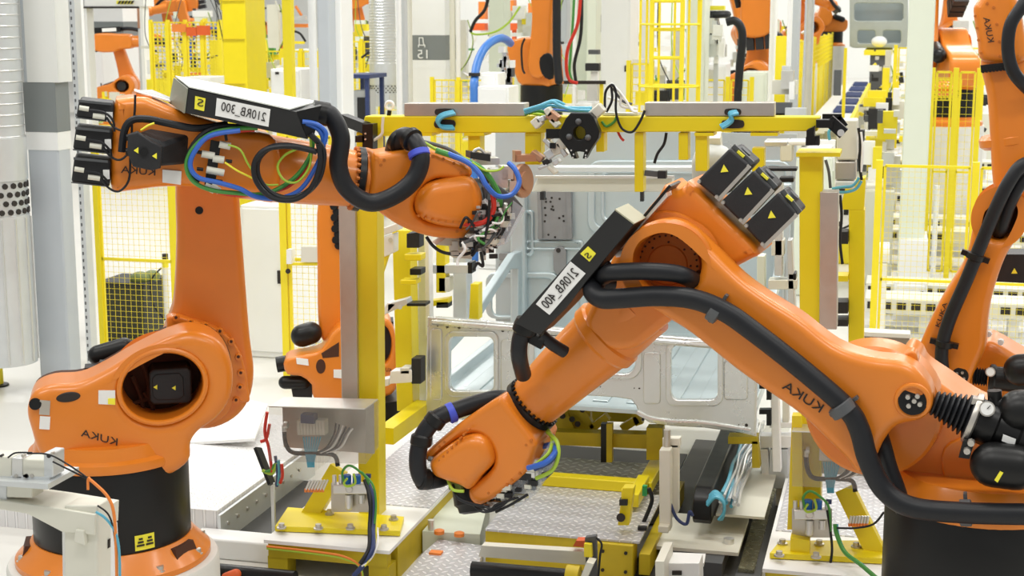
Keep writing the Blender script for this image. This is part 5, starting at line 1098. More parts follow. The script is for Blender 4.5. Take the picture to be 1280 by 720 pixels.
# ---- stainless box behind the right robot
t = thing('steel_box', 'stainless steel box with pale lid behind the elbow of the foreground robot link', 'box')
m = MB(); hexpx(m, W, [(1078, 450), (1137, 452), (1137, 421), (1078, 418)], 11.0, 11.12); m.build('body', STEELD, t, bevel=.006)
a_ = W.pt(1108, 450, 11.1); MB().box((a_.x - .1, 11.02, 0), (a_.x + .1, 11.1, a_.z + .01)).build('stand', LGREY, t)
m = MB(); hexpx(m, W, [(1077, 420), (1138, 423), (1138, 418), (1077, 415)], 10.98, 11.13); m.build('lid', CREAM, t)

# white clamp frame right of the van body
t = thing('clamp_stand', 'white clamp frame with black C hooks just right of the van body lower corner', 'clamp')
m = MB(); hexpx(m, W, [(966, 590), (976, 590), (972, 455), (962, 455)], 9.25, 9.35); m.build('upright', LABELW, t, bevel=.004)
for y in (448, 480, 512):
    m = MB(); hexpx(m, W, [(949, y + 6), (964, y + 6), (964, y), (949, y)], 9.15, 9.2); m.build('hook', BLACK, t)
    m = MB(); hexpx(m, W, [(958, y + 20), (964, y + 20), (964, y + 6), (958, y + 6)], 9.15, 9.2); m.build('hook', BLACK, t)
for q, mt in (([(950, 560), (990, 560), (990, 545), (950, 545)], LABELW), ([(960, 610), (985, 612), (985, 562), (962, 562)], GALV), ([(962, 535), (992, 535), (992, 528), (962, 528)], LABELW), ([(978, 528), (986, 528), (986, 470), (978, 470)], CREAM), ([(952, 600), (962, 600), (960, 562), (950, 562)], LABELW)):
    m = MB(); hexpx(m, W, q, 9.4, 9.5); m.build('frame_bar', mt, t, bevel=.004)
MB().box((-.66, 9.45, 0), (-.56, 9.55, .45)).build('foot', LABELW, t)
t = thing('signal_box', 'cream switch box on the narrow mesh fence bay left of the rear robot', 'switch box')
m = MB(); hexpx(m, W, [(376, 328), (398, 328), (398, 308), (376, 308)], 11.85, 11.93); m.build('housing', CREAM, t, bevel=.006)
m = MB(); hexpx(m, W, [(358, 330), (364, 330), (364, 312), (358, 312)], 11.85, 11.93); m.build('lock', WHITE, t); MB().cyl(W.pt(360, 339, 11.85), W.pt(360, 339, 11.93), .022).build('lock_knob', INK, t)
m = MB(); hexpx(m, W, [(364, 332), (400, 332), (400, 329), (364, 329)], 11.88, 11.93); m.build('carrier_bar', YELLOW2, t)

t = thing('spindle_unit', 'grey machined spindle dome under the beam above the black motors', 'spindle')
c = W.pt(892, 200, 8.5); MB().lathe(c, V((.1, -.2, 1)), [(-.12, .11), (-.02, .12), (.03, .11), (.07, .075), (.09, .03)], 28).build('dome', LGREY, t)
MB().bar(c + V((0, .05, .05)), W.pt(892, 168, 8.5), .08, .08, up=V((0, 1, 0))).build('mount_bar', CREAM, t)
# ================================================================== background hall
WALLM = mat('pale_wall', (.86, .87, .84), .7, 0, 0, .04, .4)
struct(MB().box((-60, 80, 0), (40, 80.3, 14)).build('wall_back', WALLM, None, False))
struct(MB().box((-60.3, -3, 0), (-60, 80, 14)).build('wall_left', WALLM, None, False))
struct(MB().box((40, -3, 0), (40.3, 80, 14)).build('wall_right', WALLM, None, False))
rb = random.Random(5)
def bf(x0, x1, yt, Y, dp, z0=0, zt=None):
    """box standing on the floor whose front covers columns x0..x1 with its top at yt"""
    a, b = W.pt(x0, yt, Y), W.pt(x1, yt, Y); return (a.x, Y, z0), (b.x, Y + dp, a.z if zt is None else zt)
def bp(x0, y0, x1, y1, Y, dp):
    a, b = W.pt(x0, y1, Y), W.pt(x1, y0, Y); return (a.x, Y, a.z), (b.x, Y + dp, b.z)
def column(x0, x1, Y, dp, m, band=None, label='', top=6.5, base=False):
    a, b = bf(x0, x1, 100, Y, dp, 0, top); t = thing('building_column', label, 'column')
    sh = MB().box(a, b).build('shaft', m, t, bevel=.015)
    if band:
        z1, z0 = W.pt((x0 + x1) / 2, band[0], Y).z, W.pt((x0 + x1) / 2, band[1], Y).z
        MB().box((a[0] - .006, a[1] - .006, z0), (b[0] + .006, b[1] + .006, z1)).build('grey_band', BAND, t)
        MB().box((a[0] - .004, a[1] - .004, z0 - .15), (b[0] + .004, b[1] + .004, z0)).build('white_band', WHITE, t)
    if base: MB().box((a[0] - .08, a[1] - .08, 0), (b[0] + .08, b[1] + .08, .5)).build('plinth', WHITE, t)
    return t
c1 = column(29.5, 68, 11.3, .2, BGREY, (103, 165), 'blue grey building column with dark band at the left edge')
MB().box(*[(p[0], p[1] - (.01 if i == 0 else 0), p[2]) for i, p in enumerate(bf(29.2, 68.3, 0, 11.3, .21, W.pt(60, 103, 11.3).z, 6.5))]).build('upper_shaft', LGREY if False else mat('warm_white', (.78, .79, .76), .5, 0, 0, .04), c1)
t = thing('cable_riser', 'perforated vertical cable riser with white pole beside the left column', 'cable riser')
a, b = bf(86, 92.5, 0, 11.2, .1, 0, 6.5); MB().box(a, b).build('channel', GALV, t)
m = MB()
for k in range(70): m.box((a[0] + .01, 11.195, .25 + .06 * k), (a[0] + .02, 11.2, .275 + .06 * k))
m.build('perforation_marks', GREY, t)  # dark inlays drawn as the perforations of the riser
a, b = bf(93, 94, 0, 11.25, .05, 0, 6.5); MB().box(a, b).build('gap_strip', INK, t)
a, b = bf(94.5, 97.5, 0, 11.3, .08, 0, 6.5); MB().box(a, b).build('pole', WHITE, t)
# ducts
def duct(px, r, Y, yb, label, perf, rings=46, zt=6.2):
    c = W.pt(px, yb, Y); t = thing('ventilation_duct', label, 'duct'); zp1, zp0 = W.pt(px, perf[0], Y).z, W.pt(px, perf[1], Y).z
    pr = [(max(0, c.z), r), (zp0, r), (zp0 + .005, r * .97), (zp1, r * .97), (zp1 + .005, r * 1.02), (zp1 + .35, r * 1.02), (zp1 + .36, r * .98), (zt, r * .98)]
    MB().lathe((c.x, Y, 0), ZZ, pr, 40).build('shell', GALV, t)
    zz = zp1 + .36
    for k in range(rings):
        z = zz + (zt - zz) * k / rings; MB().ring((c.x, Y, z), ZZ, r * .99, .006, 36, 6).build('hoop', ALU, t)
    m = MB(); n = int(22)
    for j in range(4):
        for k in range(n):
            a = 2 * PI * (k + .5 * (j % 2)) / n; e = V((math.cos(a), math.sin(a), 0)); p = V((c.x, Y, zp0 + (zp1 - zp0) * (j + .5) / 4)) + e * r * .965; m.cyl(p, p + e * .012, (zp1 - zp0) * .085, None, 8)
    m.build('perforation_marks', INK, t)  # dark discs drawn as the perforations of the duct
    for k in range(14):
        a = 2 * PI * k / 14; e = V((math.cos(a), math.sin(a), 0)); p = V((c.x, Y, 0)) + e * (r + .002); MB().box((p.x - .008, p.y - .008, max(0, c.z) + .02), (p.x + .008, p.y + .008, zp0 - .02)).build('seam', ALU, t)
    return t
duct(8, .255, 11.0, 452, 'large silver ventilation duct with perforated ring at the left edge', (225, 268))
t = thing('bollard', 'yellow post with black foot at the left edge below the duct', 'bollard')
p = W.onz(-2, 482, 0); MB().cyl(p, p + ZZ * 1.0, .045, None, 16).build('post', YELLOW, t); MB().lathe(p, ZZ, [(0, .09), (.015, .085), (.02, .05)], 20).build('foot', BLACK, t)
# ---- fences
def fence(label, p0, p1, h, n, wire=.06, group=None, posts=True, mid=None, z0=.12, sheet=0, wr=.0045, pw=.06):
    t = thing('safety_fence', label, 'fence', None, group); p0, p1 = V(p0), V(p1); d = (p1 - p0); L = d.length; d.normalize(); nn = V((-d.y, d.x, 0))
    for i in range(n + 1):
        c = p0 + d * (L * i / n)
        if posts: MB().bar(c, c + ZZ * (h + .05), pw, .06, up=V((0, 1, 0))).build('post', YELLOW2, t)
    for i in range(n):
        a = p0 + d * (L * i / n + .05); b = p0 + d * (L * (i + 1) / n - .05); l = (b - a).length; m = MB()
        for z in (z0, h) + ((mid,) if mid else ()): m.bar(a + ZZ * z, b + ZZ * z, .025, .025)
        for q in (a, b): m.bar(q + ZZ * z0, q + ZZ * h, .025, .025, up=nn)
        m2 = MB(); nv = max(1, int(l / wire)); nh = max(1, int((h - z0) / wire))
        for k in range(1, nv): q = a + d * (l * k / nv); m.bar(q + ZZ * (z0 + sheet), q + ZZ * h, wr, wr, up=nn)
        for k in range(1, nh):
            z = z0 + (h - z0) * k / nh
            if z > z0 + sheet: m.bar(a + ZZ * z, b + ZZ * z, wr, wr)
        if wr > .0035: m.v, m.f = m.v + m2.v, m.f + [tuple(i + len(m.v) for i in f) for f in m2.f]
        if sheet: m.bar((a + ZZ * (z0 + sheet / 2)), b + ZZ * (z0 + sheet / 2), .004, sheet)
        m.build('mesh_panel', YELLOW2, t, False) if wr > .0035 else (m.build('panel_frame', YELLOW2, t, False), m2.build('wire_mesh', WIRE, t, False))
    return t
pA = W.pt(127, 430, 12.2); pB = W.pt(226, 436, 12.2)
fence('yellow mesh fence behind the left robot, in front of the waste bin', (pA.x, 12.2, 0), (pB.x, 12.2, 0), 2.1, 1, .05, mid=.95, wr=.0026, pw=.095)
pA = W.pt(359, 440, 12.0); pB = W.pt(425, 440, 12.0)
fence('narrow yellow mesh fence bay between white cabinet and left gantry post', (pA.x, 12.0, 0), (pB.x, 12.0, 0), 2.1, 1, .05, mid=1.05, wr=.003)
pA = W.pt(1090, 430, 14.0); pB = W.pt(1330, 430, 14.0)
fence('yellow mesh fence with thin rails behind the right robot', (pA.x, 14.0, 0), (pB.x, 14.0, 0), 1.78, 2, .05, mid=.75, wr=.0026)
# waste bin
t = thing('waste_bin', 'dark waste bin with a green bag rim behind the left mesh fence', 'bin')
c = W.pt(170, 432, 13.2); c.z = 0; zt = W.pt(170, 352, 13.2).z
m = MB().hexa([(c.x - .2, 13.0, 0), (c.x + .2, 13.0, 0), (c.x + .23, 12.97, zt), (c.x - .23, 12.97, zt), (c.x - .2, 13.4, 0), (c.x + .2, 13.4, 0), (c.x + .23, 13.43, zt), (c.x - .23, 13.43, zt)]); m.build('bin_body', mat('dark_olive', (.035, .036, .02), .6, 0, 0, .2), t)
m = MB().box((c.x - .25, 12.95, zt), (c.x + .25, 13.45, zt + .03)); m.build('rim', MOTOR, t)
m = MB(); m.ball((c.x + .13, 13.1, zt + .05), .1, .1, .07); m.ball((c.x + .2, 13.2, zt + .06), .08, .1, .06); m.build('bag', mat('green_bag', (.16, .2, .06), .5, 0, 0, .2), t)
t = thing('signal_pole', 'thin white stand with a black and yellow switch behind the left robot link', 'stand')
c = W.pt(210, 410, 13.0); c.z = 0; MB().cyl(c, c + ZZ * .75, .03).build('pole', WHITE, t); MB().cyl(c + ZZ * .75, c + ZZ * .83, .03).build('yellow_body', STICK, t); MB().cyl(c + ZZ * .83, c + ZZ * .88, .028).build('button', INK, t)
MB().tube([c + V((-.02, -.05, .75)), c + V((-.13, -.05, .62)), c + V((-.12, -.05, .4)), c + V((0, -.05, .25))], .008, 6).build('cable', RUBBER, t)
def cabinet(label, x0, x1, yt, Y, dp, m=WHITE, z0=0, legs=False, name='switch_cabinet', group=None):
    t = thing(name, label, 'cabinet', None, group); a, b = bf(x0, x1, yt, Y, dp, z0)
    MB().box(a, b).build('body', m, t, bevel=.012)
    d = MB().box((a[0] + .03, a[1] - .02, a[2] + .06), (b[0] - .03, a[1] - .001, b[2] - .03)).build('door', m, t, bevel=.006)
    w = b[0] - a[0]; MB().box((b[0] - .12 * w - .03, a[1] - .04, (a[2] + b[2]) / 2), (b[0] - .12 * w, a[1] - .021, (a[2] + b[2]) / 2 + .12)).build('handle', INK, d)
    return t
cabinet('big white cabinet standing behind the left robot link arm', 300, 357, 256, 12.7, .9)
for i, (x0, x1, yt, Y, dp, m, lab) in enumerate(((338, 376, 86, 21, .7, WHITE, 'white switch cabinet right of the wide yellow pillar'), (597, 636, 108, 18, .5, WHITE, 'low white machine box at the foot of the blue hose'), (601, 622, 91, 18.4, .4, WHITE, 'small white box stacked behind the blue hose'),
    (752, 789, -40, 30, 1.0, WHITE, 'tall white cabinet left of the yellow ladder'), (700, 750, -40, 31, 1.0, PALEG, 'tall pale cabinet with dark slot behind the cable bundle'), (938, 958, 60, 26, .8, CREAM, 'cream control cabinet right of the far black hose'), (928, 958, 90, 24, .8, PALEG, 'pale low cabinet with yellow sticker behind the beam'), (883, 908, 80, 23, .6, WHITE, 'small white cabinet under the far hanging tool'),
    (360, 384, 62, 30, 1, PALEG, 'pale cabinet behind the thin yellow post'), (190, 208, 30, 46, 1, WHITE, 'white cabinet far behind the far left robot'), (230, 262, 96, 26, .7, WHITE, 'white cabinet low behind the control box marked 300'), (540, 560, 60, 33, .8, WHITE, 'white cabinet far behind the column with lettering'), (108, 128, 62, 40, 1.2, WHITE, 'white cabinet far behind the left column'))):
    cb_ = cabinet(lab, x0, x1, yt, Y, dp, m)
    if i == 4:
        a, b = bp(753 - 6, 18, 757 - 6, 40, 30.9, .05); MB().box(a, b).build('slot', GREY, cb_)
    if i == 0:
        a, b = bp(344, 90, 348, 93, 20.96, .03); MB().box(a, b).build('vent', INK, cb_)
# columns
column(398, 413, 17, .4, BGREY, None, 'blue grey column left of the blue workbench')
column(414, 428, 17.2, .4, WHITE, None, 'white column beside the blue grey column above the hose')
cd = column(500, 557, 26, .7, WHITE, (44, 75), 'white column with grey band and white lettering')
L0 = W.pt(531.5, 57, 25.97); L1 = W.pt(522.5, 57, 25.97); MB().text('Д', L0, L1, ZZ * (W.pt(525, 47, 25.97).z - L0.z)).build('lettering', WHITE, cd, False)
L0 = W.pt(534.5, 73, 25.97); L1 = W.pt(522, 73, 25.97); MB().text('15', L0, L1, ZZ * (W.pt(525, 62, 25.97).z - L0.z)).build('lettering', WHITE, cd, False)
duct(481, .24, 24, 132, 'silver ribbed duct left of the column with lettering', (106, 116), 60, 5.2)
column(856, 880, 20.5, .5, PALEG, None, 'pale green column right of the yellow ladder')
column(611, 630, 28, .5, PALEG, None, 'pale column behind the blue hose')
column(110, 157, 44, 1.2, WHITE, (27, 48), 'white column with grey band behind the far left robot')
column(986, 997, 22, .25, BGREY, None, 'slim grey blue column left of the far conveyor, nearer one')
column(1003, 1014, 24, .25, BGREY, None, 'slim grey blue column left of the far conveyor, second one')
cR = column(1132, 1165, 17.4, .5, PALEG, None, 'pale green column with square foot right of the far conveyor', base=False)
a, b = bf(1124, 1160, 300, 17.2, .8); MB().box(a, b).build('plinth', WHITE, cR)
column(700, 708, 27, .3, BGREY, None, 'slim grey column right of the tall far robot'); column(733, 745, 26, .4, PALEG, None, 'pale column behind the looping green cable')
column(175, 186, 34, .35, LGREY, None, 'light grey post in front of the far left robot wrist', top=W.pt(180, 36, 34).z)
column(800, 812, 33, .4, WHITE, None, 'white column left of the yellow ladder, far back')
for i, (x, w, Y, yt, lab) in enumerate(((171, 5, 39, -40, 'thin brownish pole left of the light grey post'),)):
    a, b = bf(x - 2, x + 3, yt, Y, .1); one(MB().box(a, b), 'pole', COPPER, lab, 'pole')
# yellow pillars and posts
t = thing('yellow_pillar', 'wide yellow sheet metal pillar left of the white switch cabinet', 'pillar')
a, b = bf(275, 305, -40, 23, .8); MB().box(a, b).build('shell', YELLOW, t, bevel=.02)
for y in (1, 49, 105): a, b = bp(274.5, y - .4, 305.5, y + .4, 22.98, .02); MB().box(a, b).build('seam', YELLOWD, t)
for i, (x0, x1, yt, Y, lab) in enumerate(((351, 362, -40, 20, 'tall yellow post left of the blue grey column'), (386, 391, 60, 22, 'thin yellow post behind the white switch cabinet'), (436, 441, 40, 27, 'thin yellow post behind the blue workbench'), (970, 985, 45, 18, 'yellow sheet post above the right beam cover'), (1055, 1059, 60, 30, 'thin yellow post beside the far conveyor'), (1118, 1124, 102, 26, 'slim yellow post left of the pale green column'), (1206, 1214, 55, 22, 'yellow post left of the right robot wrist'), (448, 452, 70, 31, 'far thin yellow post left of the ribbed duct'))):
    a, b = bf(x0, x1, yt, Y, .12); one(MB().box(a, b), 'yellow_post', YELLOW2, lab, 'post')
# mid and far fences
def fpx(label, x0, Y0, x1, Y1, yt, n, wire=.1, mid=None, sheet=0, wr=.012):
    a, b = W.pt(x0, yt, Y0), W.pt(x1, yt, Y1); return fence(label, (a.x, Y0, 0), (b.x, Y1, 0), a.z, n, wire, mid=mid, sheet=sheet, wr=wr)
fpx('dense yellow fence with lower sheets behind the control box marked 300', 188, 27, 275, 27, 28, 4, .07, 1.6, .5, .016)
fpx('yellow fence running behind the white switch cabinet', 306, 25, 400, 25, 64, 4, .12, 1.0)
fpx('yellow fence between the two silver grey columns and the ribbed duct', 428, 26, 500, 26, 52, 3, .12, 1.2)
fpx('yellow fence far left behind the far robot', 128, 46, 190, 46, 62, 4, .2, 1.0, .8, .03)
fpx('yellow fence with dense bars left of the ladder', 786, 21, 815, 21, 80, 1, .09, 1.0, .4)
fpx('yellow fence right of the ladder behind the pale green column', 880, 22, 940, 22, 100, 2, .1, 1.0, .3)
fence('yellow fence in line with the far conveyor, left side', (-2.35, 26, 0), (-2.35, 54, 0), 2.5, 10, .12, mid=1.2, sheet=1.5, wr=.014)
fpx('yellow fence panel behind the orange far robots', 940, 28, 990, 28, 70, 2, .12, 1.0, .6)
fpx('fine yellow mesh fence behind the pale green column on the right', 1166, 18.5, 1225, 18.5, 90, 2, .08, 1.3, 0, .0034)
fpx('second yellow mesh fence further behind the right column', 1120, 25.4, 1230, 25.4, 60, 4, .11, 1.3, 0, .006)
fpx('yellow fence far behind the docking plate and looping cables', 640, 33, 790, 33, 96, 5, .12, .6, .3)
fpx('yellow fence low behind the left end of the beam', 540, 24, 640, 24, 100, 3, .1, .5, .3)
# basket in the right
t = thing('part_basket', 'yellow wire basket with orange part behind the right column', 'basket')
a, b = bp(1162, 100, 1202, 125, 19.5, .6); m = MB()
for k in range(9):
    x = a[0] + (b[0] - a[0]) * k / 8; m.bar((x, a[1], a[2]), (x, a[1], b[2]), .012, .012, up=V((0, 1, 0))); m.bar((x, b[1], a[2]), (x, b[1], b[2]), .012, .012, up=V((0, 1, 0)))
for k in range(6):
    z = a[2] + (b[2] - a[2]) * k / 5; m.bar((a[0], a[1], z), (b[0], a[1], z), .012, .012); m.bar((a[0], b[1], z), (b[0], b[1], z), .012, .012)
m.build('wire_cage', YELLOW2, t, False); MB().ball(((a[0] + b[0]) / 2, 19.8, (a[2] + b[2]) / 2), .14, .14, .1).build('orange_part', ORANGE, t); [MB().box((xx, yy, 0), (xx + .05, yy + .05, a[2] - .001)).build('leg', YELLOW2, t) for xx in (a[0], b[0] - .05) for yy in (a[1], b[1] - .05)]
# ladder with cage
t = thing('caged_ladder', 'yellow caged ladder rising behind the right end of the beam', 'ladder')
Yl = 18.5; xa, xb = W.pt(814, 60, Yl).x, W.pt(852, 60, Yl).x
for x in (xa, xb): MB().box((x - .025, Yl, 0), (x + .025, Yl + .06, 6)).build('rail', YELLOW2, t)
for k in range(14):
    z = .9 + .34 * k; MB().cyl((xa, Yl + .03, z), (xb, Yl + .03, z), .022, None, 8).build('rung', YELLOW2, t)
for k in range(5):
    z = 1.5 + .75 * k; MB().ring(((xa + xb) / 2, Yl + .3, z), ZZ, .36, .014, 24, 6).build('hoop', YELLOW2, t)
for k in range(7):
    a = PI * k / 6; p = V(((xa + xb) / 2 + .37 * math.cos(a), Yl + .3 + .37 * math.sin(a), 0)); MB().bar(p + ZZ * 1.4, p + ZZ * 6, .03, .01, up=V((0, 1, 0))).build('cage_bar', YELLOW2, t)
# blue workbench, red beams, gates
t = thing('workbench', 'navy blue steel workbench frame behind the black hose', 'workbench'); Y = 22
a, b = bf(428, 462, 93, Y, .8)
MB().box((a[0], a[1], b[2] - .06), b).build('bench_top', NAVY, t)
for x in (a[0] + .03, b[0] - .09):
    for y in (Y + .03, Y + .7): MB().box((x, y, 0), (x + .06, y + .06, b[2] - .061)).build('leg', NAVY, t)
MB().box((a[0] + .1, Y + .1, .5), (b[0] - .12, Y + .6, b[2] - .25)).build('grey_unit', LGREY, t); MB().box((a[0] + .2, Y + .08, .8), (a[0] + .4, Y + .099, b[2] - .35)).build('screen', MOTOR, t)
t = thing('overhead_frame', 'red orange steel frame with white box behind the blue hose', 'frame'); Y = 36
for x0, x1 in ((590, 606), (626, 664)): a, b = bp(x0, 29, x1, 38, Y, .3); MB().box(a, b).build('beam', REDP, t)
for x0 in (640, 660): a, b = bf(x0, x0 + 4, 38, Y + .05, .2); MB().box(a, b).build('leg', REDP, t)
a, b = bp(646, 36, 662, 50, Y - .05, .04); MB().box(a, b).build('white_panel', WHITE, t)
for x0, y0 in ((598, 2), (634, 0), (660, 4)): a, b = bp(x0, y0, x0 + 8, y0 + 22, Y + .4, .3); MB().box(a, b).build('orange_panel', ORC, t)
t = thing('portal_gate', 'white portal header with black edge and hazard stripes top left', 'gate'); Y = 32
a, b = bp(106, -30, 178, 8, Y, .5); MB().box(a, b).build('header', WHITE, t); a, b = bp(104, 8, 168, 10.5, Y - .02, .5); MB().box(a, b).build('black_edge', INK, t)
for k in range(5):
    q = [(147 + 4 * k, 5), (149.4 + 4 * k, 5), (151.6 + 4 * k, 1), (149.2 + 4 * k, 1)]; m = MB(); quad(m, W, q, Y - .03, .01); m.build('hazard_stripe', INK, t)
a, b = bp(145.5, .8, 166, 5.2, Y - .015, .01); MB().box(a, b).build('hazard_ground', STICK, t)
for x0 in (104, 174): a, b = bf(x0, x0 + 4, 8, Y + .1, .3); MB().box(a, b).build('leg', WHITE, t)
# ---- generic background robots
def robot(label, o, deg, q2, q3, s=1, z0=0, q5=-20, tool=True, box=False, ped=True):
    fr = Fr(o, deg); t = thing('industrial_robot', label, 'robot', fr)
    def S(x, z): return (x * s, z * s)
    if ped: MB().lathe((0, 0, -o[2]), ZZ, [(0, .5 * s), (o[2], .5 * s)], 24).build('pedestal', CONC, t)
    MB().lathe((0, 0, 0), ZZ, [(0, .48 * s), (.05 * s, .48 * s), (.1 * s, .4 * s), (.12 * s, .4 * s)], 24).build('base_flange', ORANGE, t)
    MB().lathe((0, 0, .1 * s), ZZ, [(0, .39 * s), (.4 * s, .39 * s)], 28).build('base_frame', BLACK, t)
    J2 = V((.35, 0, 1.0)) * s; a = math.radians(q2); ld = V((math.cos(a), 0, math.sin(a))); J3 = J2 + ld * 1.15 * s; b = math.radians(q3); fd = V((math.cos(b), 0, math.sin(b))); fn = V((-math.sin(b), 0, math.cos(b))); ln = V((-math.sin(a), 0, math.cos(a)))
    MB().prism(catm([S(-.42, .5), S(.38, .5), S(.5, .75), S(.62, 1.0), S(.5, 1.24), S(.3, 1.28), S(.0, 1.08), S(-.35, .98), S(-.55, .85)]), -.3 * s, .1 * s, .05 * s, [ell(J2.x - .08 * s, J2.z, .19 * s, .16 * s)]).build('carousel', ORANGE, t)
    MB().cyl(J2 + V((-.1 * s, -.22 * s, 0)), J2 + V((-.1 * s, .12 * s, 0)), .12 * s).build('joint_motor', MOTOR, t)
    P = lambda u, v: (J2 + ld * u * s + ln * v * s)
    o_ = [P(-.25, -.15), P(-.3, .0), P(-.25, .15), P(0, .27), P(.35, .19), P(.9, .15), P(1.25, .15), P(1.32, 0), P(1.25, -.15), P(.9, -.15), P(.35, -.19), P(0, -.27)]
    MB().prism(catm([(p.x, p.z) for p in o_]), .12 * s, .32 * s, .05 * s).build('link_arm', ORANGE, t)
    Q = lambda u, v: (J3 + fd * u * s + fn * v * s)
    o_ = [Q(-.45, -.18), Q(-.48, .2), Q(-.2, .26), Q(.2, .22), Q(.5, .17), Q(.5, -.15), Q(.2, -.18), Q(0, -.24)]
    MB().prism(catm([(p.x, p.z) for p in o_]), -.26 * s, .1 * s, .05 * s).build('forearm', ORANGE, t)
    MB().tube([Q(.4, 0) + V((0, -.08 * s, 0)), Q(.8, 0) + V((0, -.08 * s, 0)), Q(1.1, 0) + V((0, -.08 * s, 0))], [.16 * s, .13 * s], 20, 2).build('forearm_tube', ORANGE, t)
    for k in range(3):
        c = Q(-.58, .14 - .15 * k) + V((0, -.1 * s, 0)); MB().bar(c - fd * .12 * s, c + fd * .12 * s, .2 * s, .12 * s, up=fn).build('wrist_motor', MOTOR, t)
    c = b + math.radians(q5); wd_ = V((math.cos(c), 0, math.sin(c))); wp = Q(1.15, 0) + V((0, -.08 * s, 0))
    MB().ball(wp, .17 * s).build('wrist_body', ORANGE, t); MB().cyl(wp, wp + wd_ * .25 * s, .12 * s).build('tool_flange', GREY, t)
    MB().tube([Q(.0, .3), Q(.4, .34) - V((0, .1 * s, 0)), Q(.8, .25) - V((0, .2 * s, 0)), wp + V((0, -.25 * s, 0)), wp + wd_ * .25 * s - V((0, .15 * s, 0))], .05 * s, 10).build('dress_hose', RUBBER, t)
    MB().caps(J2 + V((-.3 * s, .2 * s, .05 * s)), J2 + V((-.75 * s, .2 * s, -.1 * s)), .1 * s).build('gas_accumulator', BLACK, t)
    if box:
        bc = Q(-.1, .33) - V((0, .1 * s, 0)); MB().bar(bc - fd * .35 * s, bc + fd * .35 * s, .25 * s, .14 * s, up=fn).build('control_box', BLACK, t); bb = MB().bar(bc - fd * .12 * s - V((0, .13 * s, 0)), bc + fd * .25 * s - V((0, .13 * s, 0)), .012 * s, .09 * s, up=fn).build('number_label', LABELW, t)
    if tool:
        T = thing('gripper_tool', 'silver gripper tool on the ' + tool, 'robot tool', fr)
        for k in range(14):
            p = wp + wd_ * (.3 + .5 * rb.random()) * s + V((rb.uniform(-.2, .2), rb.uniform(-.2, .2), rb.uniform(-.2, .2))) * s; m = MB(); m.cbox(p, rb.uniform(.05, .22) * s, rb.uniform(.05, .15) * s, rb.uniform(.05, .22) * s); m.build('tool_block', [ALU, LABELW, GALV, MOTOR, ALU][k % 5], T)
        MB().cyl(wp + wd_ * .25 * s, wp + wd_ * .5 * s, .07 * s).build('tool_core', ALU, T)
    return t
def catm(p): return [(v.x, v.y) for v in catmull([V((x, z, 0)) for x, z in p], 4, True)]
def rpos(px, py, Y): p = W.pt(px, py, Y); return p
p = rpos(144, 130, 38); robot('small far robot with its own control box left of the light grey post', (p.x, 38, max(.1, p.z - .55)), 12, 105, 3, 1.05, tool='small far left robot', box=True)
# rear robot D behind the left fixture
p = W.onz(490, 540, 0)
RDp = W.pt(470, 540, 10.3)
FD = Fr((RDp.x, 10.6, 0), 20); fd_ = FD
RD = thing('industrial_robot', 'orange robot behind the left gantry post, seen beside the steel cover', 'robot', fd_)
cD = fd_.pt(468, 520, 0)
MB().lathe((cD.x, 0, 0), ZZ, [(0, .42), (.04, .42), (.08, .34), (.10, .33)], 32).build('base_flange', ORANGE, RD)
zD = fd_.pt(468, 492, 0).z
MB().lathe((cD.x, 0, .08), ZZ, [(0, .30), (zD - .08, .30)], 32).build('base_frame', BLACK, RD)
cd_ = [(355, 452), (362, 444), (385, 440), (402, 434), (415, 415), (428, 404), (445, 400), (465, 396), (485, 396), (495, 420), (497, 460), (494, 484), (478, 494), (430, 500), (394, 498), (390, 478), (376, 467), (360, 465)]
kd = MB().pprism(fd_, cd_, -.1, -.2, .1, .03, [ell(478, 428, 11, 24)], n=2).build('carousel', ORANGE, RD)
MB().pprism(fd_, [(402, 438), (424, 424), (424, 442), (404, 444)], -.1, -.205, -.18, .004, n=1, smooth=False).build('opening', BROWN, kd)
m = MB(); hexpx(m, fd_, [(466, 452), (492, 452), (492, 402), (466, 402)], -.1, .08); m.build('joint_motor', MOTOR, kd)
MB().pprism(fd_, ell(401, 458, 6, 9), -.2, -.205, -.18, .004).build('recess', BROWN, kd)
for q in ([(371, 455), (386, 457), (385, 449), (370, 447)], [(417, 472), (428, 473), (428, 462), (417, 462)], [(474, 437), (481, 438), (481, 427), (474, 427)]):
    m = MB(); quad(m, fd_, q, -.206); m.build('type_plate', LABELW, kd)
stext(fd_, 'KUKA', (489, 465), (474, 463), (0, -4.5), -.206, INK, kd)
ld_ = [(398, 250), (397, 340), (398, 400), (404, 425), (420, 430), (440, 425), (446, 380), (440, 300), (436, 250), (418, 240)]
MB().pprism(fd_, ld_, .1, .05, .2, .03).build('link_arm', ORANGE, RD)
m = MB()
for k in range(8): m.cyl(fd_.pt(417 + (k % 2) * 3 + k * .4, 258 + 7 * k, .03), fd_.pt(421 + (k % 2) * 3 + k * .4, 258 + 7 * k, .1), .03, None, 8)
m.build('cable_chain', BLACK, RD)
MB().caps(fd_.pt(364, 424, .0), fd_.pt(402, 412, .0), .085).build('gas_accumulator', BLACK, RD)
MB().cyl(fd_.pt(346, 456, -.05), fd_.pt(358, 454, -.05), .06).build('plug', BLACK, RD)
MB().caps(fd_.pt(348, 478, -.1), fd_.pt(388, 478, -.1), .05).build('cable_gland', BLACK, RD)
m = MB(); hexpx(m, fd_, [(366, 496), (390, 498), (390, 470), (362, 474)], -.1, .1); m.build('connection_box', MOTOR, RD)
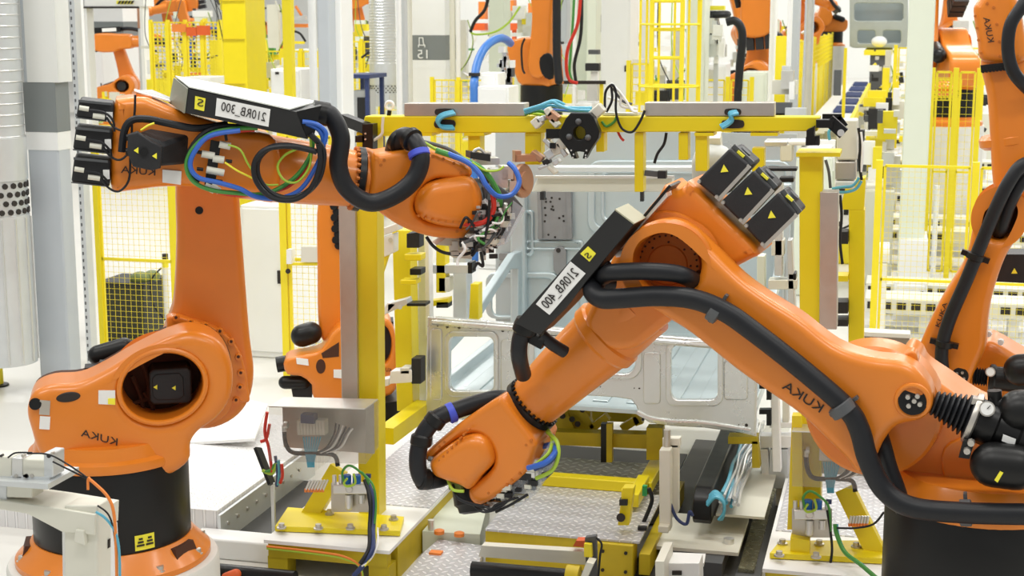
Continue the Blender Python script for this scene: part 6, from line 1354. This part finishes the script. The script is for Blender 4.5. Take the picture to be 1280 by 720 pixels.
# tall far robot E
FE = Fr((W.pt(675, 120, 21).x, 21, 0), -14); fe = FE
RE = thing('industrial_robot', 'tall far robot upright behind the left half of the beam, with black hose', 'robot', fe)
ce = fe.pt(677, 118, 0); ze = fe.pt(677, 106, 0).z
MB().lathe((ce.x, 0, 0), ZZ, [(0, .5), (max(.2, ze - .55), .5)], 28).build('pedestal', CONC, RE)
MB().lathe((ce.x, 0, max(.2, ze - .55)), ZZ, [(0, .3), (.55, .3)], 28).build('base_frame', BLACK, RE)
MB().pprism(fe, [(640, 52), (652, 48), (664, 46), (690, 50), (692, 80), (694, 100), (690, 108), (658, 107), (650, 96), (646, 84), (640, 70)], -.1, -.25, .2, .05, n=2).build('carousel', ORANGE, RE)
MB().pprism(fe, [(668, -20), (668, 20), (666, 50), (662, 80), (668, 96), (684, 94), (690, 60), (692, 20), (693, -20)], -.25, -.35, -.15, .04, n=2).build('link_arm', ORANGE, RE)
MB().pprism(fe, [(676, 72), (686, 66), (692, 74), (692, 98), (682, 97), (676, 86)], -.35, -.38, -.34, .01, n=2).build('opening', BLACK, RE)
MB().tube(fe.path([(696, -30), (696, 20), (696, 60), (697, 85), (699, 102)], -.45), .06, 10).build('dress_hose', RUBBER, RE)
MB().caps(fe.pt(694, 101, -.45), fe.pt(703, 101, -.45), .06).build('hose_gland', BLACK, RE)
MB().tube(fe.path([(656, 48), (652, 60), (653, 84), (656, 92)], -.36), .015, 6).build('cable', RUBBER, RE)
t = thing('blue_hose', 'thick blue hose arching left of the tall far robot', 'hose')
MB().tube([W.pt(x, y, Y) for x, y, Y in ((593, 330, 18.6), (593, 128, 18.6), (593, 100, 18.8), (597, 78, 19), (606, 60, 19.2), (618, 50, 19.5), (629, 48, 19.8), (638, 54, 20.2))], .055, 12).build('hose', mat('bright_blue', (.05, .2, .6), .4), t); MB().cyl(W.pt(593, 95, 18.8), W.pt(593, 91, 18.8), .075).build('hose_clip', INK, t)
t = thing('valve_stack', 'white and blue valve stack in front of the tall far robot', 'valves')
for k in range(20): a = W.pt(rb.uniform(625, 641), rb.uniform(60, 104), 19.8); MB().cbox(a, rb.uniform(.03, .08), .1, rb.uniform(.04, .12)).build('valve', [LABELW, ALU, LABELW, GALV, GREY][k % 5], t)
t = thing('rail_bar', 'long dark rail behind the cables right of the tall far robot', 'rail'); MB().bar(W.pt(698, 103, 22), W.pt(757, 103, 22), .04, .05).build('bar', INK, t)
for x in (700, 752): MB().bar(W.pt(x, 103, 22.05), V((W.pt(x, 103, 22.05).x, 22.05, 0)), .05, .05).build('support', YELLOW2, t)
# other distant robots
for i, (px, py, Y, deg, q2, q3, lab, tl) in enumerate(((918, 128, 25, 0, 91, 95, 'far robot with raised arm behind the right beam cover', None), (952, 66, 33, 200, 70, 20, 'far robot bending left behind the slim columns', 'far robot bending left'), (1000, 52, 44, 20, 120, -20, 'far robot with black motors above the yellow sheets', None),
    (200, 60, 50, 10, 100, -30, 'far robot behind the dense yellow fence, left one', 'far robot behind the dense fence'), (252, 66, 46, 190, 80, -10, 'far robot behind the dense yellow fence, right one', None), (440, 70, 40, 30, 100, 10, 'far robot between column and ribbed duct', 'far robot beside the ribbed duct'), (1185, 100, 21.5, 100, 88, 60, 'far robot standing behind the wire basket', None), (950, 40, 42, 180, 100, 0, 'far robot with hanging tool behind the cream control cabinet', 'far robot behind the cream control cabinet'), (1040, 36, 56, 200, 90, -30, 'very far robot left of the distant van body', None), (1172, 60, 40, 20, 90, -20, 'very far robot right of the pale green column', None), (322, 40, 55, 190, 95, -15, 'very far robot above the white switch cabinet', None))):
    p = W.pt(px, py, Y); robot(lab, (p.x, Y, max(.15, p.z - .6)), deg, q2, q3, 1.0, tool=tl)
t = thing('hanging_tool', 'bright silver spot welding tool hanging above the small white cabinet', 'robot tool'); Y = 21
for k in range(22): p = W.pt(rb.uniform(887, 903), rb.uniform(24, 72), Y + rb.uniform(0, .3)); MB().cbox(p, rb.uniform(.04, .16), .1, rb.uniform(.06, .22)).build('tool_block', [LABELW, ALU, GALV, LABELW, MOTOR][k % 5], t)
MB().ring(W.pt(895, 18, Y + .2), ZZ, .16, .05, 24).build('hose_ring', RUBBER, t); MB().cbox(W.pt(897, 10, Y + .2), .2, .15, .06).build('yellow_cap', STICK, t); MB().bar(W.pt(895, 75, Y + .2), V((W.pt(895, 75, Y).x, Y + .2, .3)), .06, .06).build('stand', LGREY, t)
one(MB().tube([W.pt(x, y, 20.5) for x, y in ((908, 28), (918, 26), (926, 34), (928, 50), (925, 80), (923, 110), (922, 130))] + [V((W.pt(922, 130, 20.5).x, 20.5, .0))], .055, 10), 'black_hose', RUBBER, 'thick black hose dropping behind the right beam cover', 'hose')
# ---- far conveyor and distant van
CV = thing('roller_conveyor', 'long grey roller conveyor leading to the distant van body', 'conveyor')
zc = 1.0; A_, B_ = W.onz(1018, 146, zc), W.onz(1066, 142, zc); x0, x1 = W.onz(1040, 120, zc).x, W.onz(1083, 115, zc).x
ys, ye = W.onz(1050, 152, zc).y, 50
MB().box((x0, ys, zc - .25), (x0 + .3, ye, zc)).build('side_rail', WHITE, CV); MB().box((x1 - .08, ys, zc - .25), (x1, ye, zc)).build('side_rail', YELLOW2, CV); MB().box((x0 + .3, ys, zc - .2), (x1 - .08, ye, zc - .04)).build('bed', WHITE, CV)
nb = 0
yy = ys + 3.5
while yy < ye - 1:
    for k in range(7): MB().cyl((x0 + .32, yy + .30 * k, zc - .02), (x1 - .1, yy + .30 * k, zc - .02), .045, None, 8).build('roller', NAVY, CV); nb += 1
    yy += 3.4
for k in range(9):
    y = ys + .1 + (ye - ys - .3) * k / 8
    for x in (x0 + .05, x1 - .15): MB().box((x, y, 0), (x + .1, y + .1, zc - .251)).build('leg', LGREY, CV)
FARB = mat('far_body_sheet', (.42, .46, .43), .4, .4, 0, .15, 3)
VD = thing('van_body', 'distant bare van body at the end of the roller conveyor', 'van body'); Y = 52
o = rr(1062, -20, 1135, 60, 6); MB().pprism(W, o, Y, Y, Y + .15, .03, [rr(1068, 4, 1129, 26, 4), rr(1072, 38, 1094, 54, 3), rr(1104, 38, 1126, 54, 3)], n=1, smooth=False).build('end_panel', FARB, VD)
for x in (1062, 1131): a, b = bp(x, -20, x + 4, 58, Y + .16, 3); MB().box(a, b).build('side_panel', FARB, VD)
a, b = bp(1064, 55, 1133, 59, Y + .16, 3); MB().box(a, b).build('floor_panel', FARB, VD); a, b = bp(1066, -18, 1131, 54, Y + 3.2, .1); MB().box(a, b).build('back_wall', BODYB, VD)
t = thing('lift_table', 'yellow and dark lift table under the distant van body', 'lift table'); a, b = bf(1080, 1115, 63, 50.6, 4.2); MB().box((a[0], a[1], b[2] - .15), b).build('table_top', YELLOW2, t); MB().box((a[0] + .2, a[1] + .1, 0), (b[0] - .2, b[1] - .1, b[2] - .151)).build('column', GREY, t); MB().ball(W.pt(1099, 52, 51.3), .25, .25, .18).build('white_motor', LABELW, t)
# low white racks on the right
for i, (Y, zz, xx0, xx1) in enumerate(((15.2, .35, 1085, 1215), (16.1, .35, 1085, 1218), (19.2, .5, 1080, 1222), (20.4, .5, 1080, 1222), (22.3, .6, 1080, 1222), (23.6, .6, 1078, 1224), (26.5, .7, 1078, 1225), (30, .8, 1075, 1226))):
    t = thing('pallet_rack', 'low white rack beam with dark slots, %s behind the right mesh fence' % ['first', 'second', 'third', 'fourth', 'fifth', 'sixth', 'seventh', 'last'][i], 'rack', None, 'low racks behind the right mesh fence')
    a = W.pt(xx0, 300, Y).x; b = W.pt(xx1 + 80, 300, Y).x; MB().box((a, Y, zz - .14), (b, Y + .5, zz)).build('beam', CREAM, t)
    n = int((b - a) / .14); m = MB()
    for k in range(n):
        if k % 9 < 7: m.box((a + .14 * k + .02, Y - .006, zz - .10), (a + .14 * k + .11, Y, zz - .03))
    m.build('slot_marks', INK, t)  # dark inlays drawn as the slots of the rack beam
    for k in range(4): x = a + .1 + (b - a - .3) * k / 3; MB().box((x, Y + .1, 0), (x + .1, Y + .3, zz - .141)).build('leg', WHITE, t)
cabinet('white machine housing with silver panel behind the right mesh fence', 1118, 1160, 352, 15.9, .3, WHITE)
t = thing('pipe_roll', 'white roll lying on a stand behind the right fence post', 'roll'); MB().cyl(W.pt(1092, 316, 14.6), W.pt(1112, 316, 14.6), .1, None, 20).build('roll', WHITE, t); MB().box((W.pt(1094, 316, 14.6).x, 14.55, 0), (W.pt(1110, 316, 14.6).x, 14.65, W.pt(1100, 316, 14.6).z - .09)).build('stand', WHITE, t)
# machinery clutter beside the far conveyor
for i, (px, py, Y, lab) in enumerate(((1106, 150, 24, 'silver drive unit right of the far conveyor start'), (1096, 185, 17.9, 'white pneumatic unit behind the right clamp column'), (985, 140, 17, 'small machine behind the right end of the beam'), (1180, 150, 24.2, 'cluttered pale machine behind the right mesh fence'), (700, 90, 24, 'small valve machine behind the docking plate'), (320, 100, 24, 'wiring machine left of the white switch cabinet'), (455, 60, 30, 'machine behind the blue workbench'), (205, 70, 30, 'silver machine behind the far left robot'), (840, 110, 22, 'yellow machine at the foot of the caged ladder'), (945, 60, 29, 'pale machine tower behind the far black hose'), (640, 20, 30, 'dark machine head above the red orange frame'), (285, 20, 30, 'dark wired machine behind the wide yellow pillar'))):
    t = thing('machine_unit', lab, 'machine'); p = W.pt(px, py, Y); w = .5 if px < 1000 else .22
    MB().box((p.x - w, Y + .1, 0), (p.x + w, Y + .9, max(.3, p.z - .5))).build('base', [WHITE, CREAM, PALEG, YELLOW2][i % 4], t, bevel=.02)
    for k in range(18): c = V((p.x + rb.uniform(-w, w), Y + rb.uniform(.1, .7), max(.35, p.z + rb.uniform(-.5, .4)))); MB().cbox(c, rb.uniform(.04, .3), .15, rb.uniform(.04, .35)).build('module', [LABELW, ALU, MOTOR, YELLOW2, CREAM, GREY, GALV, YELLOW2, WHITE][(k + i) % 9], t)
    for k in range(3 if px < 930 else 0):
        x = p.x + rb.uniform(-w, w); MB().tube([(x, Y, p.z - .4), (x + .1, Y - .05, p.z), (x - .1, Y, p.z + .5), (x + rb.uniform(-.3, .3), Y, p.z + 1.5)], .009, 6).build('cable', [GREY, LIME, RUBBER][k], t)
# vertical pipes and hanging cables
for i, (px, Y, r, m, lab) in enumerate(((499, 20, .04, LABELW, 'white pipe in front of the column with lettering, left one'), (506, 20.5, .05, LGREY, 'light grey pipe in front of the column with lettering, middle one'), (513, 21, .035, CREAM, 'cream pipe in front of the column with lettering, right one'), (566, 25, .05, CREAM, 'cream riser pipe right of the lettered column, left one'), (573, 25, .04, LABELW, 'white riser pipe right of the lettered column, right one'), (718, 24, .03, LABELW, 'white riser pipe behind the looping green cable'), (985, 18, .03, LABELW, 'white riser pipe above the right beam cover'), (1010, 19, .04, ALU, 'silver riser pipe left of the far conveyor'), (392, 18, .05, WHITE, 'white riser pipe left of the blue grey column'), (885, 24, .04, WHITE, 'white riser pipe right of the pale green column'), (965, 20, .05, WHITE, 'white riser pipe right of the pale low cabinet'), (1178, 17.9, .03, WHITE, 'thin white stand pipe behind the right mesh fence'), (430, 30, .05, ORC, 'orange riser pipe far behind the workbench'))):
    x = W.pt(px, 100, Y).x; top = 6 if px != 1178 else 1.2; one(MB().cyl((x, Y, 0), (x, Y, top), r, None, 12), 'riser_pipe', m, lab, 'pipe')
for i, (m, r, Y, pts, lab) in enumerate(((GREEN, .02, 22, [(718, -10), (716, 30), (713, 70), (712, 90), (716, 102)], 'green cable hanging right of the tall far robot'), (RED, .025, 21.5, [(726, -10), (722, 30), (710, 60), (708, 85), (712, 100), (722, 104)], 'dark red cable hanging right of the tall far robot'), (RUBBER, .025, 21.7, [(727, -10), (727, 25), (725, 50), (718, 80), (720, 104)], 'black cable hanging right of the tall far robot'), (RUBBER, .03, 26, [(612, -10), (606, 12), (594, 26), (588, 40)], 'black hose slanting above the red orange frame'), (LIME, .02, 27, [(650, 8), (636, 28), (618, 40), (596, 43), (588, 40)], 'pale green cable sagging above the blue hose'), (RUBBER, .02, 24, [(382, 52), (375, 42), (366, 40), (362, 52)], 'black cable arch right of the yellow post'), (BLUE, .03, 29, [(276, 35), (258, 36), (243, 46), (238, 60), (239, 75)], 'blue hose arch in front of the dense yellow fence'), (RUBBER, .02, 28.8, [(239, 75), (256, 73), (272, 70)], 'black rod below the blue hose arch'), (RUBBER, .02, 25, [(472, 50), (464, 62), (452, 72)], 'black cable left of the ribbed duct'))):
    one(MB().tube([W.pt(x, y, Y) for x, y in pts], r, 8), 'hanging_cable', m, lab, 'cable')
for i, (x0, y0, x1, y1, Y, m, lab) in enumerate(((215, 30, 232, 40, 26.9, ORC, 'left'), (233, 34, 245, 45, 26.9, REDP, 'middle'), (246, 32, 262, 44, 26.9, REDP, 'right'))):
    a, b = bp(x0, y0, x1, y1, Y, .03); one(MB().box(a, b), 'sign_plate', m, 'plain orange red plate on the dense yellow fence, the %s one of three' % lab, 'plate')

# machines lining the far conveyor and standing in the hall
def station(label, x, Y, w, h, n, mats):
    t = thing('clamp_station', label, 'machine')
    MB().box((x - w, Y, 0), (x + w, Y + .5, h * .35)).build('base', mats[0], t, bevel=.01)
    MB().box((x - w * .2, Y + .1, h * .35), (x + w * .2, Y + .3, h)).build('mast', mats[1], t)
    for k in range(n):
        c = V((x + rb.uniform(-w, w), Y + rb.uniform(-.02, .4), rb.uniform(h * .38, h)))
        if k % 3: MB().cbox(c, rb.uniform(.04, w * .6), .12, rb.uniform(.04, .2)).build('module', mats[k % len(mats)], t)
        else: MB().cyl(c, c + V((rb.uniform(-.2, .2), 0, rb.uniform(-.25, .25))), rb.uniform(.02, .05), None, 8).build('cylinder', mats[(k + 1) % len(mats)], t)
    for k in range(2): MB().tube([(x - w + .2 * k, Y - .02, h * .4), (x + .1, Y - .05, h * .6), (x + w * .5, Y - .02, h * .8), (x + w * .3, Y, h)], .015, 6).build('cable', [RUBBER, LIME][k], t)
for i, (x, Y, w, h) in enumerate(((-.5, 19.5, .25, 1.0), (-.45, 25, .3, 1.2), (-.4, 29, .3, 1.6), (-.5, 33, .35, 1.5), (-.35, 37, .4, 1.9), (-.4, 42, .4, 1.8), (-.4, 47, .45, 2.1), (-3.0, 31, .5, 2.0), (-3.2, 36, .6, 2.6), (-3.3, 41, .6, 2.4), (-3.5, 47, .7, 2.8))):
    station('%s cluttered clamp station %s the far conveyor' % (['first', 'second', 'third', 'fourth', 'fifth', 'sixth', 'seventh', 'first', 'second', 'third', 'fourth'][i], 'right of' if i < 7 else 'behind the yellow fence left of'), x, Y, w, h, 16, [[YELLOW2, CREAM, ALU, YELLOW2, MOTOR, LABELW], [WHITE, YELLOW2, GALV, MOTOR, LABELW], [CREAM, ALU, YELLOW2, GREY, LABELW]][i % 3])
for i, (px, Y, w, h, lab) in enumerate(((222, 36, 1.0, 2.6, 'wired machine behind the dense yellow fence, left half'), (250, 38, .9, 3.2, 'wired machine behind the dense yellow fence, right half'), (318, 32, .7, 2.6, 'tall wired machine between yellow pillar and yellow post'), (340, 38, .8, 3.4, 'tall machine far behind the white switch cabinet'), (448, 36, .7, 3.0, 'tall machine far behind the blue workbench'), (575, 38, .7, 3.0, 'pale machine far behind the riser pipes'), (590, 30, .4, 1.6, 'low machine left of the blue hose'), (770, 42, .9, 2.8, 'far machine behind the tall white cabinet'), (845, 36, .7, 2.8, 'far machine behind the caged ladder'), (965, 40, .8, 3.0, 'far machine behind the slim columns'), (1186, 28, .7, 2.4, 'pale machine behind the wire basket'), (1200, 34, .8, 3.0, 'far machine left of the right robot wrist'), (140, 34, .7, 1.2, 'low machine under the far left robot'), (1000, 60, 1.2, 3.2, 'very far machine left of the distant van body'), (545, 50, 1.4, 3.4, 'very far machine behind the lettered column'), (720, 55, 1.5, 3.4, 'very far machine behind the hanging cables'))):
    station(lab, W.pt(px, 60, Y).x, Y, w, h, 22, [[YELLOW2, CREAM, ALU, YELLOW2, MOTOR, LABELW, ORC], [WHITE, PALEG, YELLOW2, GALV, MOTOR, LABELW], [CREAM, ALU, YELLOW2, GREY, LABELW, GREEN]][i % 3])
# ================================================================== light
wd = bpy.data.worlds.new('hall'); sc.world = wd; wd.use_nodes = True
bg = wd.node_tree.nodes['Background']; bg.inputs[0].default_value = (.98, .98, .96, 1); bg.inputs[1].default_value = .45
def area(name, loc, sx, sy, e, rot=(0, 0, 0), col=(1, .98, .93)):
    l = bpy.data.lights.new(name, 'AREA'); l.shape = 'RECTANGLE'; l.size = sx; l.size_y = sy; l.energy = e; l.color = col
    o = bpy.data.objects.new(name, l); COL.objects.link(o); o.location = loc; o.rotation_euler = rot
for y in (3, 8, 13): 
    for x in (-7, -2, 3): area('overhead_fill', (x, y, 8.5), 3.2, .7, 150)  # unseen area lights added overhead for brightness and highlights
for y in (20, 32, 46, 60, 74):
    for x in (-22, -10, 2, 12): area('overhead_fill', (x, y, 9.5), 5, 1.5, 520)  # unseen lights added over the far hall; last row brightens the back wall
sc.view_settings.view_transform = 'Standard'; sc.view_settings.look = 'None'; sc.view_settings.exposure = .1; sc.view_settings.gamma = 1
sc.cycles.use_denoising = True; sc.cycles.max_bounces = 6; sc.cycles.transparent_max_bounces = 12; sc.cycles.use_adaptive_sampling = True
